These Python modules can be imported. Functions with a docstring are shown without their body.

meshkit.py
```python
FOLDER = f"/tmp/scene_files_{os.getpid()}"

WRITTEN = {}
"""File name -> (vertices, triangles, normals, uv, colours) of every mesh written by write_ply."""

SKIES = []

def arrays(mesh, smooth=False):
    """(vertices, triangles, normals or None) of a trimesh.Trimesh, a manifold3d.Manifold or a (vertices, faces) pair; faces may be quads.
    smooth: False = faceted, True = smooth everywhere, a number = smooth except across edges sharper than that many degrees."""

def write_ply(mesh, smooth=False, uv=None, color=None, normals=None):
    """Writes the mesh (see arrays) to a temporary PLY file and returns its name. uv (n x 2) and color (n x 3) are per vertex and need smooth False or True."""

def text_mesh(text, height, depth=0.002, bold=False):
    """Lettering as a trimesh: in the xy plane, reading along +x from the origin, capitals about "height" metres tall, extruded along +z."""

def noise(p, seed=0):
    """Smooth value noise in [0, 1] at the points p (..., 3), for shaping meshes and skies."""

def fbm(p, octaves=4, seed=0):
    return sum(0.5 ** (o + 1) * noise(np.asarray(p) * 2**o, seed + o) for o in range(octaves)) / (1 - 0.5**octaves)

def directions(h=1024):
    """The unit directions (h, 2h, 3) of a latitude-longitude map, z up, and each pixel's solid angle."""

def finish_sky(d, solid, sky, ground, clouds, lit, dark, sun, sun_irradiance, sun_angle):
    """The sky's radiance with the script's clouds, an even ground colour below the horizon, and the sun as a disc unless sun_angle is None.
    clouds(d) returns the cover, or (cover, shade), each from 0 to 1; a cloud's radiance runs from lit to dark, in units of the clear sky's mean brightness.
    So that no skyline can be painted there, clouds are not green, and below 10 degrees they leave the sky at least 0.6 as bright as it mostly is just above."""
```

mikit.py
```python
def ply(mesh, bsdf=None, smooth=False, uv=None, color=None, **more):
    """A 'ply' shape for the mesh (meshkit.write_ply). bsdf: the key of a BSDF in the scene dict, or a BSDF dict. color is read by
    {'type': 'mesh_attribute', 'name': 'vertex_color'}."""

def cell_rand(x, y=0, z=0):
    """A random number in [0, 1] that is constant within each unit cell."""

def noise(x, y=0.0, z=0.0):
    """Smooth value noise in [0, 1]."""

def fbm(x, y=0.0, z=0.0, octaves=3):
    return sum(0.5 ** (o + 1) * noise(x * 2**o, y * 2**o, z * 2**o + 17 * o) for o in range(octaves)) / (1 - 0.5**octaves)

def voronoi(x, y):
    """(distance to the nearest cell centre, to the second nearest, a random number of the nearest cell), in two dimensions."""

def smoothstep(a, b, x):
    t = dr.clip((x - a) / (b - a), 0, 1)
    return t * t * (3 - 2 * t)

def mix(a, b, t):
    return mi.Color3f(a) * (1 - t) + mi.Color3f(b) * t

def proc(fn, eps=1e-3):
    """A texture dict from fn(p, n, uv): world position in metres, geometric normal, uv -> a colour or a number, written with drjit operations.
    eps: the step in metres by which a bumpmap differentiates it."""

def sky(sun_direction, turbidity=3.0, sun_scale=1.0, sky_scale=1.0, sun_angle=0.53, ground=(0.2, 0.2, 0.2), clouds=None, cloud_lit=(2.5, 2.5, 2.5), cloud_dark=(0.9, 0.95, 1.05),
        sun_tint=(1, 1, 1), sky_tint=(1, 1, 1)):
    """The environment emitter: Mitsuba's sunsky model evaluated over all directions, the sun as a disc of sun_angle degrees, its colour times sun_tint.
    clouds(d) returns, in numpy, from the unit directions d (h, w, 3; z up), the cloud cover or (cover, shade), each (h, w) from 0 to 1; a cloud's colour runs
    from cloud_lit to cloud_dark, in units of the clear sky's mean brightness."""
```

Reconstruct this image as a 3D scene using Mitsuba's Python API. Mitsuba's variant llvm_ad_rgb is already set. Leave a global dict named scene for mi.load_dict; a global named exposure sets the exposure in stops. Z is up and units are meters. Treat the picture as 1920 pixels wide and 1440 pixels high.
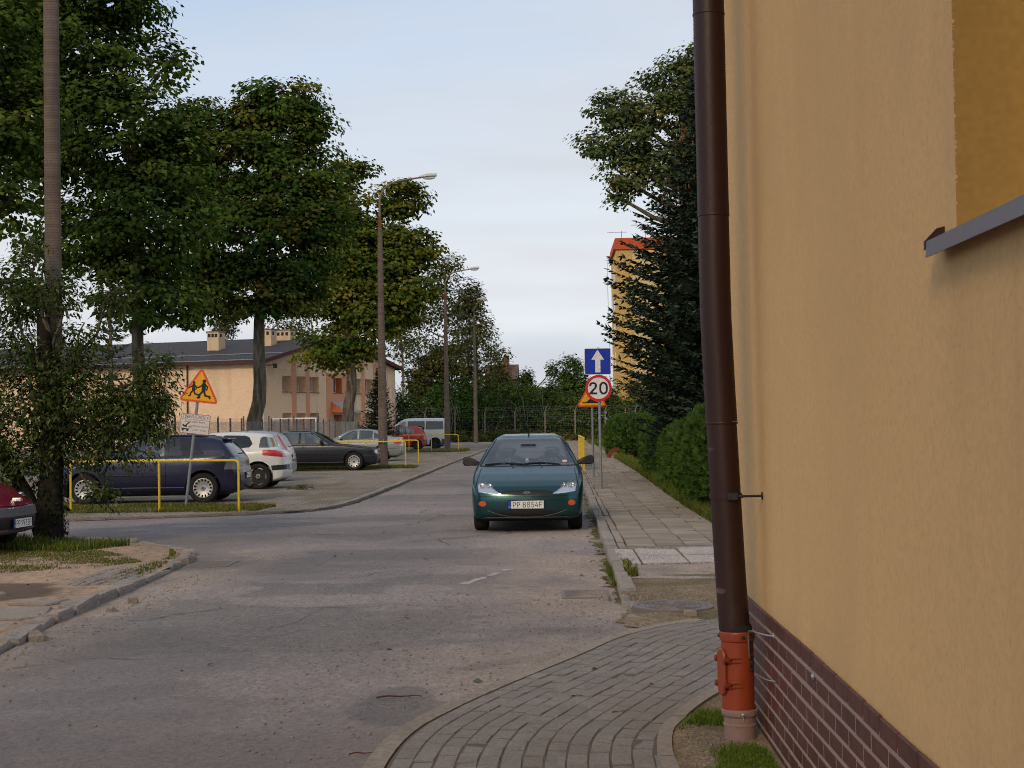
import math, random
import numpy as np
import drjit as dr
import mitsuba as mi
import trimesh
import manifold3d as m3
import shapely
import shapely.geometry as sg
from scipy import ndimage
import mikit, meshkit

# ------------------------------------------------------------------ camera, sky, exposure
T = mi.ScalarTransform4f
scene, labels = {}, {}
EYE = np.array([0.0, 0.0, 1.62])
YAW, PITCH, ROLL = -0.0260, 0.02496, 0.016
FWD = np.array([math.sin(YAW) * math.cos(PITCH), math.cos(YAW) * math.cos(PITCH), math.sin(PITCH)])
UP = np.array([ROLL * math.cos(YAW), -ROLL * math.sin(YAW), 1.0])
scene['camera'] = {'type': 'perspective', 'fov': 36.84, 'fov_axis': 'x', 'near_clip': 0.05, 'far_clip': 3000.0,
                   'to_world': T().look_at(origin=EYE.tolist(), target=(EYE + FWD).tolist(), up=UP.tolist())}
exposure = 2.4


def sky_clouds(d):
    """A thin, even overcast: a bluer veil high on the left, streaks, a low grey bank with an uneven rim."""
    x, y, z = d[..., 0], d[..., 1], np.maximum(d[..., 2], 0.0)
    q = np.stack([x / (z + 0.28), y / (z + 0.28), z * 0 + 0.3], -1)
    big = meshkit.fbm(q * np.array([0.9, 2.4, 1.0]), 4, 3)
    fine = meshkit.fbm(q * np.array([3.0, 9.0, 1.0]) + 7.0, 4, 11)
    cover = 0.78 + 0.55 * (big - 0.42) + 0.28 * (fine - 0.5) + 0.22 * np.clip(1 - z * 3, 0, 1)
    az = np.arctan2(x, y)
    veil = np.exp(-(((az + 0.24) / 0.30) ** 2 + ((z - 0.30) / 0.15) ** 2)) * (0.55 + 0.9 * (meshkit.fbm(q * np.array([2.0, 7.0, 1.0]) + 3.0, 3, 21) - .3))
    cover = cover - 0.50 * veil
    rim = 0.052 + 0.016 * (meshkit.fbm(np.stack([az * 14, az * 0, az * 0 + 5], -1), 4, 5) - 0.3)
    bank = 1 / (1 + np.exp((z - rim) / 0.0022))
    shade = 0.20 + 0.46 * (fine - 0.5) + 0.30 * (big - 0.5) + 0.95 * np.clip(z, 0, .8)
    shade = shade * (1 - bank) + bank * (0.55 + 0.2 * (fine - .5))
    return np.clip(np.maximum(cover, bank), 0, 1), np.clip(shade, 0, 1)


scene['sky'] = mikit.sky((-0.30, -0.90, 0.50), turbidity=3.5, sun_scale=0.19, sun_angle=12, ground=(0.16, 0.15, 0.13), clouds=sky_clouds,
                         cloud_lit=(1.84, 1.85, 1.88), cloud_dark=(0.98, 1.09, 1.29), sky_tint=(1.05, 1.12, 1.18), sun_tint=(1.0, .93, .82))

# ------------------------------------------------------------------ materials
noise, fbm, voronoi, cell, sstep, mix = mikit.noise, mikit.fbm, mikit.voronoi, mikit.cell_rand, mikit.smoothstep, mikit.mix


def two(b):
    return {'type': 'twosided', 'b': b}


def rgb(*c):
    return {'type': 'rgb', 'value': list(c)}


def flat(name, c, rough=0.6, spec=0.4, metal=0.0, coat=0.0, two_sided=True):
    b = {'type': 'principled', 'base_color': rgb(*c) if isinstance(c, tuple) else c, 'roughness': rough, 'specular': spec, 'metallic': metal}
    if coat:
        b['clearcoat'] = coat
        b['clearcoat_gloss'] = 0.97
    scene[name] = two(b) if two_sided else b


def asphalt_col(p, n, uv):
    x, y = p.x, p.y
    big = fbm(x * 0.30 + 3, y * 0.55, 1.0, 4)
    strip = fbm(x * 0.34 + 11, y * 0.62 + 0.9 * noise(x * 0.8, y * 0.3), 4.0, 4)
    c = mix((0.163, 0.139, 0.131), (0.202, 0.173, 0.163), sstep(0.35, 0.65, big))
    dark = sstep(0.545, 0.60, strip)
    c = mix(c, (0.122, 0.108, 0.102), dark * 0.65)
    # worn wedges where an older, darker coat shows near the right kerb
    ww = fbm(x * 1.1, y * 0.8 + 20, 2.0, 4)
    c = mix(c, (0.078, 0.077, 0.083), sstep(0.60, 0.66, ww) * sstep(-2.2, -0.6, x) * (1 - sstep(14.0, 20.0, y)) * 0.85)
    # repair strips of darker asphalt, their rims frayed
    wx = x + 0.5 * (noise(x * 1.9, y * 1.3, 7.0) - 0.5) + 0.16 * (noise(x * 9, y * 6, 3.0) - 0.5)
    wy = y + 0.9 * (noise(x * 0.9, y * 0.7, 12.0) - 0.5) + 0.22 * (noise(x * 7, y * 5, 8.0) - 0.5)
    for x0, x1, y0, y1, k in ((-3.2, -0.8, 18.1, 20.2, 0.55), (-3.2, -1.5, 14.6, 15.8, 0.6), (-3.9, -1.9, 11.2, 12.6, 0.35), (-3.0, 0.3, 25.5, 27.5, 0.3), (-4.0, -1.0, 32.0, 35.0, 0.25), (-3.6, -2.2, 8.9, 9.8, 0.3)):
        m_ = sstep(x0 - .06, x0 + .06, wx) * (1 - sstep(x1 - .06, x1 + .06, wx)) * sstep(y0 - .10, y0 + .10, wy) * (1 - sstep(y1 - .10, y1 + .10, wy))
        c = mix(c, (0.108, 0.097, 0.093), m_ * k)
    wd = (y - 10.4) - (x + 0.33) * 0.95
    m_ = (1 - sstep(0.10, 0.22, dr.abs(wd + 0.25 * (noise(x * 3, y * 3, 2.0) - .5)))) * sstep(-0.85, -0.6, x) * (1 - sstep(0.0, 0.2, x))
    c = mix(c, (0.060, 0.060, 0.066), m_ * 0.8)
    # sand washed to the edges
    w1 = fbm(x * 0.9, y * 0.5, 9.0, 4)
    edge = dr.maximum(sstep(-3.0, -4.2, x) * (1 - sstep(19, 21, y)), sstep(-1.6, 0.5, x) * (1 - sstep(19, 26, y)) * 0.9)
    c = mix(c, (0.285, 0.222, 0.175), dr.clip(edge * sstep(0.30, 0.62, w1) * 1.1, 0, 0.8))
    # aggregate speckle
    sp = cell(dr.floor(x * 95), dr.floor(y * 60))
    sp2 = fbm(x * 38, y * 24, 3.0, 3)
    sp3 = noise(x * 9, y * 5, 1.0)
    c = c * (0.78 + 0.24 * sp + 0.42 * (sp2 - 0.3) + 0.08 * (sp3 - .5))
    zone = sstep(0.47, 0.53, fbm(x * 0.62 + 5, y * 0.36 + 0.2 * noise(x * 3, y * 2, 5.0), 3.0, 4))
    c = c * (1 + zone * (0.26 * (noise(x * 58, y * 26, 2.0) - 0.5) + 0.12 * (noise(x * 24, y * 11, 6.0) - 0.5)))
    c = mix(c, c * mi.Color3f(0.88, 0.89, 0.91), (1 - zone) * 0.9)
    grit = sstep(0.80, 0.86, noise(x * 62, y * 30, 8.0)) * (0.25 + 0.75 * edge)
    c = mix(c, (0.06, 0.055, 0.055), grit * 0.6)
    # cracks
    v = voronoi(x * 0.42 + 0.35 * noise(x * 1.3, y * 1.3, 5.0), y * 0.62 + 0.3 * noise(x * 1.5 + 8, y * 1.5, 2.0))
    crack = (1 - sstep(0.003, 0.012, v[1] - v[0])) * sstep(0.46, 0.56, fbm(x * 0.5, y * 0.3, 6.0, 2))
    c = mix(c, (0.035, 0.032, 0.032), crack * 0.35)
    return c


def asphalt_h(p, n, uv):
    return 0.5 * noise(p.x * 70, p.y * 45, 0.5) + 0.5 * noise(p.x * 23, p.y * 15, 2.5) + 1.2 * noise(p.x * 2.2, p.y * 1.1, 4.0)


def bumped(name, col, h, scale, rough=0.85, spec=0.3, eps=3e-3, **more):
    scene[name] = two({'type': 'bumpmap', 'scale': scale, 'arbitrary': mikit.proc(h, eps),
                       'b': {'type': 'principled', 'base_color': mikit.proc(col) if callable(col) else (rgb(*col) if isinstance(col, tuple) else col), 'roughness': rough, 'specular': spec, **more}})


VC = {'type': 'mesh_attribute', 'name': 'vertex_color'}


def sand_col(p, n, uv):
    a = fbm(p.x * 0.8, p.y * 0.6, 2.0, 4)
    b = fbm(p.x * 14, p.y * 9, 5.0, 3)
    c = mix((0.315, 0.225, 0.160), (0.235, 0.172, 0.128), sstep(0.3, 0.7, a)) * (0.72 + 0.56 * b)
    wet = sstep(0.52, 0.60, fbm(p.x * 0.9 + 4, p.y * 0.55 + 2, 7.0, 3)) * (1 - sstep(15.5, 16.5, p.y)) * sstep(13.2, 13.8, p.y)
    c = mix(c, (0.062, 0.046, 0.04), wet * 0.8)
    return mix(c, (0.10, 0.08, 0.06), sstep(0.80, 0.86, noise(p.x * 24, p.y * 12, 1.0)) * 0.6)


def gravel_col(p, n, uv):
    v = voronoi(p.x * 42, p.y * 34)
    c = mix((0.270, 0.212, 0.150), (0.165, 0.134, 0.100), v[2]) * (0.6 + 0.4 * sstep(0.04, 0.25, v[1] - v[0]))
    c = mix(c, (0.10, 0.10, 0.045), sstep(0.55, 0.68, fbm(p.x * 2.2, p.y * 2.0, 3.0, 3)) * 0.5)
    return c * (0.8 + 0.4 * fbm(p.x * 5, p.y * 3, 4.0, 2))


def gravel_h(p, n, uv):
    v = voronoi(p.x * 42, p.y * 34)
    return sstep(0.0, 0.35, v[1] - v[0]) + 2.0 * noise(p.x * 3, p.y * 3, 1.0)


def soil_col(p, n, uv):
    a = fbm(p.x * 1.5, p.y * 1.2, 2.0, 4)
    b = fbm(p.x * 18, p.y * 14, 5.0, 2)
    return mix((0.075, 0.085, 0.035), (0.17, 0.14, 0.09), sstep(0.42, 0.62, a)) * (0.6 + 0.8 * b)


def soil_h(p, n, uv):
    return noise(p.x * 12, p.y * 12, 1.0) + 0.5 * noise(p.x * 40, p.y * 40, 3.0)


def lot_col(p, n, uv):
    x, y = p.x, p.y
    row = dr.floor(y / 0.20)
    off = (row - 2 * dr.floor(row / 2)) * 0.1
    u = (x + off) / 0.20
    fx = dr.abs(u - dr.floor(u) - 0.5)
    w = y / 0.20
    fy = dr.abs(w - dr.floor(w) - 0.5)
    joint = dr.maximum(sstep(0.40, 0.47, fx), sstep(0.38, 0.46, fy))
    tone = cell(dr.floor(u), row)
    c = mix((0.170, 0.144, 0.122), (0.205, 0.176, 0.153), tone)
    c = mix(c, (0.070, 0.066, 0.045), joint * 0.75)
    c = c * (0.75 + 0.5 * fbm(x * 0.7, y * 0.35, 2.0, 4))
    return mix(c, (0.108, 0.096, 0.062), sstep(0.5, 0.66, fbm(x * 1.7, y * 0.6, 6.0, 3)) * 0.6)


def lot_h(p, n, uv):
    row = dr.floor(p.y / 0.20)
    off = (row - 2 * dr.floor(row / 2)) * 0.1
    u = (p.x + off) / 0.20
    w = p.y / 0.20
    return -dr.maximum(sstep(0.40, 0.47, dr.abs(u - dr.floor(u) - 0.5)), sstep(0.38, 0.46, dr.abs(w - dr.floor(w) - 0.5))) + noise(p.x * 2, p.y * 2, 1.0)


def render_h(p, n, uv):
    q = p.x + p.y
    return noise(q * 160, p.z * 160, 1.0) + 0.8 * noise(q * 75, p.z * 75, 4.0) + 1.5 * noise(q * 7, p.z * 5, 2.0)


def ochre_col(p, n, uv):
    q = p.x + p.y
    c = mix((0.465, 0.302, 0.148), (0.500, 0.328, 0.163), fbm(q * 1.3, p.z * 0.9, 1.0, 3))
    c = c * (0.92 + 0.16 * fbm(q * 60, p.z * 60, 2.0, 2))
    streak = fbm(q * 5.0, p.z * 0.5, 8.0, 3)
    c = mix(c, (0.34, 0.215, 0.10), sstep(0.56, 0.75, streak) * 0.10)
    splash = (1 - sstep(0.64, 0.95, p.z + 0.22 * noise(q * 6, p.z * 4, 3.0))) * 0.30
    c = mix(c, (0.315, 0.212, 0.115), splash)
    drip = sstep(0.45, 0.70, fbm(p.y * 14, p.z * 0.8, 3.0, 3)) * sstep(2.62, 2.72, p.y) * (1 - sstep(4.06, 4.12, p.y)) * sstep(1.2, 2.0, p.z) * (1 - sstep(2.03, 2.06, p.z))
    c = mix(c, (0.27, 0.175, 0.09), drip * 0.12)
    stain = sstep(0.50, 0.68, fbm(q * 0.9 + 3, p.z * 0.7, 5.0, 4))
    c = mix(c, (0.40, 0.265, 0.135), stain * 0.35)
    pit = sstep(0.83, 0.88, noise(q * 85, p.z * 85, 6.0))
    return mix(c, (0.34, 0.22, 0.10), pit * 0.3)


def reveal_col(p, n, uv):
    q = p.x + p.y
    return mix((0.310, 0.188, 0.056), (0.345, 0.212, 0.068), fbm(q * 4, p.z * 3, 1.0, 3)) * (0.93 + 0.14 * noise(q * 70, p.z * 70, 2.0))


def bark_col(p, n, uv):
    a = fbm((p.x + p.y) * 9, p.z * 1.6, 2.0, 4)
    b = fbm(p.x * 22 + p.y * 22, p.z * 7, 5.0, 2)
    c = mix((0.068, 0.056, 0.045), (0.155, 0.134, 0.112), sstep(0.3, 0.7, a)) * (0.7 + 0.6 * b)
    return mix(c, (0.09, 0.10, 0.05), sstep(0.55, 0.7, fbm(p.x * 2 + p.y, p.z * 1.2, 8.0, 3)) * 0.5)


def bark_h(p, n, uv):
    return fbm((p.x + p.y) * 14, p.z * 2.5, 2.0, 3)


def pole_col(p, n, uv):
    k = p.z * 26.0
    line = dr.abs(k - dr.floor(k) - 0.5)
    a = fbm(p.x * 8 + p.y * 3, p.z * 2.0, 2.0, 3)
    c = mix((0.112, 0.088, 0.072), (0.170, 0.137, 0.115), a)
    return c * (0.72 + 0.28 * sstep(0.40, 0.30, line)) * (0.85 + 0.3 * cell(dr.floor(k)))


def concrete_col(p, n, uv):
    a = fbm(p.x * 2 + p.y * 1.3, p.z * 1.2 + p.y * 0.5, 2.0, 4)
    b = fbm(p.x * 45, p.y * 40, p.z * 40, 2)
    return mix((0.175, 0.150, 0.126), (0.245, 0.211, 0.180), a) * (0.72 + 0.56 * b)


def granite_col(p, n, uv):
    b = fbm(p.x * 60, p.y * 50, p.z * 50, 2)
    a = fbm(p.x * 3, p.y * 2, p.z * 3, 3)
    return mix((0.160, 0.138, 0.120), (0.255, 0.223, 0.198), a) * (0.6 + 0.8 * b)


def granite_h(p, n, uv):
    return noise(p.x * 60, p.y * 50, p.z * 50) + 2 * noise(p.x * 14, p.y * 10, p.z * 14)


def washed_col(p, n, uv):
    v = voronoi(p.x * 70, p.y * 45)
    c = mix((0.40, 0.36, 0.33), (0.25, 0.22, 0.20), sstep(0.55, 0.75, v[2]))
    return mix((0.13, 0.115, 0.105), c, sstep(0.03, 0.16, v[1] - v[0])) * (0.85 + 0.3 * fbm(p.x * 2, p.y * 2, 1.0, 2))


def paver_col(p, n, uv):
    a = fbm(p.x * 1.6, p.y * 1.2, 2.0, 4)
    b = fbm(p.x * 90, p.y * 80, 3.0, 2)
    t = cell(dr.floor(p.x * 6.0), dr.floor(p.y * 4.6))
    c = mix((0.158, 0.142, 0.128), (0.195, 0.175, 0.159), t) * (0.78 + 0.44 * b)
    return mix(c, (0.175, 0.140, 0.122), sstep(0.45, 0.7, a) * 0.55)


def clinker_col(p, n, uv):
    t = cell(dr.floor(p.y / 0.26 + dr.floor(p.z / 0.075) * 0.5), dr.floor(p.z / 0.075))
    c = mix((0.062, 0.019, 0.016), (0.088, 0.027, 0.022), t)
    return c * (0.75 + 0.5 * fbm(p.y * 30, p.z * 30, 2.0, 2))


def pipe_col(p, n, uv):
    a = fbm(p.x * 8 + p.y * 6, p.z * 2.0, 3.0, 3)
    c = mix((0.020, 0.0055, 0.0048), (0.027, 0.0085, 0.0075), a)
    chip = sstep(0.80, 0.84, noise(p.x * 34 + p.y * 20, p.z * 17, 3.0)) * sstep(0.5, 0.62, fbm(p.x * 6, p.z * 1.5, 7.0, 2))
    dirt = (1 - sstep(0.6, 1.3, p.z)) * fbm(p.x * 18 + p.y * 18, p.z * 12, 1.0, 3)
    return mix(mix(c, (0.06, 0.042, 0.035), dirt * 0.3), (0.19, 0.13, 0.115), chip * 0.8)


def facade_col(p, n, uv):
    q = p.x * 0.7 + p.y * 0.7
    c = mix((0.78, 0.565, 0.385), (0.83, 0.61, 0.42), fbm(q * 0.5, p.z * 0.6, 1.0, 3))
    c = c * (0.94 + 0.12 * noise(q * 14, p.z * 14, 4.0))
    return mix(c, (0.42, 0.31, 0.19), sstep(0.55, 0.75, fbm(q * 2.2, p.z * 0.25, 6.0, 3)) * 0.3)


bumped('m_asphalt', asphalt_col, asphalt_h, 0.0055, rough=0.8, spec=0.35)
bumped('m_sand', sand_col, soil_h, 0.010, rough=0.95, spec=0.1)
bumped('m_gravel', gravel_col, gravel_h, 0.007, rough=0.9, spec=0.15, eps=4e-3)
bumped('m_soil', soil_col, soil_h, 0.02, rough=0.95, spec=0.1)
bumped('m_lot', lot_col, lot_h, 0.008, rough=0.9, spec=0.2)
bumped('m_ochre', ochre_col, render_h, 0.0007, rough=0.9, spec=0.15, eps=2e-3)
bumped('m_reveal', reveal_col, render_h, 0.0007, rough=0.9, spec=0.15, eps=2e-3)
bumped('m_bark', bark_col, bark_h, 0.03, rough=0.95, spec=0.1, eps=5e-3)
bumped('m_granite', granite_col, granite_h, 0.004, rough=0.85, spec=0.25)
bumped('m_paver', paver_col, granite_h, 0.0012, rough=0.8, spec=0.3)
flat('m_pole', mikit.proc(pole_col), 0.9, 0.15)
flat('m_concrete', mikit.proc(concrete_col), 0.9, 0.2)
flat('m_washed', mikit.proc(washed_col), 0.85, 0.25)
flat('m_clinker', mikit.proc(clinker_col), 0.42, 0.45)
flat('m_downpipe', mikit.proc(pipe_col), 0.46, 0.36)
flat('m_facade', mikit.proc(facade_col), 0.9, 0.15)
flat('m_slab', VC, 0.85, 0.2)
flat('m_mortar', (0.23, 0.172, 0.150), 0.95, 0.1)
flat('m_paver_joint', (0.105, 0.092, 0.076), 0.95, 0.1)
flat('m_joint', (0.050, 0.043, 0.034), 0.95, 0.1)
flat('m_kg_orange', (0.245, 0.040, 0.011), 0.42, 0.45)
flat('m_kg_orange_dark', (0.17, 0.026, 0.008), 0.45, 0.4)
flat('m_kg_old', (0.225, 0.150, 0.135), 0.6, 0.3)
flat('m_galv', (0.42, 0.42, 0.43), 0.38, 0.5, 0.85)
flat('m_post_grey', (0.22, 0.24, 0.26), 0.5, 0.4, 0.3)
flat('m_black', (0.012, 0.012, 0.013), 0.55, 0.35)
flat('m_rubber', (0.022, 0.021, 0.021), 0.85, 0.2)
flat('m_black_trim', (0.020, 0.021, 0.023), 0.5, 0.4)
flat('m_grey_trim', (0.085, 0.09, 0.10), 0.55, 0.35)
flat('m_interior', (0.075, 0.078, 0.085), 0.9, 0.1)
flat('m_seat', (0.095, 0.10, 0.115), 0.95, 0.1)
flat('m_white', (0.72, 0.71, 0.69), 0.5, 0.4)
flat('m_plate', (0.70, 0.70, 0.67), 0.4, 0.4)
flat('m_plate_blue', (0.02, 0.05, 0.30), 0.4, 0.4)
flat('m_ink', (0.012, 0.012, 0.014), 0.5, 0.3)
flat('m_yellow', (0.62, 0.44, 0.016), 0.42, 0.45)
flat('m_sign_blue', (0.004, 0.030, 0.36), 0.35, 0.4)
flat('m_sign_red', (0.52, 0.018, 0.020), 0.35, 0.4)
flat('m_sign_white', (0.66, 0.64, 0.64), 0.4, 0.4)
flat('m_sign_yellow', (0.78, 0.36, 0.006), 0.4, 0.4)
flat('m_sign_text', (0.16, 0.045, 0.05), 0.5, 0.3)
flat('m_hub', (0.55, 0.55, 0.55), 0.32, 0.5, 0.75)
flat('m_chrome', (0.82, 0.83, 0.84), 0.12, 0.5, 1.0)
flat('m_reflector', (0.78, 0.79, 0.80), 0.22, 0.5, 0.9)
flat('m_amber', (0.55, 0.085, 0.012), 0.25, 0.5, coat=0.6)
flat('m_tail_red', (0.42, 0.012, 0.022), 0.22, 0.5, coat=0.8)
flat('m_tail_smoke', (0.16, 0.15, 0.15), 0.22, 0.5, coat=0.8)
flat('m_roof', (0.040, 0.037, 0.039), 0.7, 0.3)
flat('m_fascia', (0.085, 0.022, 0.018), 0.55, 0.35)
flat('m_orange_wall', (0.66, 0.325, 0.195), 0.9, 0.15)
flat('m_orange_deep', (0.62, 0.20, 0.075), 0.9, 0.15)
flat('m_cream', (0.63, 0.49, 0.33), 0.9, 0.15)
flat('m_canopy', (0.33, 0.37, 0.44), 0.35, 0.5, 0.4)
flat('m_sill_metal', (0.135, 0.125, 0.145), 0.42, 0.5, 0.2)
flat('m_sill_brown', (0.22, 0.10, 0.06), 0.6, 0.3)
flat('m_block_yellow', (0.58, 0.385, 0.14), 0.9, 0.15)
flat('m_block_orange', (0.50, 0.10, 0.045), 0.8, 0.2)
flat('m_brick_red', (0.20, 0.050, 0.035), 0.9, 0.15)
flat('m_window_dark', (0.05, 0.055, 0.065), 0.08, 0.6, coat=1.0)
flat('m_blind', (0.42, 0.40, 0.38), 0.8, 0.2)
flat('m_iron', (0.170, 0.145, 0.135), 0.6, 0.4, 0.2)
flat('m_stone_pale', (0.25, 0.22, 0.185), 0.9, 0.15)
flat('m_twig', (0.10, 0.045, 0.03), 0.9, 0.1)
flat('m_needle', VC, 0.7, 0.25)
flat('m_blade', VC, 0.75, 0.2)
flat('m_fence_wire', (0.22, 0.225, 0.23), 0.5, 0.4, 0.5)
flat('m_marking', (0.29, 0.265, 0.25), 0.9, 0.1)
flat('m_light_glass', (0.80, 0.80, 0.78), 0.25, 0.5)
scene['m_leaf'] = {'type': 'principledthin', 'base_color': VC, 'roughness': 0.45, 'diff_trans': 0.55, 'spec_trans': 0.0, 'eta': 1.4}
scene['m_glass'] = {'type': 'principledthin', 'base_color': rgb(0.64, 0.71, 0.71), 'roughness': 0.05, 'spec_trans': 1.0, 'diff_trans': 0.0, 'eta': 2.1}
scene['m_glass_dark'] = {'type': 'principledthin', 'base_color': rgb(0.10, 0.105, 0.115), 'roughness': 0.03, 'spec_trans': 1.0, 'diff_trans': 0.0, 'eta': 1.7}
scene['m_lens'] = {'type': 'thindielectric', 'int_ior': 1.49, 'ext_ior': 1.0, 'specular_transmittance': rgb(0.95, 0.95, 0.95)}

# ------------------------------------------------------------------ helpers
used = {}


def numbered(name):
    n = used.get(name, 0)
    used[name] = n + 1
    return name if n == 0 else f'{name}_{n:03d}'


def tag(key, label=None, cat=None, group=None, kind=None):
    d = labels.setdefault(key, {})
    for a, b in (('label', label), ('category', cat), ('group', group), ('kind', kind)):
        if b:
            d[a] = b
    return key


def thing(name, label, cat, group=None):
    return tag(numbered(name), label, cat, group)


def obj(name, mesh, mat, parent=None, smooth=False, color=None, label=None, cat=None, group=None, kind=None):
    key = numbered(f'{parent}__{name}' if parent else name)
    scene[key] = mikit.ply(mesh, mat, smooth=smooth, color=color)
    if label or cat or group or kind:
        tag(key, label, cat, group, kind)
    return key


def reuse(name, ply, parent, to_world, mat=None):
    """Another piece drawn from a ply dict that exists already."""
    key = numbered(f'{parent}__{name}')
    d = {**ply, 'to_world': to_world}
    if mat:
        d['bsdf'] = {'type': 'ref', 'id': mat}
    scene[key] = d
    return key


def cat(ms):
    v, f, at = [], [], 0
    for m in ms:
        a, b = (m.vertices, m.faces) if hasattr(m, 'vertices') else m
        a, b = np.asarray(a, float), np.asarray(b, int)
        if b.shape[1] == 4:
            b = np.vstack([b[:, [0, 1, 2]], b[:, [0, 2, 3]]])
        v.append(a)
        f.append(b + at)
        at += len(a)
    return np.vstack(v), np.vstack(f)


BOXF = np.array([[0, 3, 2, 1], [4, 5, 6, 7], [0, 1, 5, 4], [1, 2, 6, 5], [2, 3, 7, 6], [3, 0, 4, 7]])


def box(x0, x1, y0, y1, z0, z1):
    v = np.array([[x0, y0, z0], [x1, y0, z0], [x1, y1, z0], [x0, y1, z0], [x0, y0, z1], [x1, y0, z1], [x1, y1, z1], [x0, y1, z1]], float)
    return v, np.vstack([BOXF[:, [0, 1, 2]], BOXF[:, [0, 2, 3]]])


def block(q, z0, z1, ch=0.006, dz=None):
    """A chamfered block on the plan polygon q (counter-clockwise); dz lifts the top corners one by one."""
    q = np.asarray(q, float)
    n = len(q)
    c = q.mean(0)
    d = q - c
    r = np.linalg.norm(d, axis=1, keepdims=True)
    qi = c + d * np.maximum(1 - ch * 1.4 / np.maximum(r, 1e-6), 0.3)
    dz = np.zeros(n) if dz is None else np.asarray(dz)
    v = np.vstack([np.c_[q, np.full(n, z0)], np.c_[q, z1 - ch + dz], np.c_[qi, z1 + dz], [[c[0], c[1], z1 + dz.mean()]]])
    f = []
    for i in range(n):
        j = (i + 1) % n
        f += [[i, j, n + j], [i, n + j, n + i], [n + i, n + j, 2 * n + j], [n + i, 2 * n + j, 2 * n + i], [2 * n + i, 2 * n + j, 3 * n]]
    return v, np.array(f)


def bbox_c(x0, x1, y0, y1, z0, z1, ch=0.01):
    """A box with all edges chamfered (hull of inset corner points)."""
    p = []
    for x, sx in ((x0, 1), (x1, -1)):
        for y, sy in ((y0, 1), (y1, -1)):
            for z, sz in ((z0, 1), (z1, -1)):
                p += [[x + sx * ch, y + sy * ch, z], [x + sx * ch, y, z + sz * ch], [x, y + sy * ch, z + sz * ch]]
    m = m3.Manifold.hull_points(np.array(p, float)).to_mesh()
    return np.array(m.vert_properties[:, :3], float), np.array(m.tri_verts)


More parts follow.
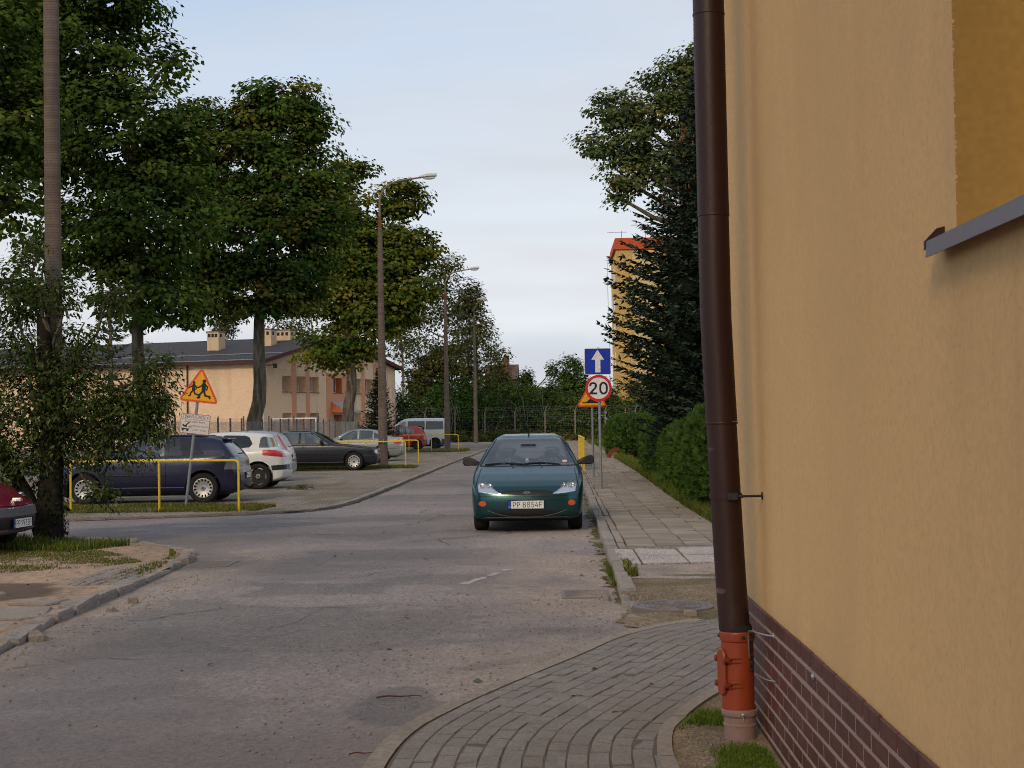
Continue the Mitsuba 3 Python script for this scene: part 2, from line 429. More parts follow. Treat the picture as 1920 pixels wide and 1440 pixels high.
def tube(path, rad, n=10, cap=True):
    p = np.asarray(path, float)
    r = np.broadcast_to(np.asarray(rad, float), (len(p),))
    t = np.gradient(p, axis=0)
    t /= np.linalg.norm(t, axis=1, keepdims=True) + 1e-12
    a = np.cross(t[0], [0, 0, 1.0] if abs(t[0][2]) < 0.9 else [1.0, 0, 0])
    a /= np.linalg.norm(a)
    rows = []
    ang = np.arange(n) * 2 * math.pi / n
    for i in range(len(p)):
        a = a - t[i] * (a @ t[i])
        a /= np.linalg.norm(a) + 1e-12
        b = np.cross(t[i], a)
        rows.append(p[i] + r[i] * (np.cos(ang)[:, None] * a + np.sin(ang)[:, None] * b))
    v = np.vstack(rows)
    f = []
    k = np.arange(n)
    for i in range(len(p) - 1):
        o = i * n
        f.append(np.stack([o + k, o + (k + 1) % n, o + n + (k + 1) % n], 1))
        f.append(np.stack([o + k, o + n + (k + 1) % n, o + n + k], 1))
    if cap:
        v = np.vstack([v, p[:1], p[-1:]])
        e = len(p) * n
        f.append(np.stack([(k + 1) % n, k, k * 0 + e], 1))
        o = (len(p) - 1) * n
        f.append(np.stack([o + k, o + (k + 1) % n, k * 0 + e + 1], 1))
    return v, np.vstack(f)


def lathe(prof, n=32):
    """Revolve (r, z) points round the z axis."""
    p = np.asarray(prof, float)
    a = np.arange(n) * 2 * math.pi / n
    v = np.concatenate([np.stack([p[:, 0] * math.cos(t), p[:, 0] * math.sin(t), p[:, 1]], 1) for t in a])
    m = len(p)
    f = []
    for i in range(n):
        j = (i + 1) % n
        for k in range(m - 1):
            f += [[i * m + k, j * m + k, j * m + k + 1], [i * m + k, j * m + k + 1, i * m + k + 1]]
    return v, np.array(f)


def moved(m, M):
    v, f = (m.vertices, m.faces) if hasattr(m, 'vertices') else m
    M = np.asarray(M, float)
    f = np.asarray(f)
    return np.asarray(v) @ M[:3, :3].T + M[:3, 3], (f[:, ::-1] if np.linalg.det(M[:3, :3]) < 0 else f)


def mat4(R=None, t=(0, 0, 0)):
    M = np.eye(4)
    if R is not None:
        M[:3, :3] = R
    M[:3, 3] = t
    return M


def rotz(a):
    c, s = math.cos(a), math.sin(a)
    return np.array([[c, -s, 0], [s, c, 0], [0, 0, 1.0]])


def roty(a):
    c, s = math.cos(a), math.sin(a)
    return np.array([[c, 0, s], [0, 1, 0], [-s, 0, c]])


def rotx(a):
    c, s = math.cos(a), math.sin(a)
    return np.array([[1, 0, 0], [0, c, -s], [0, s, c]])


def poly_sheet(pts, z):
    """A flat sheet facing up."""
    pg = pts if isinstance(pts, (sg.Polygon, sg.MultiPolygon)) else sg.Polygon(pts)
    out = []
    for g in getattr(pg, 'geoms', [pg]):
        v, f = trimesh.creation.triangulate_polygon(g, engine='earcut')
        e1, e2 = v[f[:, 1]] - v[f[:, 0]], v[f[:, 2]] - v[f[:, 0]]
        cw = e1[:, 0] * e2[:, 1] - e1[:, 1] * e2[:, 0] < 0
        f = f.copy()
        f[cw] = f[cw][:, ::-1]
        out.append((np.c_[v, np.full(len(v), z)], f))
    return cat(out)


def extrude(pts, z0, z1):
    pg = pts if isinstance(pts, (sg.Polygon, sg.MultiPolygon)) else sg.Polygon(pts)
    out = []
    for g in getattr(pg, 'geoms', [pg]):
        m = trimesh.creation.extrude_polygon(g, z1 - z0, engine='earcut')
        out.append((np.array(m.vertices) + [0, 0, z0], np.array(m.faces)))
    return cat(out)


def spline(pts, n):
    p = np.asarray(pts, float)
    d = np.r_[0, np.cumsum(np.linalg.norm(np.diff(p, axis=0), axis=1))]
    from scipy.interpolate import PchipInterpolator
    s = np.linspace(0, d[-1], n)
    return np.stack([PchipInterpolator(d, p[:, k])(s) for k in range(p.shape[1])], 1)


def man(m):
    v, f = (m.vertices, m.faces) if hasattr(m, 'vertices') else m
    return m3.Manifold(m3.Mesh(np.asarray(v, np.float32), np.asarray(f, np.uint32)))


def unman(M):
    q = M.to_mesh()
    return np.array(q.vert_properties[:, :3], float), np.array(q.tri_verts, int)


def lman(prof, n=32):
    """A solid of revolution (manifold) from a closed (r, z) outline."""
    p = sg.Polygon(prof)
    pts = np.array(sg.polygon.orient(p, 1.0).exterior.coords)[:-1]
    return m3.CrossSection([pts]).revolve(n)

# ------------------------------------------------------------------ the setting: ground, road, kerbs, pavements
rng = np.random.default_rng(7)
obj('ground', poly_sheet([(-260, -60), (260, -60), (260, 420), (-260, 420)], -0.03), 'm_soil', kind='structure')
FAR_KERB = [(-30, 25.0), (-12, 26.2), (-8.73, 26.94), (-7.07, 27.46), (-5.65, 28.07), (-4.85, 28.5), (-4.35, 29.5), (-4.14, 31.5), (-4.10, 35), (-4.10, 60), (-4.0, 75), (-3.95, 122)]
NEAR_KERB = [(-2.0, -6.0), (-3.75, 9.0), (-4.02, 11.1), (-4.17, 12.8), (-4.21, 14.3), (-4.26, 16.5), (-4.33, 17.9), (-4.42, 18.9), (-4.60, 19.55), (-5.05, 20.43), (-5.85, 21.28), (-6.4, 21.6), (-9, 22.2), (-30, 23.5)]


def kerb_x(y):
    return 0.59 + 0.0052 * (y - 13.5)


road_pg = sg.Polygon([(-3.0, -8), (4, -8), (4, 7.0), (1.6, 12.8), (kerb_x(13.5), 13.4), (kerb_x(122), 122), (40, 122), (40, 130), (-60, 130), (-60, 122)] + FAR_KERB[::-1][0:1] + FAR_KERB[::-1][1:] + NEAR_KERB[::-1]).buffer(0)
obj('road', poly_sheet(road_pg, 0.0), 'm_asphalt', kind='structure')
# worn paint on the road
mk = []
for x0, y0, x1, y1, w in [(-0.93, 15.45, -0.50, 17.0, 0.13), (-1.9, 45.4, -0.2, 45.6, 0.5), (-0.65, 15.1, -0.1, 15.25, 0.05)]:
    n_ = 14
    t_ = np.linspace(0, 1, n_)
    for i in range(n_ - 1):
        if rng.random() < 0.08:
            continue
        a = np.array([x0 + (x1 - x0) * t_[i], y0 + (y1 - y0) * t_[i]])
        b = np.array([x0 + (x1 - x0) * t_[i + 1], y0 + (y1 - y0) * t_[i + 1]])
        d = (b - a) / np.linalg.norm(b - a)
        s = np.array([-d[1], d[0]]) * w * rng.uniform(0.5, 1.0) / 2
        mk.append(poly_sheet([a - s, b - s * rng.uniform(.6, 1), b + s, a + s * rng.uniform(.6, 1)], 0.004))
obj('paint_mark', cat(mk), 'm_marking', 'road', kind='stuff')

LOT = sg.Polygon([(-40, 26.0), (-12, 26.75)] + [(x - .06 if y > 29 else x, y + (.08 if y < 29 else 0)) for x, y in FAR_KERB[2:]] + [(-60, 122)])
obj('parking_lot', poly_sheet(LOT, 0.03), 'm_lot', kind='structure')
NI = [(x - 0.06, y - (0.05 if y > 19 else 0)) for x, y in NEAR_KERB]
obj('sandy_verge', poly_sheet(sg.Polygon([(-30, -6)] + NI).buffer(0), 0.045), 'm_sand', kind='structure')


def stones_along(pts, length, width, z0, z1, jitter=0.0, gap=0.012, side=1, ch=0.012, tilt=0.0, seed=1):
    """Kerb stones laid along a polyline; the line is their road edge and they lie to its left (side=1) or right (-1)."""
    r = np.random.default_rng(seed)
    ln = sg.LineString(pts)
    s, out = 0.0, []
    while s < ln.length - 0.1:
        L = length * r.uniform(1 - jitter, 1 + jitter)
        e = min(s + L, ln.length)
        a, b = np.array(ln.interpolate(s + gap / 2).coords[0]), np.array(ln.interpolate(e - gap / 2).coords[0])
        d = (b - a) / (np.linalg.norm(b - a) + 1e-9)
        nrm = np.array([-d[1], d[0]]) * side
        o = nrm * r.uniform(-1, 1) * tilt * 0.25
        q = [a + o, b + o, b + o + nrm * width, a + o + nrm * width]
        if side < 0:
            q = q[::-1]
        out.append((0.5 * (a + b), block(q, z0, z1 + r.uniform(-1, 1) * tilt * 0.4, ch, r.uniform(-1, 1, 4) * tilt * 0.35)))
        s = e
    return out


def add_pieces(pieces, name, stuff, mat, parent, limit=300, smooth=False):
    pieces = sorted(pieces, key=lambda q: float(np.hypot(*(np.asarray(q[0])[:2]))))
    for c, m in pieces[:limit]:
        obj(name, m, mat, parent, smooth)
    if pieces[limit:]:
        obj(stuff, cat([m for _, m in pieces[limit:]]), mat, parent, kind='stuff')


# right kerb of granite stones, and the pavement behind it
tag('kerb', kind='structure')
right_line = [(kerb_x(13.9), 13.9), (kerb_x(122), 122)]
stn = stones_along(right_line, 0.98, 0.14, -0.05, 0.10, 0.08, 0.02, -1, 0.02, 0.03, 3)
stub = block([(0.575, 13.35), (0.71, 13.30), (0.73, 13.86), (0.59, 13.88)], -0.05, 0.045, 0.02, [-.03, -.02, .0, .02])
add_pieces([(np.array([.6, 13.6]), stub)] + stn, 'stone', 'far_stones', 'm_granite', 'kerb', 60)
nk = stones_along([p for p in NEAR_KERB if p[1] > 8.5 and p[0] > -13] + [(-13, 22.4)], 0.62, 0.16, -0.05, 0.062, 0.35, 0.04, 1, 0.026, 0.085, 5)
add_pieces(nk, 'stone', 'far_stones_left', 'm_granite', 'kerb', 60)
fk = stones_along([p for p in FAR_KERB if p[0] > -20], 1.0, 0.13, -0.05, 0.055, 0.05, 0.015, 1, 0.015, 0.02, 9)
add_pieces(fk, 'stone', 'far_stones_lot', 'm_granite', 'kerb', 70)
# broken, sunken seam between the lot kerb and the asphalt
seam = []
ln = sg.LineString([p for p in FAR_KERB if p[0] > -20])
for s in np.arange(0, ln.length, 0.22):
    a = np.array(ln.interpolate(s).coords[0])
    b = np.array(ln.interpolate(s + 0.235).coords[0])
    d = (b - a) / (np.linalg.norm(b - a) + 1e-9)
    nr = np.array([d[1], -d[0]])
    w1, w2 = rng.uniform(0.02, 0.12, 2)
    seam.append(poly_sheet([a + nr * 0.0, a + nr * w1, b + nr * w2, b], 0.0055))
obj('seam', cat(seam), 'm_joint', 'road', kind='stuff')

# pavement slabs
obj('pavement', poly_sheet([(kerb_x(16) + .13, 16.4), (2.35, 16.4), (2.42, 24), (2.62, 122), (kerb_x(122) + .13, 122)], 0.072), 'm_joint', kind='structure')
slabs = []
cols = [(0.88, 1.235), (1.235, 1.59), (1.59, 1.945), (1.945, 2.30)]
for k in range(290):
    y0 = 18.72 + k * 0.357
    dx = 0.0027 * (y0 - 18.7) + 0.008 * math.sin(k * 0.7)
    for c0, c1 in cols + [(2.30, 2.30 + 0.22 * (0.4 + 0.6 * rng.random()))]:
        j = rng.uniform(-0.004, 0.004, 2)
        q = [(c0 + dx + .006 + j[0], y0 + .006 + j[1]), (c1 + dx - .006 + j[0], y0 + .006), (c1 + dx - .006, y0 + .351), (c0 + dx + .006, y0 + .351 + j[1])]
        v, f = block(q, 0.05, 0.1 + rng.uniform(-.005, .005), 0.006, rng.uniform(-.006, .006, 4))
        t = rng.uniform(0.80, 1.10) * (0.9 if rng.random() < .2 else 1)
        slabs.append((np.array([0.5 * (c0 + c1) - 1.2, y0]), (v, f), np.array([0.215, 0.183, 0.154]) * t * np.array([1, rng.uniform(.97, 1.03), rng.uniform(.90, 1.03)])))
slabs.sort(key=lambda q: float(np.hypot(*q[0])))
scene['m_slab'] = two({'type': 'principled', 'base_color': {'type': 'mesh_attribute', 'name': 'vertex_color'}, 'roughness': 0.85, 'specular': 0.2})


def speck(v, base, r, amp=0.12):
    return np.clip(base * (1 + amp * r.uniform(-1, 1, (len(v), 1))), 0, 1)


def facet(v, f):
    """Unshared corners, so that per-vertex colours stay flat over a faceted mesh."""
    return v[f].reshape(-1, 3), np.arange(f.size).reshape(-1, 3)


for c, (v, f), col in slabs[:300]:
    obj('slab', (v, f), 'm_slab', 'pavement', color=speck(v, col, rng, 0.10))
rest = slabs[300:]
vv, ff = cat([m for _, m, _ in rest])
obj('far_slabs', (vv, ff), 'm_slab', 'pavement', color=np.vstack([speck(m[0], c, rng, .08) for _, m, c in rest]), kind='stuff')
for k in range(60):   # narrow strip of concrete edging slabs behind the kerb
    y0 = 18.7 + k * 0.8
    if y0 > 60:
        break
    xa, xb = kerb_x(y0) + .16, 0.873 + 0.0027 * (y0 - 18.7)
    obj('edge_slab', block([(xa, y0), (xb, y0), (xb, y0 + .78), (xa + .004, y0 + .78)], .05, .088 + rng.uniform(-.01, .006), .006, rng.uniform(-.008, .008, 4)), 'm_concrete', 'pavement')
for k in range(17):   # one course of small setts across the pavement's end
    x0 = 0.78 + k * 0.103
    obj('sett', block([(x0, 18.42 + rng.uniform(-.01, .01)), (x0 + .094, 18.42), (x0 + .094, 18.66), (x0, 18.66)], .05, .097 + rng.uniform(-.004, .004), .006), 'm_paver', 'pavement')
for (a, b, c, d) in [(0.70, 0.925, 16.5, 17.4), (0.70, 0.925, 17.42, 18.38), (0.94, 1.435, 16.53, 17.45), (0.94, 1.435, 17.47, 18.38), (1.45, 1.94, 16.6, 17.5), (1.45, 1.94, 17.52, 18.38), (1.955, 2.45, 16.65, 18.36)]:
    obj('washed_slab', block([(a + .006, c), (b, c + .03), (b, d), (a + .006, d)], .05, .094 + rng.uniform(-.006, .006), .008, rng.uniform(-.006, .006, 4)), 'm_washed', 'pavement')
obj('asphalt_patch', poly_sheet([(0.73, 15.1), (1.2, 14.95), (2.4, 15.0), (2.4, 16.62), (1.5, 16.5), (0.9, 16.44), (0.73, 16.4)], 0.081), 'm_asphalt', kind='structure')
GR = sg.Polygon([(0.70, 13.5), (0.72, 15.4), (2.6, 15.3), (2.6, 11.5), (1.6, 12.3), (1.25, 12.52), (0.95, 12.30), (0.74, 12.02), (0.60, 12.1), (0.52, 12.4), (0.60, 12.9)])
gx, gy = np.meshgrid(np.arange(0.3, 2.7, .06), np.arange(11.4, 15.5, .06))
gv = np.stack([gx, gy, 0.035 + 0.035 * np.clip((gy - 12.3) / 1.2, 0, 1) + 0.02 * meshkit.fbm(np.stack([gx * 3, gy * 3, gx * 0], -1), 3)], -1).reshape(-1, 3)
nx_, ny_ = gx.shape[1], gx.shape[0]
ii = np.arange(nx_ * ny_).reshape(ny_, nx_)
gf = np.vstack([np.stack([ii[:-1, :-1], ii[:-1, 1:], ii[1:, 1:]], -1).reshape(-1, 3), np.stack([ii[:-1, :-1], ii[1:, 1:], ii[1:, :-1]], -1).reshape(-1, 3)])
gd = shapely.distance(shapely.points(gv[:, :2]), GR.exterior)
kt = np.clip(gd / .35, 0, 1)
gv[:, 2] = np.where(gv[:, 1] < 13.6, gv[:, 2] * kt + (1 - kt) * 0.004, gv[:, 2])
rm = np.hypot(gv[:, 0] - .985, gv[:, 1] - 13.02)
gv[:, 2] = np.where(rm < .46, np.minimum(gv[:, 2], .040 + np.maximum(rm - .36, 0) * .4), gv[:, 2])
keep = shapely.contains_xy(GR.buffer(0.03), gv[gf].mean(1)[:, 0], gv[gf].mean(1)[:, 1])
obj('gravel', (gv, gf[keep]), 'm_gravel', smooth=True, kind='structure')

# paved crossing of small grey pavers in curving rows
OUT = spline([(-0.80, 2.5), (-0.80, 5.5), (-0.80, 7.2), (-0.78, 7.65), (-0.72, 8.1), (-0.57, 8.63), (-0.37, 9.21), (-0.05, 10.03), (0.21, 10.69), (0.50, 11.45), (0.95, 12.12), (1.31, 12.42), (1.7, 12.6)], 240)
OL = sg.LineString(OUT)


def along(line, s):
    a = np.array(line.interpolate(s).coords[0])
    b = np.array(line.interpolate(min(s + .05, line.length)).coords[0])
    c = np.array(line.interpolate(max(s - .05, 0)).coords[0])
    t = (b - c) / np.linalg.norm(b - c)
    return a, t, np.array([t[1], -t[0]])


INNER = spline([(0.50, 2.5), (0.49, 6.8), (0.48, 7.35), (0.52, 7.9), (0.64, 8.35), (0.83, 8.89), (0.96, 9.18), (1.20, 9.75), (1.6, 10.4), (2.2, 11.0)], 120)
INL = sg.LineString(INNER)
obj('paved_crossing', poly_sheet(sg.Polygon(list(map(tuple, OUT)) + list(map(tuple, INNER[::-1]))).buffer(0), 0.0215), 'm_paver_joint', kind='structure')
inner_side = sg.Polygon(list(map(tuple, INNER)) + [(4, 11), (4, 2.5)])
inner_keep = inner_side.buffer(0).buffer(0.004)
pav = []
row = 0
while row < 26:
    off = 0.012 + row * 0.1035
    rl = sg.LineString([along(OL, s)[0] + along(OL, s)[2] * (off + .048) for s in np.arange(0, OL.length, .1)])
    s = 0.1 * (row % 2) + 0.03 * (row % 3)
    while s < rl.length - .22:
        L = 0.198
        a, ta, na = along(rl, s)
        b, tb, nb = along(rl, s + L)
        h = 0.0478
        q = np.array([a - na * h, a + na * h, b + nb * h, b - nb * h])
        q += rng.uniform(-.0025, .0025, 2)
        cc = q.mean(0)
        pq = sg.Polygon(q).buffer(0).difference(inner_keep)
        if cc[0] < 2.3 and cc[1] < 12.6 and pq.area > .0035 and pq.geom_type == 'Polygon':
            q = np.array(sg.polygon.orient(pq.convex_hull).exterior.coords)[:-1]
            pav.append((cc - np.array([0, 0]), block(q, -0.02, 0.026 + rng.uniform(-.003, .003), 0.005, rng.uniform(-.0025, .0025, len(q)))))
        s += L + rng.uniform(.011, .017)
    row += 1
seen = [q for q in pav if 6.7 < q[0][1] and q[0][0] < 1.36]
other = [q for q in pav if not (6.7 < q[0][1] and q[0][0] < 1.36)]
seen.sort(key=lambda q: q[0][1])
for c, m in seen[:300]:
    obj('paver', m, 'm_paver', 'paved_crossing')
obj('more_pavers', cat([m for _, m in seen[300:] + other]), 'm_paver', 'paved_crossing', kind='stuff')
ed = []
s = 0.3
while s < OL.length - 0.6:
    a, ta, na = along(OL, s + .006)
    b, tb, nb = along(OL, s + .994)
    m_ = []
    pts = [along(OL, s + .006 + k * .2) for k in range(6)]
    pts = [p for p in pts]
    q = [p[0] - p[2] * .115 for p in pts] + [p[0] - p[2] * .012 for p in pts[::-1]]
    q = [tuple(x) for x in q][::-1]
    ed.append(extrude(q, -.03, 0.024))
    s += 1.0
for m in ed:
    obj('edging', m, 'm_concrete', 'paved_crossing')
s = 0.3
while s < INL.length - 0.5:
    pts = [along(INL, s + .006 + k * .098) for k in range(6)]
    q = [tuple(p[0] - p[2] * .005) for p in pts] + [tuple(p[0] + p[2] * .068) for p in pts[::-1]]
    obj('edging', extrude(sg.Polygon(q), -.03, 0.036 + rng.uniform(0, .008)), 'm_concrete', 'paved_crossing')
    s += 0.5
obj('gravel_strip', poly_sheet(sg.Polygon([tuple(along(INL, s)[0] + along(INL, s)[2] * .06) for s in np.arange(0, 8.2, .2)] + [(1.06, 9.3), (1.06, 2.5)]).buffer(0), 0.028), 'm_gravel', kind='structure')

# ------------------------------------------------------------------ the ochre house on the right
house = thing('ochre_house', 'ochre rendered house corner with a dark brick plinth filling the right edge', 'building')
WX = 1.05
body = man(bbox_c(WX, 10, -7, 9.05, 0.6, 6.6, 0.012))
for y0 in (2.72, -1.0):
    body = body - man(box(0.5, 1.36, y0, y0 + 1.262, 2.075, 3.55))
ob = unman(body)
# the reveals of the window holes are a deeper ochre: split them off
tv = ob[0][ob[1]]
nrm = np.cross(tv[:, 1] - tv[:, 0], tv[:, 2] - tv[:, 0])
nrm /= np.linalg.norm(nrm, axis=1, keepdims=True) + 1e-12
cen = tv.mean(1)
rev = (cen[:, 0] > WX + .02) & (cen[:, 0] < 1.37) & (cen[:, 2] > 2.0) & (cen[:, 2] < 3.6) & (cen[:, 1] < 4.05) & (cen[:, 1] > -1.1)
obj('wall', (ob[0], ob[1][~rev]), 'm_ochre', house)
rvm = trimesh.Trimesh(ob[0], ob[1][rev], process=False)
rvm.merge_vertices()
for comp in trimesh.graph.connected_components(rvm.face_adjacency, nodes=np.arange(len(rvm.faces)), min_len=1):
    sub_ = rvm.submesh([comp], append=True)
    obj('window_reveal', (np.array(sub_.vertices), np.array(sub_.faces)), 'm_reveal', house)
for y0 in (2.72, -1.0):
    w = numbered(f'{house}__window')
    fr = man(box(1.29, 1.355, y0 + .003, y0 + 1.259, 2.08, 3.545)) - man(box(1.2, 1.5, y0 + .06, y0 + .60, 2.15, 3.48)) - man(box(1.2, 1.5, y0 + .66, y0 + 1.20, 2.15, 3.48))
    scene[w] = mikit.ply(unman(fr), 'm_white')
    obj('pane', cat([box(1.32, 1.324, y0 + .06, y0 + .60, 2.15, 3.48), box(1.32, 1.324, y0 + .66, y0 + 1.20, 2.15, 3.48)]), 'm_window_dark', w)
    sl = numbered(f'{house}__window_sill')
    q = np.array([[1.34, 2.115], [1.0, 2.083], [0.997, 2.040], [1.001, 2.040], [1.004, 2.078], [1.34, 2.108]])
    prof = trimesh.creation.extrude_polygon(sg.Polygon(q), 1.40, engine='earcut')
    M = np.array([[1, 0, 0, 0], [0, 0, 1, y0 - 0.02], [0, 1, 0, 0], [0, 0, 0, 1.0]])
    scene[sl] = mikit.ply(moved(prof, M), 'm_sill_metal')
    cap = trimesh.creation.extrude_polygon(sg.Polygon([(1.06, 2.10), (1.06, 2.125), (1.03, 2.118), (0.998, 2.085), (0.998, 2.06)]), .02, engine='earcut')
    M2 = M.copy()
    M2[1, 3] = y0 + 1.381
    obj('end_cap', moved(cap, M2), 'm_downpipe', sl)
# an uneven, crumbling arris where two renders meet
ar = []
for k in range(120):
    z = 2.14 + rng.uniform(0, 1.4)
    s_ = rng.uniform(.003, .009)
    ar.append(bbox_c(WX - .001, WX + s_ * .8, 3.982 - rng.uniform(.0, .3) * s_, 3.982 + s_ * .5, z, z + s_ * rng.uniform(.6, 1.6), s_ * .25))
obj('arris', cat(ar), 'm_ochre', house, kind='stuff')
gable = trimesh.creation.extrude_polygon(sg.Polygon([(0.6, 6.55), (5.5, 9.4), (10.45, 6.55), (10.45, 6.8), (5.5, 9.7), (0.6, 6.8)]), 16.6, engine='earcut')
obj('roof', moved(gable, np.array([[1, 0, 0, 0], [0, 0, 1, -7.3], [0, 1, 0, 0], [0, 0, 0, 1.0]])), 'm_roof', house)
obj('gable_wall', moved(trimesh.creation.extrude_polygon(sg.Polygon([(1.06, 6.58), (9.99, 6.58), (5.5, 9.2)]), 0.3, engine='earcut'), np.array([[1, 0, 0, 0], [0, 0, 1, 8.74], [0, 1, 0, 0], [0, 0, 0, 1.0]])), 'm_ochre', house)
plinth = f'{house}__plinth'
scene[plinth] = mikit.ply(box(WX - .0160, 9.9, -7, 9.045, -0.2, 0.606), 'm_mortar')

bk = []
for cidx in range(9):
    z0 = 0.5925 - (cidx) * 0.0752
    z1 = z0 + 0.0625 + (0.004 if cidx == 0 else 0)
    y = -7.0 - (0.13 if cidx % 2 else 0)
    k = 0
    while y < 9.02:
        ya, yb = max(y, -7), min(y + .2495, 9.05)
        if yb - ya > .03:
            d = rng.uniform(-.0004, .0004)
            bk.append((ya, cidx, bbox_c(WX - .0172 + d, WX - .0045, ya, yb, z0 + .0065 * (meshkit.noise(np.array([ya * 1.1, cidx * .35, 0]), 4) - .5) * 2, z1 + .0065 * (meshkit.noise(np.array([ya * 1.1, cidx * .35, 0]), 4) - .5) * 2, .003)))
        y += .2610
near = [q for q in bk if q[0] > 3.8]
for q in near:
    obj('brick', q[2], 'm_clinker', plinth)
obj('far_bricks', cat([q[2] for q in bk if q[0] <= 3.8]), 'm_clinker', plinth, kind='stuff')
# brick course on the end wall too
obj('end_bricks', cat([bbox_c(1.06 + k * .26 + (.13 if c % 2 else 0), 1.06 + k * .26 + .249 + (.13 if c % 2 else 0), 9.0455, 9.058, .5925 - c * .0752, .658 - c * .0752, .003) for c in range(9) for k in range(32)]), 'm_clinker', plinth, kind='stuff')

# downpipe with its clay-coloured stand pipe
dp = thing('downpipe', 'dark brown metal downpipe with a bright orange plastic foot at the house corner', 'downpipe')
PY = 7.75


def pipe_c(z):
    return np.array([0.895 - 0.066 * min(max((z - .55) / 1.6, 0), 1) ** 0.8 - 0.004 * max(z - 2.1, 0), PY, z])


SEG = [(0.57, 1.60, .0765), (1.605, 2.645, .0785), (2.65, 3.665, .0790), (3.67, 6.6, .0775)]
for z0, z1, r in SEG:
    p_ = [pipe_c(z) for z in np.linspace(z0, z1, 9)]
    obj('pipe_length', tube(p_, [r + .0012] + [r] * 7 + [r - .001], 40), 'm_downpipe', dp, 40)
for z in (1.60, 2.645, 3.665):
    c = pipe_c(z)
    obj('joint_ring', moved(lathe([(.076, -.006), (.0805, -.005), (.082, 0), (.0805, .005), (.076, .006)], 40), mat4(t=c)), 'm_downpipe', dp, 40)
c = pipe_c(1.235)
cl = f'{dp}__clamp'
scene[cl] = mikit.ply(moved(lathe([(.078, -.011), (.0835, -.011), (.0835, .011), (.078, .011)], 40), mat4(t=c)), 'm_downpipe', smooth=40)
obj('bolt', cat([tube([c + [0.045, -.075, .0], c + [0.075, -.09, 0]], .008, 8), bbox_c(c[0] + .0, c[0] + .05, c[1] - .098, c[1] - .072, c[2] - .018, c[2] + .018, .003), tube([c + [.07, 0, -.004], c + [WX - c[0] + .01, 0.02, -.004]], .006, 8), moved(lathe([(0, 0), (.02, 0), (.018, .006), (0, .008)], 14), mat4(roty(-math.pi / 2), c + [WX - c[0] - .001, .02, -.004]))]), 'm_black_trim', cl)
obj('rubber_collar', moved(lathe([(.070, -.02), (.0795, -.018), (.081, 0), (.078, .014), (.0755, .02)], 40), mat4(t=(0.900, PY, .572))), 'm_rubber', dp, 40)
cx = 0.905
oj = moved(lathe([(.0805, .165), (.0805, .50), (.0795, .505), (.0805, .51), (.086, .515), (.088, .525), (.089, .553), (.086, .560), (.078, .561)], 44), mat4(t=(cx, PY, 0)))
st = f'{dp}__stand_pipe'
scene[st] = mikit.ply(oj, 'm_kg_orange', smooth=35)
for zz in (.43, .33):
    obj('rib', moved(lathe([(.080, -.006), (.0825, -.005), (.0825, .005), (.080, .006)], 44), mat4(t=(cx, PY, zz))), 'm_kg_orange', st, 35)
# inspection cover on the side facing the road, slightly towards us
plate = m3.Manifold.hull_points(np.vstack([unman(lman([(0, 0), (.040, 0), (.043, .008), (.038, .016), (0, .016)], 24))[0] + [0, sy * .075, 0] for sy in (-1, 1)]))
R = np.array([[-0.22, 0, -0.975], [-0.975, 0, 0.22], [0, 1, 0]])   # plate's z points to -x and a little to us
R = np.stack([np.array([0.30, -0.954, 0]), np.array([0, 0, 1.0]), np.array([-0.954, -0.30, 0])], 1)
cv = f'{st}__hatch'
scene[cv] = mikit.ply(moved(unman(plate), mat4(R, (cx - .954 * .078, PY - .30 * .078, .36))), 'm_kg_orange', smooth=35)
lug = []
for sz in (-.062, .062):
    for sx in (-1, 1):
        lug.append(moved(lathe([(0, -.012), (.015, -.012), (.016, 0), (.015, .02), (0, .023)], 16), mat4(R, np.array([cx - .954 * .078, PY - .30 * .078, .36 + sz]) + R[:, 0] * sx * .052)))
        p0 = np.array([cx - .954 * .078, PY - .30 * .078, .36 + sz]) + R[:, 0] * .052
lug += [bbox_c(cx - .055, cx + .012, PY - .0855, PY - .07, .36 + sz - .014 + q, .36 + sz - .007 + q, .002) for sz in (-.062, .062) for q in (0, .02)]
obj('hatch_lugs', cat(lug), 'm_kg_orange_dark', dp, 35)
obj('screw', cat([moved(lathe([(0, 0), (.009, 0), (.008, .007), (0, .008)], 12), mat4(rotx(math.pi / 2), (cx + x, PY - .0885, .537))) for x in (.02,)] + [moved(lathe([(0, 0), (.009, 0), (.008, .007), (0, .008)], 12), mat4(roty(-math.pi / 2), (cx - .088, PY + .01, .537)))]), 'm_black', dp)
ol = moved(lathe([(.072, -.05), (.078, -.03), (.079, .085), (.083, .092), (.0835, .10), (.079, .106), (.080, .135), (.088, .142), (.0915, .15), (.0925, .168), (.089, .174), (.081, .176)], 44), mat4(t=(cx + .006, PY, 0)))
obj('old_socket', ol, 'm_kg_old', dp, 35, label='faded pink clay coloured pipe socket at the foot of the downpipe')
obj('socket_bolt', cat([moved(lathe([(0, 0), (.009, 0), (.008, .012), (0, .014)], 12), mat4(rotx(math.pi / 2), (cx + .01, PY - .092, .158))), tube([(cx + .01, PY - .095, .15), (cx + .014, PY - .10, .13)], .0025, 6)]), 'm_galv', dp)
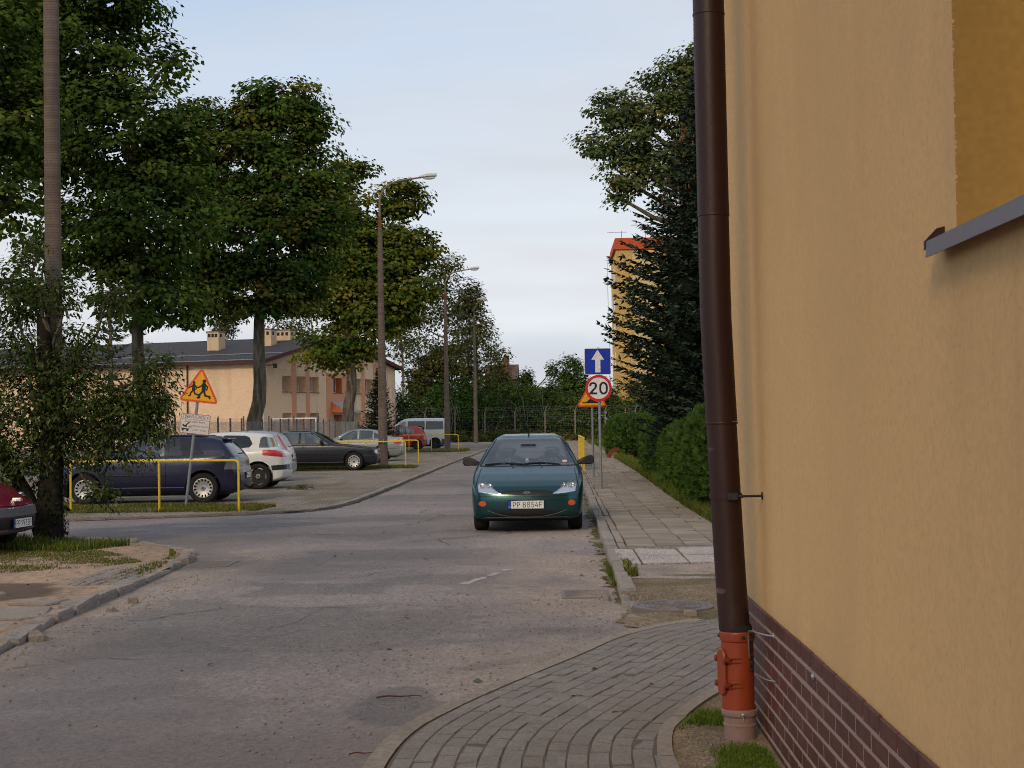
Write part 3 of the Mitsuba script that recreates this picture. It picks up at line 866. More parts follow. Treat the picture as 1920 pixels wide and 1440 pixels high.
# earthing wire from the wall down behind the pipe
wire = spline([(WX - .015, 7.35, .585), (WX - .05, 7.40, .585), (WX - .09, 7.55, .583), (WX - .10, 7.66, .56), (WX - .098, 7.67, .50), (WX - .09, 7.7, .42)], 24)
ew = thing('earthing_wire', 'short grey bent metal rod fixed to the brick plinth beside the orange pipe', 'wire')
obj('rod', tube(wire, .0048, 10), 'm_galv', ew, True)
obj('eyelet', moved(lathe([(.006, -.004), (.016, -.004), (.017, 0), (.016, .004), (.006, .004)], 18), mat4(roty(math.pi / 2), (WX - .019, 7.35, .585))), 'm_galv', ew, True)
obj('chain', cat([moved(lathe([(.006, -.003), (.011, -.003), (.0115, 0), (.011, .003), (.006, .003)], 10), mat4(rotx(math.pi / 2 * (k % 2)) @ roty(.4), (WX - .085 + .004 * math.sin(k), 7.69, .555 - k * .018))) for k in range(11)]), 'm_black_trim', ew)
obj('lower_rod', tube(spline([(WX - .017, 7.33, .375), (WX - .05, 7.45, .367), (WX - .07, 7.6, .37)], 10), .004, 8), 'm_galv', ew, True)
obj('wall_stud', moved(lathe([(0, 0), (.016, 0), (.017, .004), (.012, .008), (.008, .012), (0, .013)], 16), mat4(roty(-math.pi / 2), (WX - .016, 6.24, .578))), 'm_galv', house, 40)

# manhole cover
mh = thing('manhole_cover', 'round cast iron manhole cover set in gravel beside the brown downpipe', 'manhole cover')
ring = lathe([(0.0, .05), (.285, .05), (.287, .045), (.296, .045), (.30, .054), (.335, .056), (.342, .05), (.345, -.06)], 56)
MT = mat4(rotx(0.012) @ roty(.014), (0.985, 13.02, 0.008))
obj('ring', moved(ring, MT), 'm_iron', mh, 25)
pt = []
for r in (.06, .105, .15, .195, .24):
    nseg = 40
    for q4 in range(4):
        a0 = q4 * math.pi / 2 + .16
        a1 = (q4 + 1) * math.pi / 2 - .16
        aa = np.linspace(a0, a1, 10)
        p_ = [(r * math.cos(a), r * math.sin(a), .0515) for a in aa]
        pt.append(tube(p_, .0075, 5))
for a in (math.pi / 4, 3 * math.pi / 4):
    for o in (-.02, .02):
        c_, s_ = math.cos(a), math.sin(a)
        pt.append(tube([(-.26 * c_ - o * s_, -.26 * s_ + o * c_, .052), (.26 * c_ - o * s_, .26 * s_ + o * c_, .052)], .007, 5))
obj('cover_pattern', moved(cat(pt), MT), 'm_iron', mh)


# broken paving slabs and rubble at the left edge, small setts at the corner
def chunk(c, r, h, seed, squash=(1, 1)):
    g = np.random.default_rng(seed)
    a = np.sort(g.uniform(0, 2 * math.pi, 6) * .35 + np.arange(6) * math.pi / 3 * .9)
    rr = r * g.uniform(.7, 1.1, 6)
    return block(np.stack([c[0] + rr * np.cos(a) * squash[0], c[1] + rr * np.sin(a) * squash[1]], 1), c[2] - h, c[2], .012, g.uniform(-.02, .02, 6))


BS = [[(-4.9, 12.7), (-4.45, 12.62), (-4.32, 12.95), (-4.42, 13.5), (-4.92, 13.6)], [(-5.6, 12.4), (-4.95, 12.5), (-4.97, 13.2), (-5.6, 13.2)], [(-5.5, 13.25), (-5.0, 13.25), (-4.97, 13.7), (-5.5, 13.75)],
      [(-4.75, 12.0), (-4.42, 12.05), (-4.4, 12.55), (-4.9, 12.6)], [(-5.3, 11.5), (-4.8, 11.6), (-4.8, 12.1), (-5.35, 12.3)], [(-4.75, 11.3), (-4.3, 11.35), (-4.32, 11.95), (-4.75, 11.9)], [(-4.62, 10.6), (-4.18, 10.7), (-4.2, 11.3), (-4.6, 11.2)],
      [(-4.92, 13.72), (-4.55, 13.62), (-4.42, 13.95), (-4.85, 14.1)], [(-5.2, 10.7), (-4.7, 10.8), (-4.75, 11.35), (-5.2, 11.4)]]
for q in BS:
    obj('broken_slab', block(np.array(q) + rng.uniform(-.03, .03, (len(q), 2)), .0, .062 + rng.uniform(-.01, .012), .015, rng.uniform(-.02, .02, len(q))), 'm_concrete', 'sandy_verge')
for k in range(60):
    a = rng.uniform(0, 1)
    base = np.array([-4.72, 15.6]) * (1 - a) + np.array([-4.55, 17.3]) * a
    q = base + np.array([rng.uniform(-.12, .28), rng.uniform(-.3, .3)])
    q = np.array([-4.98 + (k % 6) * .105, 15.55 + (k // 6) * .19]) + rng.uniform(-.012, .012, 2)
    if q[0] > -4.42:
        continue
    s_ = .045
    obj('sett', block([(q[0] - s_, q[1] - .085), (q[0] + s_, q[1] - .085), (q[0] + s_, q[1] + .085), (q[0] - s_, q[1] + .085)], 0.0, .054 + rng.uniform(-.008, .006), .008, rng.uniform(-.005, .005, 4)), 'm_granite', 'sandy_verge')
loose = [('grey stone lying by the left kerb at the road edge', (-3.98, 11.75), .085), ('small stone chip in front of the left kerb stones', (-3.93, 13.55), .07), ('flat stone at the joint of two left kerb stones', (-3.92, 14.2), .065)]
for lb, (x, y), r in loose:
    obj('stone', chunk((x, y, r * .75), r, r, int(1000 * r), (1, .9)), 'm_granite', label=lb, cat='stone')
obj('stone', chunk((-5.35, 14.6, .09), .16, .09, 51, (1.1, .6)), 'm_granite', label='dark flat stone lying on the bare sand at far left', cat='stone')
obj('stone', chunk((0.70, 12.42, .045), .11, .07, 77, (1.3, .7)), 'm_stone_pale', label='pale flat stone at the gravel edge below the manhole cover', cat='stone')
obj('stone', chunk((0.47, 13.9, .045), .05, .07, 78, (1, .9)), 'm_stone_pale', label='pale broken stone in the gutter by the end of the right kerb', cat='stone')
obj('stone', chunk((1.12, 12.62, .055), .07, .05, 79, (1.5, .6)), 'm_stone_pale', label='thin pale stone flake just in front of the manhole cover', cat='stone')
# grit scattered on the road
gr = []
for k in range(1500):
    if k < 800:
        x, y = rng.uniform(-1.7, .5), rng.uniform(7.2, 14.5)
        if OL.distance(sg.Point(x, y)) < .13 or (y < 12.6 and x > np.interp(y, OUT[:, 1], OUT[:, 0]) - .12):
            continue
    elif k < 1150:
        x, y = rng.uniform(-3.9, 0.4), rng.uniform(8, 24)
    else:
        x, y = -4.0 + abs(rng.normal(0, .3)), rng.uniform(9.5, 19)
    r = rng.uniform(.003, .011)
    v, f = trimesh.creation.icosahedron().vertices, trimesh.creation.icosahedron().faces
    gr.append((v * r * rng.uniform(.6, 1.2, 3) + [x, y, r * .4], f))
obj('grit', cat(gr), 'm_granite', kind='stuff', label='small loose stones scattered over the asphalt', cat='grit')


def twig(key_label, p0, ang, L, r, bend, z=.01):
    n = 9
    t = np.linspace(0, 1, n)
    pts = np.stack([p0[0] + L * t * math.cos(ang) - bend * np.sin(t * 3) * math.sin(ang), p0[1] + L * t * math.sin(ang) + bend * np.sin(t * 3) * math.cos(ang), z + r + .004 * np.sin(t * 9)], 1)
    obj('twig', tube(pts, np.linspace(r, r * .45, n), 7), 'm_twig', smooth=True, label=key_label, cat='twig')


twig('bent reddish twig lying on the asphalt left of the pavers', (-1.06, 9.05), .06, .27, .006, .05)
twig('short brown twig on the asphalt at the bottom edge', (-1.02, 7.52), .12, .16, .004, .03)
twig('small dark twig on the grey pavers near the orange pipe', (0.30, 8.45), .3, .08, .003, .01, .026)
twig('thin dark twig across the middle of the grey pavers', (0.08, 8.95), .2, .07, .003, .012, .026)

# cracks in the asphalt, gutter dirt and litter
ck = []
for sx_, sy_, ang, n_, w_ in [(-4.0, 23.0, .05, 34, .016), (-4.0, 28.5, -.04, 30, .02), (-2.4, 16.2, .25, 16, .010), (-3.6, 12.9, .12, 18, .010), (-1.4, 20.5, 1.45, 26, .014), (-2.9, 24.0, 1.5, 40, .018), (-4.0, 41.0, .03, 36, .03), (-3.7, 10.4, .35, 12, .008), (-7.0, 25.2, .12, 26, .015), (-1.9, 13.8, -.1, 14, .009)]:
    p = np.array([sx_, sy_])
    a = ang
    for i in range(n_):
        a = ang + (a - ang) * .6 + rng.normal() * .35
        L = rng.uniform(.08, .2)
        q = p + L * np.array([math.cos(a), math.sin(a)])
        if q[0] > .5:
            break
        s_ = np.array([-math.sin(a), math.cos(a)]) * w_ * rng.uniform(.5, 1.7)
        if rng.random() > .12:
            ck.append(poly_sheet([p - s_ * .5, q - s_ * .4, q + s_ * .4, p + s_ * .5], .0045))
        p = q
obj('crack', cat(ck), 'm_crack', 'road', kind='stuff')
flat('m_crack', (0.040, 0.035, 0.033), 0.95, 0.05)
gd_ = []
y = 13.6
while y < 34:
    L = rng.uniform(.15, .5)
    if rng.random() < .8:
        w = rng.uniform(.03, .17) * (1 if y > 15 else .6)
        x = kerb_x(y) - .004
        gd_.append(poly_sheet([(x, y), (x, y + L), (x - w * .7, y + L * .8), (x - w, y + L * .45), (x - w * .5, y + L * .1)], .0048 + .0004 * rng.random()))
    y += L * .8
obj('gutter_dirt', cat(gd_), 'm_soil', 'road', kind='stuff')

# ------------------------------------------------------------------ cars: a body is the smooth intersection of its side, plan and front outlines
def poly_sdf(poly, ax, ay, blur):
    """Signed distance to a polygon on the grid of the two axes, its corners rounded by a blur (metres)."""
    X, Y = np.meshgrid(ax, ay, indexing='ij')
    p = np.asarray(poly, float)
    d = np.full(X.shape, 1e9)
    ins = np.zeros(X.shape, bool)
    for i in range(len(p)):
        a, b = p[i], p[(i + 1) % len(p)]
        e = b - a
        t = np.clip(((X - a[0]) * e[0] + (Y - a[1]) * e[1]) / (e @ e + 1e-12), 0, 1)
        d = np.minimum(d, np.hypot(X - a[0] - t * e[0], Y - a[1] - t * e[1]))
        c = ((a[1] > Y) != (b[1] > Y)) & (X < (b[0] - a[0]) * (Y - a[1]) / (b[1] - a[1] + 1e-12) + a[0])
        ins ^= c
    d[ins] *= -1
    return ndimage.gaussian_filter(d, blur / (ax[1] - ax[0]))


def smax(a, b, k):
    h = np.maximum(k - np.abs(a - b), 0) / k
    return np.maximum(a, b) + h * h * k * 0.25


def surface_net(F, axes):
    """Quads of the zero set of the grid F, vertices at the mean edge crossing, outward."""
    S = F < 0
    n = np.array(F.shape) - 1
    corner = [(i, j, k) for i in (0, 1) for j in (0, 1) for k in (0, 1)]
    cnt = np.zeros(n, int)
    acc = np.zeros(tuple(n) + (3,))
    hit = np.zeros(n, int)
    for a in corner:
        for d in range(3):
            if a[d] == 0:
                b = list(a)
                b[d] = 1
                sa = tuple(slice(o, o + m) for o, m in zip(a, n))
                sb = tuple(slice(o, o + m) for o, m in zip(b, n))
                fa, fb = F[sa], F[sb]
                cr = (fa < 0) != (fb < 0)
                t = np.where(cr, fa / np.where(cr, fa - fb, 1), 0)
                pos = np.zeros(tuple(n) + (3,))
                pos[...] = a
                pos[..., d] = t
                acc += np.where(cr[..., None], pos, 0)
                hit += cr
    act = hit > 0
    idx = np.full(n, -1)
    idx[act] = np.arange(act.sum())
    ijk = np.stack(np.nonzero(act), 1)
    v = ijk + acc[act] / hit[act][:, None]
    h = np.array([ax[1] - ax[0] for ax in axes])
    v = v * h + np.array([ax[0] for ax in axes])
    quads = []
    for d in range(3):
        e1, e2 = (d + 1) % 3, (d + 2) % 3
        sl0 = [slice(None)] * 3
        sl1 = [slice(None)] * 3
        sl0[d], sl1[d] = slice(0, -1), slice(1, None)
        s0, s1 = S[tuple(sl0)], S[tuple(sl1)]
        for val in (True, False):
            q = np.stack(np.nonzero((s0 != s1) & (s0 == val)), 1)
            q = q[(q[:, e1] > 0) & (q[:, e2] > 0) & (q[:, e1] < n[e1]) & (q[:, e2] < n[e2])]
            o1, o2 = np.eye(3, dtype=int)[e1], np.eye(3, dtype=int)[e2]
            c = [idx[tuple((q - o1 * a - o2 * b).T)] for a, b in ((0, 0), (1, 0), (1, 1), (0, 1))]
            c = np.stack(c, 1)
            quads.append(c if val else c[:, ::-1])
    f = np.vstack(quads)
    return v, np.vstack([f[:, [0, 1, 2]], f[:, [0, 2, 3]]])


class Body:
    """x runs from the nose (0) to the tail (L), y across, z up."""

    def __init__(s, side, plan, sect, bow_f, bow_r, k=0.09, step=0.034, top_plan=None, z_top=1.0):
        L, W, Hh = max(p[0] for p in side), max(p[1] for p in plan), max(p[1] for p in side)
        s.L, s.W, s.H = L, W, Hh
        fine = 0.02
        s.ax = np.arange(-0.25, L + 0.25, fine)
        s.ay = np.arange(-W - 0.2, W + 0.2, fine)
        s.az = np.arange(-0.05, Hh + 0.25, fine)
        s.S = poly_sdf(side, s.ax, s.az, 0.022)
        pl = [(x, w) for x, w in plan] + [(x, -w) for x, w in plan[::-1]]
        s.P = poly_sdf(pl, s.ax, s.ay, 0.04)
        sc = [(w, z) for z, w in sect] + [(-w, z) for z, w in sect[::-1]]
        s.Q = poly_sdf(sc, s.ay, s.az, 0.025)
        s.bow_f, s.bow_r, s.k = bow_f, bow_r, k
        g = [np.arange(-0.12, L + 0.13, step), np.arange(-W - 0.1, W + 0.1, step), np.arange(0.02, Hh + 0.12, step)]
        X, Y, Z = np.meshgrid(*g, indexing='ij')
        P = np.stack([X, Y, Z], -1).reshape(-1, 3)
        F = s.f(P).reshape(X.shape)
        s.g, s.F = g, F
        v, fc = surface_net(F, g)
        for _ in range(4):
            gr = s.grad(v)
            v = v - gr * (s.f(v) / np.maximum((gr * gr).sum(1), 0.2))[:, None] * 0.8
        s.v, s.fc = v, fc
        s.cache = {}
        s.solid = man((v, fc))

    @staticmethod
    def look(G, a, b, p, q):
        return ndimage.map_coordinates(G, [(p - a[0]) / (a[1] - a[0]), (q - b[0]) / (b[1] - b[0])], order=1, mode='nearest')

    def f(s, p):
        x, y, z = p[:, 0], p[:, 1], p[:, 2]
        mid = s.L * 0.5
        bow = np.where(x < mid, -s.bow_f * np.clip((mid - x) / mid * 1.6, 0, 1), s.bow_r * np.clip((x - mid) / mid * 1.6, 0, 1))
        xs = x + bow * y * y
        a = s.look(s.S, s.ax, s.az, xs, z)
        b = s.look(s.P, s.ax, s.ay, x, y)
        c = s.look(s.Q, s.ay, s.az, y, z)
        return smax(smax(b, c, 0.05), a, s.k)

    def grad(s, p, e=0.008):
        return np.stack([(s.f(p + o) - s.f(p - o)) / (2 * e) for o in np.eye(3) * e], 1)

    def inner(s, t):
        if t not in s.cache:
            s.cache[t] = man(surface_net(s.F + t, s.g))
        return s.cache[t]


def painted(b, m, mat, M, tol=0.008):
    """A cut piece of the body as a shape: body normals on the outer skin, flat normals on the cuts."""
    v, f = unman(m) if not isinstance(m, tuple) else m
    if len(f) == 0:
        return None
    on = np.abs(b.f(v)) < tol
    skin = on[f].all(1)
    fs, fo = f[skin], f[~skin]
    g = b.grad(v, 0.012)
    g /= np.linalg.norm(g, axis=1, keepdims=True) + 1e-9
    fn = np.cross(v[fs[:, 1]] - v[fs[:, 0]], v[fs[:, 2]] - v[fs[:, 0]])
    fn /= np.linalg.norm(fn, axis=1, keepdims=True) + 1e-12
    bad = (g[fs].mean(1) * fn).sum(1) < 0.6
    fo = np.vstack([fo, fs[bad]])
    fs = fs[~bad]
    vo = v[fo].reshape(-1, 3)
    no = np.repeat(np.cross(v[fo[:, 1]] - v[fo[:, 0]], v[fo[:, 2]] - v[fo[:, 0]]), 3, axis=0)
    no /= np.linalg.norm(no, axis=1, keepdims=True) + 1e-12
    V = np.vstack([v, vo])
    N = np.vstack([g, no])
    Fc = np.vstack([fs, np.arange(len(vo)).reshape(-1, 3) + len(v)])
    R = M[:3, :3]
    V = V @ R.T + M[:3, 3]
    N = N @ R.T
    return {'type': 'ply', 'filename': meshkit.write_ply((V, Fc), False, normals=N), 'face_normals': False, 'bsdf': {'type': 'ref', 'id': mat}}


def skin_only(b, m, tol=0.012):
    v, f = unman(m)
    keep = (np.abs(b.f(v)) < tol)[f].all(1)
    return v, f[keep]


def prism_y(poly, y0, y1):
    """(x, z) polygon swept from y0 to y1."""
    m = trimesh.creation.extrude_polygon(sg.Polygon(poly).buffer(0), y1 - y0, engine='earcut')
    return man(moved(m, np.array([[1, 0, 0, 0], [0, 0, -1, y1], [0, 1, 0, 0], [0, 0, 0, 1.0]])))


def prism_x(poly, x0, x1):
    """(y, z) polygon swept from x0 to x1."""
    m = trimesh.creation.extrude_polygon(sg.Polygon(poly).buffer(0), x1 - x0, engine='earcut')
    return man(moved(m, np.array([[0, 0, 1, x0], [1, 0, 0, 0], [0, 1, 0, 0], [0, 0, 0, 1.0]])))


def rounded(poly, r):
    return list(sg.Polygon(poly).buffer(-r).buffer(2 * r).buffer(-r).exterior.coords)[:-1]


def seam_y(pts, w=0.010):
    return list(sg.LineString(pts).buffer(w / 2, cap_style=2).exterior.coords)[:-1]


def wheel(parent, x, y, r, M, kind, width=0.19, side=1):
    """tyre > rim with its holes; y is the outer face; side = sign of the outward direction."""
    w = width
    rr = r * 0.66
    ty = lathe([(rr, 0), (rr + .012, .006), (r - .035, .012), (r - .010, -.006), (r, -.03), (r, -w + .03), (r - .010, -w + .006), (r - .035, -w - .012), (rr, -w)], 40)
    B = mat4(np.array([[1, 0, 0], [0, 0, side], [0, -side, 0.0]]), (x, y, r)) if side > 0 else mat4(np.array([[1, 0, 0], [0, 0, -1], [0, 1, 0.0]]), (x, y, r))
    key = obj('wheel', moved(ty, M @ B), 'm_rubber', parent, 40)
    n, hr, hs = {'cover': (15, .80, .055), 'bmw': (12, .78, .045), 'spoke': (5, .58, .30), 'plain': (8, .70, .05), 'steel': (10, .62, .06)}[kind]
    disc = lman([(0, .004), (rr * .22, .004), (rr * .30, -.012), (rr * .62, -.006), (rr * .9, .004), (rr * 1.0, .002), (rr * 1.02, -.012), (rr, -.02), (0, -.03)], 40)
    hole = []
    for i in range(n):
        a = i * 2 * math.pi / n
        if kind == 'spoke':
            q = [(rr * .30, -.04), (rr * .88, -.16), (rr * .90, .16), (rr * .30, .04)]
            pg = sg.Polygon(q).buffer(.008)
        elif kind == 'cover':
            pg = sg.box(rr * .70, -rr * .065, rr * .92, rr * .065).buffer(.004)
        elif kind == 'steel':
            pg = sg.Point(rr * .68, 0).buffer(rr * .10)
        else:
            pg = sg.box(rr * .72, -rr * .10, rr * .90, rr * .10).buffer(.004)
        h = trimesh.creation.extrude_polygon(pg, .2, engine='earcut')
        hole.append(man(moved(h, mat4(rotz(a), (0, 0, -.1)))))
    for h in hole:
        disc = disc - h
    obj('rim', moved(unman(disc), M @ B), 'm_black' if kind == 'steel' else 'm_hub', key, 30)
    obj('hub_cap', moved(lathe([(0, .012), (rr * .13, .010), (rr * .17, .003), (rr * .17, -.01)], 24), M @ B), 'm_grey_trim', key, 30)
    obj('drum', moved(lathe([(0, -.05), (rr, -.05), (rr, -w)], 24), M @ B), 'm_black', key, 30)
    return key


def text_on(string, height, depth=0.002, bold=False, cx=True):
    m = meshkit.text_mesh(string, height, depth, bold)
    v = np.array(m.vertices)
    if cx:
        v[:, 0] -= (v[:, 0].min() + v[:, 0].max()) / 2
    return v, np.array(m.faces)


def licence_plate(parent, string, frame, tilt=0.0):
    """frame: 4x4 with x along the plate to the reader's right, y up, z towards the reader."""
    key = obj('licence_plate', moved(bbox_c(-.26, .26, -.057, .057, -.006, 0, .002), frame), 'm_plate', parent)
    obj('plate_frame', moved(cat([bbox_c(-.268, .268, -.068, -.0575, -.008, .003, .002), bbox_c(-.268, .268, .0575, .064, -.008, .003, .002), bbox_c(-.268, -.2605, -.068, .064, -.008, .003, .002), bbox_c(.2605, .268, -.068, .064, -.008, .003, .002)]), frame), 'm_ink', key)
    obj('blue_band', moved(bbox_c(-.2595, -.218, -.0565, .0565, -.002, .0012, .0005), frame), 'm_plate_blue', key)
    obj('country_letters', moved(moved(text_on('PL', .020, .001), mat4(t=(-.239, -.044, .0012))), frame), 'm_plate', key)
    v, f = text_on(string, .078, .0012)
    s = .425 / np.ptp(v[:, 0])
    v = v * [s, 1, 1] + [.021, -.039, .0002]
    obj('number', moved((v, f), frame), 'm_ink', key)
    return key


def build_car(name, label, catg, group, b, M, paint, win_side, screen, rear, wheels, arches, rim, lamps=(), seams=(), trims=(), dark_glass=False, cabin=None, mirrors=None, belt=0.95, seats=((1.75, 0.36), (1.75, -0.36), (2.7, 0.36), (2.7, -0.36)), glass_h=1.2, side_glass_dark=False, cut_front=(), driver_wheel=True, flipy=True, handle=None):
    """M maps car space (x from nose to tail, y across, z up) to the world."""
    key = thing(name, label, catg, group)
    W, L = b.W, b.L
    solid = b.solid
    rw = wheels[2]
    for xa in arches:
        for sgn in (-1, 1):
            c = trimesh.creation.cylinder(rw + 0.055, 0.36, sections=48)
            cm = man(moved(c, mat4(rotx(math.pi / 2), (xa, sgn * (W - 0.06), rw + .008))))
            solid = solid - cm
    inner = b.inner(0.035)
    x0, x1 = cabin
    inner = inner ^ man(box(x0, x1, -2, 2, 0.52, 3))
    shell = solid - inner
    cut = None
    glass = []
    thick = shell
    for i, q in enumerate(win_side):
        for sgn in (-1, 1):
            pr = prism_y(q, *((0.25, 1.5) if sgn > 0 else (-1.5, -0.25)))
            glass.append(('side_window', thick ^ pr, pr, i))
    if screen:
        pr = prism_x(screen[0], screen[1], screen[2])
        glass.append(('windscreen', thick ^ pr, pr, 0))
    if rear:
        pr = prism_x(rear[0], rear[1], rear[2])
        glass.append(('rear_window', thick ^ pr, pr, 0))
    for _, _, pr, _ in glass:
        shell = shell - pr
    for q in seams:                      # narrow shut lines
        kind, pts, lo, hi = q
        for sgn in (-1, 1):
            pr = prism_y(seam_y(pts), *((lo, hi) if sgn > 0 else (-hi, -lo))) if kind == 'y' else prism_x(seam_y(pts), lo, hi)
            core = b.inner(0.016) if kind == 'y' else b.inner(0.016)
            shell = shell - (pr - core)
            if kind != 'y':
                break
    lamp_parts = []
    for (nm, kind, q, lo, hi, mt, depth) in lamps:
        prs = []
        if kind == 'x':
            for sgn in ((1,) if nm.endswith('!') else (1, -1)):
                prs.append(prism_x([(sgn * y, z) for y, z in q], lo, hi))
        else:
            for sgn in (1, -1):
                prs.append(prism_y(q, *((lo, hi) if sgn > 0 else (-hi, -lo))))
        core = b.inner(depth)
        for pr in prs:
            pc = (b.solid ^ pr) - core
            shell = shell - (pr - core)
            lamp_parts.append((nm.rstrip('!'), pc, mt))
    k2 = f'{key}__body'
    scene[k2] = painted(b, shell, paint, M)
    for nm, m, pr, i in glass:
        gv_, gf_ = skin_only(b, m)
        if len(gf_) == 0:
            continue
        gk = numbered(f'{key}__{nm}')
        dark = dark_glass or (side_glass_dark and nm != 'windscreen' and not (nm == 'side_window' and i == 0))
        scene[gk] = painted(b, (gv_, gf_), 'm_glass_dark' if dark else 'm_glass', M, 0.013)
        # rubber rim just inside the opening
    for nm, pc, mt in lamp_parts:
        if mt == 'headlight':
            gv_, gf_ = skin_only(b, pc)
            if len(gf_) == 0:
                continue
            hk = numbered(f'{key}__{nm}')
            scene[hk] = painted(b, (gv_, gf_), 'm_lens', M, 0.013)
            c = gv_.mean(0)
            g_ = b.grad(gv_[np.unique(gf_)], .02).mean(0)
            g_ /= np.linalg.norm(g_)
            back = b.inner(0.022)
            vv_, ff_ = unman(pc)
            rv = vv_ - g_ * 0.0
            # reflector: the skin moved inwards, with two bowls
            obj('reflector', moved((gv_ - b.grad(gv_, .02) * 0.030, gf_), M), 'm_reflector', hk)
            sg_ = np.sign(c[1]) if abs(c[1]) > .05 else 1
            for dy, dz, r_ in ((0.07, 0.012, .052), (-.05, -.015, .038)):
                cc = c + np.array([0.0, sg_ * dy, dz])
                cc = cc - b.grad(cc[None], .02)[0] * (b.f(cc[None])[0] + 0.022)
                bowl = lathe([(0, -.03), (r_ * .5, -.024), (r_ * .85, -.006), (r_, .012), (r_ * 1.04, .012), (r_ * 1.0, -.02)], 20)
                zax = np.array([-1.0, sg_ * .25, .1])
                zax /= np.linalg.norm(zax)
                xax = np.cross([0, 0, 1.0], zax)
                xax /= np.linalg.norm(xax)
                obj('bowl', moved(moved(bowl, mat4(np.stack([xax, np.cross(zax, xax), zax], 1), cc)), M), 'm_chrome', hk, 40)
        else:
            d = painted(b, pc, mt, M, .004)
            if d:
                scene[numbered(f'{key}__{nm}')] = d
    # wheels, wheel housings, floor, cabin
    xs, yo, r = wheels
    for xa in xs:
        for sgn in (-1, 1):
            wheel(key, xa, sgn * yo, r, M, rim, side=sgn)
            lin = lathe([(r + .052, 0.0), (r + .052, -.30), (0, -.30)], 36)
            Bm = mat4(np.array([[1, 0, 0], [0, 0, sgn], [0, -sgn if sgn > 0 else 1, 0.0]]), (xa, sgn * (W - .045), r + .008))
            lv, lf = moved(lin, Bm)
            cc = lv[lf].mean(1)
            obj('wheel_housing', moved((lv, lf[cc[:, 2] > .2]), M), 'm_black', key, 40)
    fl = [bbox_c(.35, L - .35, -W + .18, W - .18, .16, .26, .03), bbox_c(cabin[0] + .05, cabin[1] - .1, -W + .1, W - .1, .525, .55, .005)]
    obj('underbody', moved(cat(fl), M), 'm_black', key)
    seat_ms = []
    for sx, sy in seats:
        pr = m3.Manifold.hull_points(np.vstack([unman(man(bbox_c(sx + .10, sx + .24, sy - .22, sy + .22, .55, .75, .05)))[0], unman(man(bbox_c(sx + .25, sx + .36, sy - .20, sy + .20, 1.0, 1.06, .05)))[0]]))
        hd = m3.Manifold.hull_points(np.vstack([unman(man(bbox_c(sx + .27, sx + .36, sy - .13, sy + .13, min(1.08, b.H - .35), min(1.2, b.H - .22), .04)))[0]]))
        seat_ms += [unman(pr), unman(hd), bbox_c(sx - .28, sx + .2, sy - .22, sy + .22, .55, .68, .04)]
    if seat_ms:
        obj('seats', moved(cat(seat_ms), M), 'm_seat', key, 30)
    dash = bbox_c(cabin[0] + .12, cabin[0] + .50, -W + .14, W - .14, .55, belt - .035, .06)
    obj('dashboard', moved(dash, M), 'm_interior', key)
    if driver_wheel:
        sw = lathe([(.165, -.014), (.18, -.012), (.19, 0), (.18, .012), (.165, .014), (.158, 0), (.165, -.014)], 24)
        obj('steering_wheel', moved(cat([moved(sw, mat4(roty(-math.pi / 2 + .45), (cabin[0] + .62, -.36, belt - .03)))]), M), 'm_black_trim', key, 40)
        obj('rear_view_mirror', moved(bbox_c(cabin[0] + .62, cabin[0] + .65, -.12, .12, b.H - .22, b.H - .155, .012), M), 'm_black_trim', key)
    if mirrors:
        mx, mz, mw, pm = mirrors
        for sgn in (-1, 1):
            hull = m3.Manifold.hull_points(np.array([[mx - .05, sgn * (W - .12), mz - .05], [mx + .05, sgn * (W - .12), mz - .05], [mx, sgn * (W - .12), mz - .01]] + [[mx + dx, sgn * (W + mw * t), mz + dz] for t, dzs in ((.0, (-.045, .05)), (.45, (-.055, .085)), (.85, (-.05, .085)), (1.0, (-.02, .05))) for dz in dzs for dx in (-.06 * (1 - t * .5), .05)], float))
            mm = unman(hull.refine_to_length(.04))
            tm = trimesh.Trimesh(*mm)
            trimesh.smoothing.filter_taubin(tm, iterations=6)
            obj('wing_mirror', moved((tm.vertices, tm.faces), M), pm, key, True)
    for nm, mesh, mt in trims:
        obj(nm, moved(mesh, M), mt, key, 35)
    if handle:
        for hx, hz in handle:
            for sgn in (-1, 1):
                yy = W + .004 - 0.012
                cpt = np.array([[hx, sgn * W, hz]])
                cpt[0, 1] -= sgn * b.f(cpt)[0] / max(abs(b.grad(cpt)[0, 1]), .3)
                y_ = cpt[0, 1]
                obj('door_handle', moved(bbox_c(hx - .08, hx + .08, min(y_ - sgn * .02, y_ + sgn * .018), max(y_ - sgn * .02, y_ + sgn * .018), hz - .014, hz + .016, .006), M), 'm_black_trim', key)
    return key


def placed(nose_xy, heading, z=0.0):
    """Car space to world: nose centre at nose_xy; heading = direction the car faces (radians from +X)."""
    c, s = math.cos(heading), math.sin(heading)
    R = np.array([[-c, -(-s), 0], [-s, -c, 0], [0, 0, 1.0]])   # x (nose to tail) points backwards
    R = np.array([[-c, s, 0], [-s, -c, 0], [0, 0, 1.0]])
    return mat4(R, (nose_xy[0], nose_xy[1], z))


for nm_, c_ in {'p_teal': (0.004, 0.058, 0.070), 'p_navy': (0.006, 0.009, 0.040), 'p_white': (0.62, 0.62, 0.60), 'p_silver': (0.42, 0.42, 0.41), 'p_graphite': (0.020, 0.023, 0.032), 'p_silver_grey': (0.36, 0.37, 0.38), 'p_red': (0.42, 0.012, 0.014), 'p_maroon': (0.135, 0.008, 0.022)}.items():
    metal = 0.65 if nm_ in ('p_teal', 'p_silver', 'p_silver_grey', 'p_graphite') else (.35 if nm_ == 'p_navy' else 0.0)
    flat(nm_, c_, 0.24, 0.5, metal, coat=1.0)


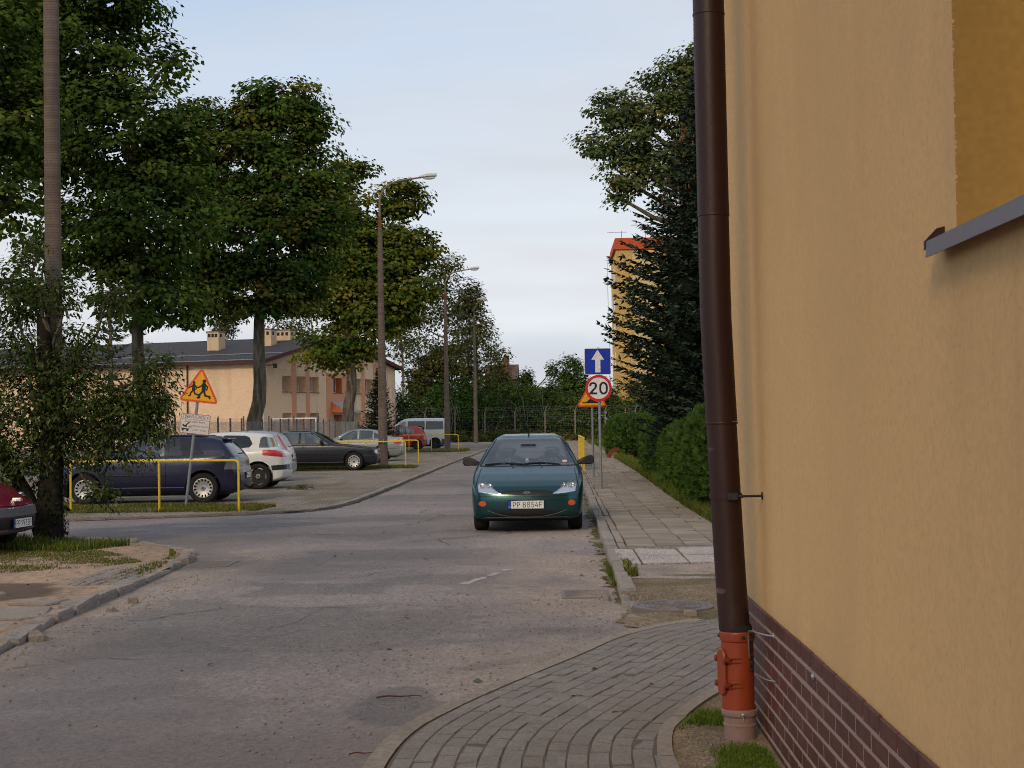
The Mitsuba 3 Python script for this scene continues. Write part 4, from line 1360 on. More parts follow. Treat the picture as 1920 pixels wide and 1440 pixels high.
def at_skin(b, y, z, front=True):
    """x of the skin at (y, z), from the nose or from the tail."""
    xs = np.linspace(-.1, b.L * .5, 400) if front else np.linspace(b.L + .1, b.L * .5, 400)
    f = b.f(np.stack([xs, np.full(400, y), np.full(400, z)], 1))
    i = int(np.argmax(f < 0))
    return xs[i]


# ---- the teal hatchback facing us
SIDE_F = [(0.10, .20), (0.015, .26), (0.0, .38), (0.0, .50), (0.022, .60), (0.10, .675), (.30, .755), (.60, .845), (.95, .925), (1.12, .955), (1.22, .985), (1.60, 1.185), (1.98, 1.355), (2.20, 1.410), (2.6, 1.432), (3.0, 1.42), (3.4, 1.375), (3.62, 1.325), (3.78, 1.18), (3.98, .985), (4.07, .93), (4.11, .75), (4.16, .62), (4.16, .36), (4.08, .24), (3.8, .2)]
PLAN_F = [(-.08, .0), (-.05, .45), (.0, .58), (.08, .70), (.22, .785), (.45, .828), (.80, .848), (1.4, .85), (2.7, .85), (3.3, .835), (3.7, .80), (3.95, .75), (4.1, .66), (4.2, .45), (4.22, 0)]
SECT_F = [(.0, .60), (.17, .74), (.24, .80), (.40, .838), (.62, .85), (.80, .842), (.90, .815), (.97, .78), (1.10, .715), (1.25, .63), (1.36, .55), (1.42, .47), (1.55, .40)]
bf = Body(SIDE_F, PLAN_F, SECT_F, .17, .16)
MF = placed((-0.395, 22.45), -math.pi / 2 - .004)
WS = [(-.72, .955), (.72, .955), (.70, 1.00), (.50, 1.352), (.44, 1.37), (-.44, 1.37), (-.50, 1.352), (-.70, 1.00)]
RW = [(-.62, 1.0), (.62, 1.0), (.50, 1.27), (.45, 1.29), (-.45, 1.29), (-.50, 1.27)]
HL = rounded([(.735, .605), (.735, .735), (.70, .752), (.62, .748), (.52, .70), (.42, .620), (.362, .572), (.40, .568), (.55, .578)], .012)
GRL = [(-.36, .568), (-.40, .600), (-.30, .622), (0, .634), (.30, .622), (.40, .600), (.36, .568), (.0, .553)]
LOW = rounded([(-.57, .338), (-.54, .30), (-.42, .262), (-.2, .244), (0, .24), (.2, .244), (.42, .262), (.54, .30), (.57, .338), (.30, .335), (0, .333), (-.3, .335)], .012)
SIG = list(sg.Point(0, 0).buffer(1, 16).exterior.coords)[:-1]
SIG = [(.655 + .056 * a, .435 + .040 * b) for a, b in SIG]
SW1 = rounded([(1.50, .985), (2.36, .985), (2.36, 1.345), (2.05, 1.325), (1.78, 1.20)], .02)
SW2 = rounded([(2.44, .985), (3.15, .99), (3.34, 1.06), (3.30, 1.24), (3.0, 1.335), (2.44, 1.345)], .02)
xg = at_skin(bf, 0, .58)
trF = []
em = moved(lathe([(0, .010), (.6, .009), (.88, .006), (1.0, 0), (1.0, -.01)], 40), np.array([[0, 0, -1, xg - .0], [.055, 0, 0, 0], [0, .024, 0, .585], [0, 0, 0, 1.0]]))
em2 = moved(lathe([(0, .003), (.86, .003), (.9, .0)], 40), np.array([[0, 0, -1, xg - .0085], [.055, 0, 0, 0], [0, .024, 0, .585], [0, 0, 0, 1.0]]))
trF += [('emblem', em, 'm_chrome'), ('emblem_field', em2, 'm_grey_trim')]
scr = np.array([(-.036, -.006), (-.030, .006), (-.022, .008), (-.016, .002), (-.020, -.005), (-.012, -.003), (-.006, .003), (-.004, -.005), (.004, .003), (.008, -.004), (.014, .002), (.020, -.002), (.024, .011), (.028, -.005), (.036, -.001)])
trF.append(('emblem_script', tube([(xg - .0125, x, .585 + z) for x, z in scr], .0016, 6), 'm_chrome'))
for sx in (-1, 1):
    pvx = 1.16
    pts = [(pvx, sx * .12 - .15, 0.0)]
wip = []
for y0, y1 in ((-.50, .12), (.02, .66)):
    pp = []
    for t in np.linspace(0, 1, 7):
        y = y0 + (y1 - y0) * t
        z = .965 + .026 * math.sin(t * 3.0)
        pp.append((at_skin(bf, y, z) - .012, y, z + .006))
    wip.append(tube(pp, .009, 6))
    k_ = pp[3] if y0 < 0 else pp[2]
    wip.append(tube([k_, (k_[0] - .02, k_[1] + .02, k_[2] - .02)], [.018, .02], 8))
trF.append(('wiper', wip[0], 'm_black'))
trF.append(('wiper', cat(wip[1:]), 'm_black'))
cowl = []
for y in np.linspace(-.72, .72, 25):
    x = at_skin(bf, y, .952)
    cowl.append((x - .004, y, .952))
trF.append(('cowl', tube(cowl, .012, 6), 'm_black'))
trF.append(('roof_aerial', cat([tube([(2.22, 0, 1.41), (2.24, 0, 1.43), (2.20, 0, 1.50)], [.016, .010, .003], 8)]), 'm_black'))
lipz = [(at_skin(bf, y, .225) - .012, y, .226) for y in np.linspace(-.62, .62, 21)]
trF.append(('bumper_lip', tube(lipz, .014, 8), 'm_black_trim'))
smile = [(at_skin(bf, y, .34 - .105 * (1 - (abs(y) / .585) ** 2.6)) - .002, y, .34 - .105 * (1 - (abs(y) / .585) ** 2.6)) for y in np.linspace(-.585, .585, 27)]
trF.append(('intake_trim', tube(smile, .006, 6), 'm_grey_trim'))
for sg_ in (-1, 1):
    trF.append(('washer_jet', bbox_c(.97, .99, sg_ * .22 - .012, sg_ * .22 + .012, .925, .94, .003), 'm_black'))
    rn = []
    for t in np.linspace(0, 1, 8):
        z = .955 + .395 * t
        y = sg_ * (.735 - .225 * t ** 1.05)
        rn.append((at_skin(bf, y, z) - .002, y, z))
    trF.append(('screen_seal', tube(rn, .010, 6), 'm_black'))
    rr_ = []
    for x in np.linspace(2.05, 3.5, 9):
        yy = np.linspace(.3, .7, 200)
        rr_.append((x, sg_ * .475, 0))
trF.append(('air_freshener', moved(lathe([(0, -.05), (.02, -.045), (.032, -.02), (.03, .02), (.012, .05), (0, .052)], 16), np.array([[.3, 0, 0, 1.52], [0, 1, 0, .02], [0, 0, 1, 1.02], [0, 0, 0, 1.0]])), 'm_white'))
trF.append(('screen_sticker', bbox_c(1.285, 1.287, -.60, -.53, 1.0, 1.03, .0005), 'm_white'))
trF.append(('parcel_shelf', bbox_c(3.25, 3.6, -.6, .6, .93, .96, .01), 'm_interior'))
lampsF = [('headlight', 'x', HL, -.2, .75, 'headlight', .05), ('indicator', 'x', SIG, -.3, .5, 'm_amber', .03), ('grille!', 'x', GRL, -.2, .5, 'm_black', .02), ('lower_intake!', 'x', LOW, -.3, .5, 'm_black', .02)]
seamsF = [('y', [(1.30, .30), (1.28, .70), (1.42, .96)], .3, 1.2), ('y', [(2.40, .26), (2.40, 1.0)], .3, 1.2), ('y', [(3.10, .80), (3.42, 1.02)], .3, 1.2), ('x', [(-.76, .66), (-.70, .96)], -.1, 1.05), ('x', [(.76, .66), (.70, .96)], -.1, 1.05), ('x', [(-.8, .545), (-.4, .535), (0, .533), (.4, .535), (.8, .545)], -.4, .4)]
ford = build_car('teal_hatchback', 'teal green hatchback parked facing us at the right kerb', 'car', None, bf, MF, 'p_teal', [SW1, SW2], (WS, .9, 2.25), (RW, 3.4, 4.3), ((.87, 3.485), .80, .305), (.87, 3.485), 'plain',
                 lamps=lampsF, seams=seamsF, trims=trF, cabin=(1.12, 3.95), mirrors=(1.60, 1.005, .175, 'm_black_trim'), belt=.955, handle=((2.22, .86), (3.05, .87)))
fx = at_skin(bf, 0, .415) - .012
fm = np.array([[0, 0, -1, fx], [1, 0, 0, .012], [0, 1, 0, .418], [0, 0, 0, 1.0]])
# reader's right is the car's +y side mirrored by the heading: check the sign with the matrix
ex = MF[:3, :3] @ fm[:3, 0]
if ex[0] < 0:
    fm[:3, 0] *= -1
if np.linalg.det(fm[:3, :3]) < 0:
    fm[:3, 0] *= 1
licence_plate(ford, 'PP 8854F', MF @ fm)

# ------------------------------------------------------------------ the other cars
def tail_plate(key, b, M, string, z, y=0.0):
    x = at_skin(b, y, z, False) + .010
    fm = np.array([[0, 0, 1, x], [1, 0, 0, y], [0, 1, 0, z], [0, 0, 0, 1.0]])
    return licence_plate(key, string, M @ fm)


def strip_y(b, x0, x1, z0, z1, r, n=14):
    """A rub strip that follows both flanks."""
    out = []
    for sgn in (-1, 1):
        pp = []
        for t in np.linspace(0, 1, n):
            x, z = x0 + (x1 - x0) * t, z0 + (z1 - z0) * t
            ys = np.linspace(b.W + .1, .3, 300)
            f = b.f(np.stack([np.full(300, x), sgn * ys, np.full(300, z)], 1))
            pp.append((x, sgn * (ys[int(np.argmax(f < 0))] + .002), z))
        out.append(tube(pp, r, 6))
    return out


def aerial(x, z, back=.28, up=.22, y=0.0):
    return tube([(x, y, z - .02), (x + .02, y, z + .01), (x + back, y, z + up)], [.014, .008, .004], 6)


PLAN_H = [(-.06, 0), (-.04, .45), (.02, .60), (.10, .72), (.25, .80), (.5, .845), (.9, .862), (1.6, .867), (2.8, .867), (3.4, .85), (3.8, .82), (4.02, .76), (4.12, .68), (4.18, .50), (4.20, 0)]
SECT_H = [(.0, .62), (.17, .76), (.25, .82), (.42, .852), (.62, .867), (.82, .86), (.93, .835), (.99, .80), (1.12, .745), (1.26, .67), (1.38, .585), (1.44, .49), (1.56, .42)]


def scaled(p, k, w=1.0):
    return [(a * k, b * w) for a, b in p]


# navy hatchback, tail to the road
SIDE_G = [(.10, .20), (.02, .28), (.0, .40), (.0, .55), (.05, .66), (.14, .73), (.5, .84), (1.0, .93), (1.15, .965), (1.55, 1.17), (1.95, 1.345), (2.2, 1.41), (2.6, 1.44), (3.1, 1.43), (3.5, 1.39), (3.70, 1.335), (3.88, 1.15), (4.02, .97), (4.07, .90), (4.09, .75), (4.14, .62), (4.155, .42), (4.10, .26), (3.9, .2)]
bg = Body(SIDE_G, PLAN_H, SECT_H, .13, .10)
MG = placed((-10.70, 32.95), math.pi, 0.03)
trG = [('rub_strip', m, 'm_black_trim') for m in strip_y(bg, 1.25, 2.55, .60, .60, .014)] + [('sill_strip', m, 'm_grey_trim') for m in strip_y(bg, 1.15, 2.95, .335, .335, .010)]
trG += [('roof_spoiler', bbox_c(3.58, 3.80, -.45, .45, 1.315, 1.35, .014), 'p_navy'), ('roof_rail', cat([tube([(2.0, sg_ * .50, 1.36), (2.2, sg_ * .51, 1.425), (3.3, sg_ * .51, 1.41), (3.5, sg_ * .50, 1.34)], .014, 6) for sg_ in (-1,)]), 'm_black'), ('roof_rail', tube([(2.0, .50, 1.36), (2.2, .51, 1.425), (3.3, .51, 1.41), (3.5, .50, 1.34)], .014, 6), 'm_black')]
trG += [('window_wiper', tube([(at_skin(bg, y, 1.02, False) + .012, y, 1.02 + .02 * abs(y)) for y in np.linspace(-.25, .3, 6)], .010, 6), 'm_black'), ('tow_bar', tube([(4.05, 0, .3), (4.22, 0, .3), (4.25, 0, .36)], .02, 8), 'm_black')]
golf = build_car('navy_hatchback', 'navy blue hatchback with silver hubcaps behind the yellow railing', 'car', 'cars parked in the bays', bg, MG, 'p_navy',
                 [rounded([(1.46, .975), (2.52, .975), (2.52, 1.355), (1.99, 1.315), (1.70, 1.13)], .02), rounded([(2.60, .975), (3.38, 1.02), (3.24, 1.26), (3.10, 1.345), (2.60, 1.36)], .02)],
                 ([(-.70, .96), (.70, .96), (.68, 1.0), (.52, 1.36), (.46, 1.375), (-.46, 1.375), (-.52, 1.36), (-.68, 1.0)], .9, 2.25),
                 (rounded([(-.62, .99), (.62, .99), (.53, 1.27), (-.53, 1.27)], .03), 3.6, 4.3), ((.83, 3.34), .81, .316), (.83, 3.34), 'cover',
                 lamps=[('headlight', 'x', rounded([(.78, .56), (.78, .70), (.45, .70), (.42, .56)], .03), -.2, .45, 'headlight', .05), ('tail_light', 'y', rounded([(3.78, .70), (4.3, .70), (4.3, .95), (3.94, .95), (3.86, .90)], .02), .50, 1.2, 'm_tail_smoke', .035), ('rear_reflector', 'y', [(4.0, .79), (4.3, .79), (4.3, .84), (4.0, .84)], .46, .55, 'm_tail_red', .02)],
                 seams=[('y', [(1.28, .30), (1.26, .70), (1.42, .96)], .3, 1.2), ('y', [(2.56, .28), (2.57, .97)], .3, 1.2), ('y', [(3.95, .70), (3.70, 1.30)], .3, .62), ('y', [(3.65, .62), (4.3, .62)], .2, 1.2)],
                 trims=trG, cabin=(1.14, 3.95), mirrors=(1.58, 1.01, .15, 'p_navy'), belt=.965, side_glass_dark=True, handle=((2.38, .84),), driver_wheel=True)
tail_plate(golf, bg, MG, 'PP 4172K', .56)

# white hatchback with an upright rear window over a bustle
SIDE_M = [(.10, .20), (.02, .28), (.0, .40), (.0, .55), (.04, .66), (.2, .78), (.6, .90), (1.0, .98), (1.15, 1.01), (1.55, 1.21), (1.95, 1.38), (2.3, 1.445), (2.7, 1.455), (3.1, 1.44), (3.45, 1.41), (3.64, 1.375), (3.72, 1.31), (3.80, 1.06), (3.86, 1.00), (4.06, .95), (4.15, .88), (4.18, .7), (4.215, .6), (4.215, .42), (4.14, .27), (3.9, .2)]
bm = Body(SIDE_M, PLAN_H, SECT_H, .14, .07, k=.07)
MM = placed((-10.98, 39.60), math.pi, 0.03)
megane = build_car('white_hatchback', 'white hatchback with red and clear tail lights next to the navy car', 'car', 'cars parked in the bays', bm, MM, 'p_white',
                   [rounded([(1.46, 1.01), (2.52, 1.01), (2.52, 1.37), (1.99, 1.35), (1.72, 1.17)], .02), rounded([(2.60, 1.01), (3.28, 1.06), (3.36, 1.15), (3.26, 1.32), (3.15, 1.36), (2.60, 1.375)], .03)],
                   ([(-.70, 1.0), (.70, 1.0), (.52, 1.38), (-.52, 1.38)], .9, 2.25), None, ((.87, 3.50), .82, .325), (.87, 3.50), 'spoke',
                   lamps=[('rear_window', 'y', rounded([(3.52, 1.05), (3.95, 1.05), (3.95, 1.30), (3.62, 1.33), (3.55, 1.3)], .02), .0, 1.2, 'm_window_dark', .02), ('tail_light', 'y', rounded([(3.62, .86), (4.3, .78), (4.3, .885), (3.88, .99), (3.62, 1.0)], .02), .40, 1.2, 'm_tail_red', .03),
                          ('tail_light_lens', 'y', [(3.94, .83), (4.3, .80), (4.3, .845), (3.94, .90)], .44, .62, 'm_white', .012), ('bumper_panel', 'y', rounded([(3.86, .47), (4.4, .50), (4.4, .62), (3.83, .60)], .03), .35, 1.2, 'm_black_trim', .02)],
                   seams=[('y', [(1.28, .30), (1.26, .70), (1.42, 1.0)], .3, 1.2), ('y', [(2.56, .28), (2.57, 1.0)], .3, 1.2), ('y', [(3.5, .70), (4.3, .70)], .3, 1.2)],
                   trims=[('roof_aerial', aerial(3.05, 1.45, .22, .17), 'm_black'), ('tail_lamp_white', moved(bbox_c(-.001, .001, -.001, .001, 0, .001, .0003), mat4(t=(3.9, 0, .6))), 'm_white')], cabin=(1.14, 3.74), mirrors=(1.58, 1.05, .15, 'p_white'), belt=1.0, dark_glass=False, side_glass_dark=True, seats=((1.75, .36), (1.75, -.36)), handle=((2.38, .88),))
tail_plate(megane, bm, MM, 'PP 6035L', .55)

# small silver hatchback with tall red lamps beside its rear window
SIDE_C = [(.09, .20), (.02, .28), (.0, .40), (.0, .55), (.05, .68), (.25, .80), (.6, .90), (.9, .97), (1.05, 1.01), (1.4, 1.21), (1.75, 1.38), (2.05, 1.455), (2.5, 1.475), (2.95, 1.46), (3.3, 1.41), (3.45, 1.35), (3.60, 1.12), (3.70, .96), (3.75, .80), (3.80, .62), (3.82, .42), (3.78, .27), (3.6, .2)]
bc = Body(SIDE_C, scaled(PLAN_H, .915, .955), scaled(SECT_H, 1.02, .955), .13, .13, step=.04)
MC = placed((-11.32, 44.65), math.pi, 0.03)
corsa = build_car('silver_hatchback', 'small silver hatchback with tall red rear lamps behind the white hatchback', 'car', 'cars parked in the bays', bc, MC, 'p_silver',
                  [rounded([(1.32, 1.01), (2.32, 1.01), (2.32, 1.39), (1.82, 1.36), (1.55, 1.18)], .02), rounded([(2.40, 1.01), (3.06, 1.05), (2.98, 1.27), (2.84, 1.38), (2.40, 1.395)], .02)],
                  ([(-.66, 1.0), (.66, 1.0), (.50, 1.38), (-.50, 1.38)], .8, 2.1), (rounded([(-.55, .98), (.55, .98), (.46, 1.36), (-.46, 1.36)], .04), 3.2, 4.0), ((.78, 3.27), .78, .30), (.78, 3.27), 'plain',
                  lamps=[('tail_light', 'y', rounded([(3.36, 1.37), (3.62, 1.37), (3.95, .90), (3.66, .90)], .02), .52, 1.2, 'm_tail_red', .03), ('bumper_lamp', 'y', [(3.65, .50), (4.0, .50), (4.0, .56), (3.65, .56)], .40, 1.2, 'm_tail_red', .02), ('bumper_insert', 'y', [(3.55, .57), (4.0, .57), (4.0, .64), (3.55, .64)], .0, 1.2, 'm_grey_trim', .02)],
                  seams=[('y', [(1.18, .30), (1.16, .70), (1.30, 1.0)], .3, 1.2), ('y', [(2.36, .28), (2.37, 1.0)], .3, 1.2)],
                  trims=[('roof_aerial', aerial(3.0, 1.46, .22, .16), 'm_black'), ('window_wiper', tube([(at_skin(bc, y, 1.0, False) + .012, y, 1.0) for y in np.linspace(-.3, .25, 6)], .010, 6), 'm_black')], cabin=(1.05, 3.6), mirrors=(1.42, 1.05, .14, 'p_silver'), belt=1.0, seats=((1.62, .34), (1.62, -.34), (2.5, .34), (2.5, -.34)))
tail_plate(corsa, bc, MC, 'PP 7718A', .72)

# dark saloon, nose to the road
PLAN_S = [(-.05, 0), (-.03, .62), (.03, .72), (.12, .79), (.35, .845), (.9, .868), (1.6, .875), (3.4, .875), (4.0, .86), (4.5, .83), (4.66, .79), (4.73, .72), (4.76, .5), (4.77, 0)]
SECT_S = [(.0, .60), (.18, .74), (.26, .81), (.42, .852), (.60, .872), (.74, .868), (.86, .852), (.93, .81), (1.02, .765), (1.18, .69), (1.32, .61), (1.385, .54), (1.42, .45), (1.52, .38)]
SIDE_S = [(.06, .21), (.01, .30), (.0, .40), (.0, .52), (.03, .60), (.05, .72), (.16, .765), (.8, .86), (1.4, .925), (1.55, .95), (2.03, 1.24), (2.32, 1.37), (2.7, 1.405), (3.1, 1.405), (3.45, 1.36), (3.95, 1.08), (4.08, 1.02), (4.5, .99), (4.66, .96), (4.70, .8), (4.72, .6), (4.72, .42), (4.66, .28), (4.4, .21)]
bs = Body(SIDE_S, PLAN_S, SECT_S, .07, .06, k=.07, step=.04)
MS = placed((-6.12, 54.35), 0.0, 0.03)
WSA = [rounded([(1.82, .955), (2.70, .955), (2.70, 1.345), (2.42, 1.325), (2.22, 1.23)], .015), rounded([(2.78, .955), (3.40, .955), (3.40, 1.31), (3.2, 1.345), (2.78, 1.345)], .015), rounded([(3.45, .96), (3.86, 1.0), (3.66, 1.16), (3.45, 1.285)], .015)]


def chrome_line(b, pts, r=.008):
    out = []
    for sgn in (-1, 1):
        pp = []
        for x, z in pts:
            ys = np.linspace(b.W + .1, .3, 300)
            f = b.f(np.stack([np.full(300, x), sgn * ys, np.full(300, z)], 1))
            pp.append((x, sgn * (ys[int(np.argmax(f < 0))] + .001), z))
        out.append(tube(pp, r, 6))
    return out


SALON = [(1.75, .94), (2.2, .94), (2.7, .94), (3.2, .94), (3.6, .945), (3.95, .99)]
ARC = [(1.80, .96), (2.0, 1.10), (2.2, 1.245), (2.40, 1.345), (2.75, 1.365), (3.1, 1.365), (3.35, 1.34), (3.6, 1.22), (3.92, 1.0)]
trS = [('window_trim', m, 'm_chrome') for m in chrome_line(bs, SALON, .007) + chrome_line(bs, ARC, .008)] + [('rub_strip', m, 'm_black_trim') for m in strip_y(bs, .55, 4.3, .60, .60, .012)]
trS += [('sill_strip', m, 'm_grey_trim') for m in strip_y(bs, 1.2, 3.2, .30, .30, .010)]
trS += [('wiper', tube([(at_skin(bs, y, .965) - .01, y, .972) for y in np.linspace(-.55, .45, 7)], .010, 6), 'm_black'), ('bonnet_edge', cat(chrome_line(bs, [(.25, .745), (.7, .80), (1.2, .86), (1.55, .92)], .005)), 'm_black')]
bmw = build_car('dark_saloon', 'dark graphite saloon with silver wheels, nose by the near lamp post', 'car', 'cars parked in the bays', bs, MS, 'p_graphite', WSA,
                (rounded([(-.72, .95), (.72, .95), (.56, 1.35), (-.56, 1.35)], .03), .9, 2.5), (rounded([(-.66, 1.04), (.66, 1.04), (.54, 1.33), (-.54, 1.33)], .04), 3.3, 4.3), ((.83, 3.59), .83, .318), (.83, 3.59), 'bmw',
                lamps=[('headlight', 'x', rounded([(.44, .60), (.76, .60), (.76, .72), (.44, .72)], .04), -.2, .25, 'headlight', .04), ('indicator', 'y', [(-.3, .60), (.14, .60), (.14, .72), (-.3, .72)], .765, 1.2, 'm_tail_smoke', .03), ('grille!', 'x', rounded([(-.12, .60), (.12, .60), (.12, .74), (-.12, .74)], .03), -.2, .3, 'm_black', .03), ('tail_light', 'y', [(4.52, .68), (4.9, .68), (4.9, .86), (4.52, .86)], .42, 1.2, 'm_tail_red', .03), ('bumper_insert', 'y', [(-.3, .50), (.52, .50), (.52, .57), (-.3, .57)], .0, 1.2, 'm_black_trim', .02), ('air_intake!', 'x', [(-.5, .30), (.5, .30), (.5, .40), (-.5, .40)], -.2, .2, 'm_black', .03)],
                seams=[('y', [(1.52, .30), (1.50, .70), (1.75, .94)], .3, 1.2), ('y', [(2.74, .28), (2.75, .95)], .3, 1.2), ('y', [(3.30, .60), (3.55, .96)], .3, 1.2), ('y', [(.50, .585), (4.3, .585)], .3, 1.2)],
                trims=trS, cabin=(1.5, 3.95), mirrors=(1.95, 1.02, .16, 'm_black_trim'), belt=.95, seats=((2.15, .36), (2.15, -.36), (3.0, .36), (3.0, -.36)), handle=((2.62, .82), (3.5, .83)))

# silver saloon, tail to the road
SIDE_E = [(.06, .21), (.01, .30), (.0, .40), (.0, .55), (.05, .66), (.2, .74), (.7, .86), (1.2, .94), (1.35, .97), (1.85, 1.24), (2.15, 1.37), (2.5, 1.41), (2.9, 1.405), (3.25, 1.35), (3.70, 1.12), (3.88, 1.05), (4.2, 1.03), (4.36, 1.02), (4.41, .85), (4.46, .65), (4.47, .42), (4.41, .28), (4.2, .21)]
be = Body(SIDE_E, scaled(PLAN_S, .946, 1.0), SECT_S, .10, .09, k=.08, step=.045)
ME = placed((-10.92, 66.95), math.pi, 0.03)
trE = [('rub_strip', m, 'm_grey_trim') for m in strip_y(be, .6, 4.2, .56, .56, .011)] + [('window_trim', m, 'm_black') for m in chrome_line(be, [(1.6, .955), (2.1, .955), (2.6, .955), (3.1, .96), (3.55, .99)], .010)]
e46 = build_car('silver_saloon', 'silver saloon with red tail lights behind the near lamp post', 'car', 'cars parked in the bays', be, ME, 'p_silver_grey',
                [rounded([(1.62, .975), (2.48, .975), (2.48, 1.345), (2.24, 1.325), (2.02, 1.22)], .015), rounded([(2.56, .975), (3.15, .98), (3.15, 1.31), (2.95, 1.345), (2.56, 1.345)], .015), rounded([(3.20, .985), (3.55, 1.03), (3.36, 1.18), (3.20, 1.27)], .012)],
                (rounded([(-.72, .97), (.72, .97), (.56, 1.35), (-.56, 1.35)], .03), .8, 2.4), (rounded([(-.66, 1.08), (.66, 1.08), (.54, 1.33), (-.54, 1.33)], .04), 3.0, 4.2), ((.78, 3.50), .83, .315), (.78, 3.50), 'plain',
                lamps=[('tail_light', 'y', rounded([(4.06, .76), (4.6, .74), (4.6, .92), (4.16, .93)], .02), .46, 1.2, 'm_tail_red', .03), ('headlight', 'x', rounded([(.44, .60), (.78, .60), (.78, .70), (.44, .70)], .03), -.2, .3, 'headlight', .04)],
                seams=[('y', [(1.35, .30), (1.33, .70), (1.55, .96)], .3, 1.2), ('y', [(2.52, .28), (2.53, .97)], .3, 1.2), ('y', [(4.10, .64), (4.6, .64)], .3, 1.2)],
                trims=trE, cabin=(1.32, 3.72), mirrors=(1.78, 1.04, .15, 'p_silver_grey'), belt=.97, seats=((2.0, .36), (2.0, -.36), (2.8, .36), (2.8, -.36)), handle=((2.40, .84), (3.28, .85)))
tail_plate(e46, be, ME, 'PP 2196C', .82)

# red hatchback
SIDE_R = [(.09, .20), (.02, .28), (.0, .40), (.0, .55), (.05, .66), (.2, .75), (.6, .86), (.9, .93), (1.02, .97), (1.4, 1.18), (1.75, 1.35), (2.05, 1.42), (2.5, 1.44), (2.9, 1.43), (3.25, 1.39), (3.38, 1.34), (3.52, 1.10), (3.60, .94), (3.64, .78), (3.69, .62), (3.70, .42), (3.66, .27), (3.5, .2)]
br = Body(SIDE_R, scaled(PLAN_H, .885, .93), scaled(SECT_H, 1.0, .93), .12, .11, step=.05)
MR = placed((-11.50, 95.35), math.pi, 0.03)


def red_car(M, lb, gp):
    return build_car('red_hatchback', lb, 'car', gp, br, M, 'p_red',
                     [rounded([(1.28, .97), (2.26, .97), (2.26, 1.36), (1.78, 1.32), (1.5, 1.14)], .02), rounded([(2.34, .97), (2.98, 1.0), (2.90, 1.25), (2.78, 1.345), (2.34, 1.365)], .02)],
                     ([(-.64, .97), (.64, .97), (.48, 1.36), (-.48, 1.36)], .8, 2.1), (rounded([(-.54, .97), (.54, .97), (.46, 1.31), (-.46, 1.31)], .04), 3.1, 3.9), ((.74, 3.12), .76, .29), (.74, 3.12), 'steel',
                     lamps=[('tail_light', 'y', rounded([(3.42, .70), (3.9, .70), (3.9, .90), (3.50, .90)], .02), .46, 1.2, 'm_tail_red', .03), ('bumper_insert', 'y', [(3.4, .44), (3.9, .44), (3.9, .60), (3.4, .60)], .0, 1.2, 'm_grey_trim', .02), ('headlight', 'x', rounded([(.44, .58), (.74, .58), (.74, .70), (.44, .70)], .03), -.2, .35, 'headlight', .04)],
                     trims=[('rub_strip', m, 'm_black_trim') for m in strip_y(br, .9, 2.9, .58, .58, .014)], cabin=(1.0, 3.5), mirrors=(1.40, 1.0, .13, 'm_black_trim'), belt=.97, seats=((1.6, .33), (1.6, -.33), (2.4, .33), (2.4, -.33)))


redc = red_car(MR, 'small red hatchback parked in front of the white van', 'cars parked in the bays')
tail_plate(redc, br, MR, 'PP 3390E', .55)


def dup(root, M_new, M_old, label, group=None):
    key = thing(root, label, labels[root]['category'], group)
    D = T((M_new @ np.linalg.inv(M_old)).tolist())
    for k in [k for k in scene if k.startswith(root + '__')]:
        d = dict(scene[k])
        d['to_world'] = D
        scene[key + k[len(root):]] = d
    return key


dup(redc, placed((-19.3, 41.8), math.pi, 0.03), MR, 'red car half hidden behind the bush at the left edge', 'cars parked in the bays')

# white van
SIDE_V = [(.06, .24), (.01, .34), (.0, .55), (.04, .75), (.12, .90), (.6, 1.08), (.95, 1.22), (1.10, 1.30), (1.55, 1.66), (1.90, 1.86), (2.2, 1.935), (2.7, 1.955), (3.6, 1.955), (4.45, 1.935), (4.62, 1.90), (4.68, 1.75), (4.74, 1.2), (4.76, .7), (4.78, .5), (4.76, .32), (4.5, .24)]
PLAN_V = [(-.05, 0), (-.02, .60), (.06, .74), (.2, .84), (.5, .92), (1.0, .95), (4.4, .95), (4.66, .93), (4.74, .87), (4.78, .6), (4.79, 0)]
SECT_V = [(.0, .66), (.22, .82), (.32, .90), (.6, .945), (1.0, .95), (1.2, .94), (1.5, .90), (1.75, .855), (1.88, .80), (1.95, .70), (2.1, .5)]
bv = Body(SIDE_V, PLAN_V, SECT_V, .12, .03, k=.07, step=.055)
MV = placed((-11.40, 98.1), math.pi, 0.03)
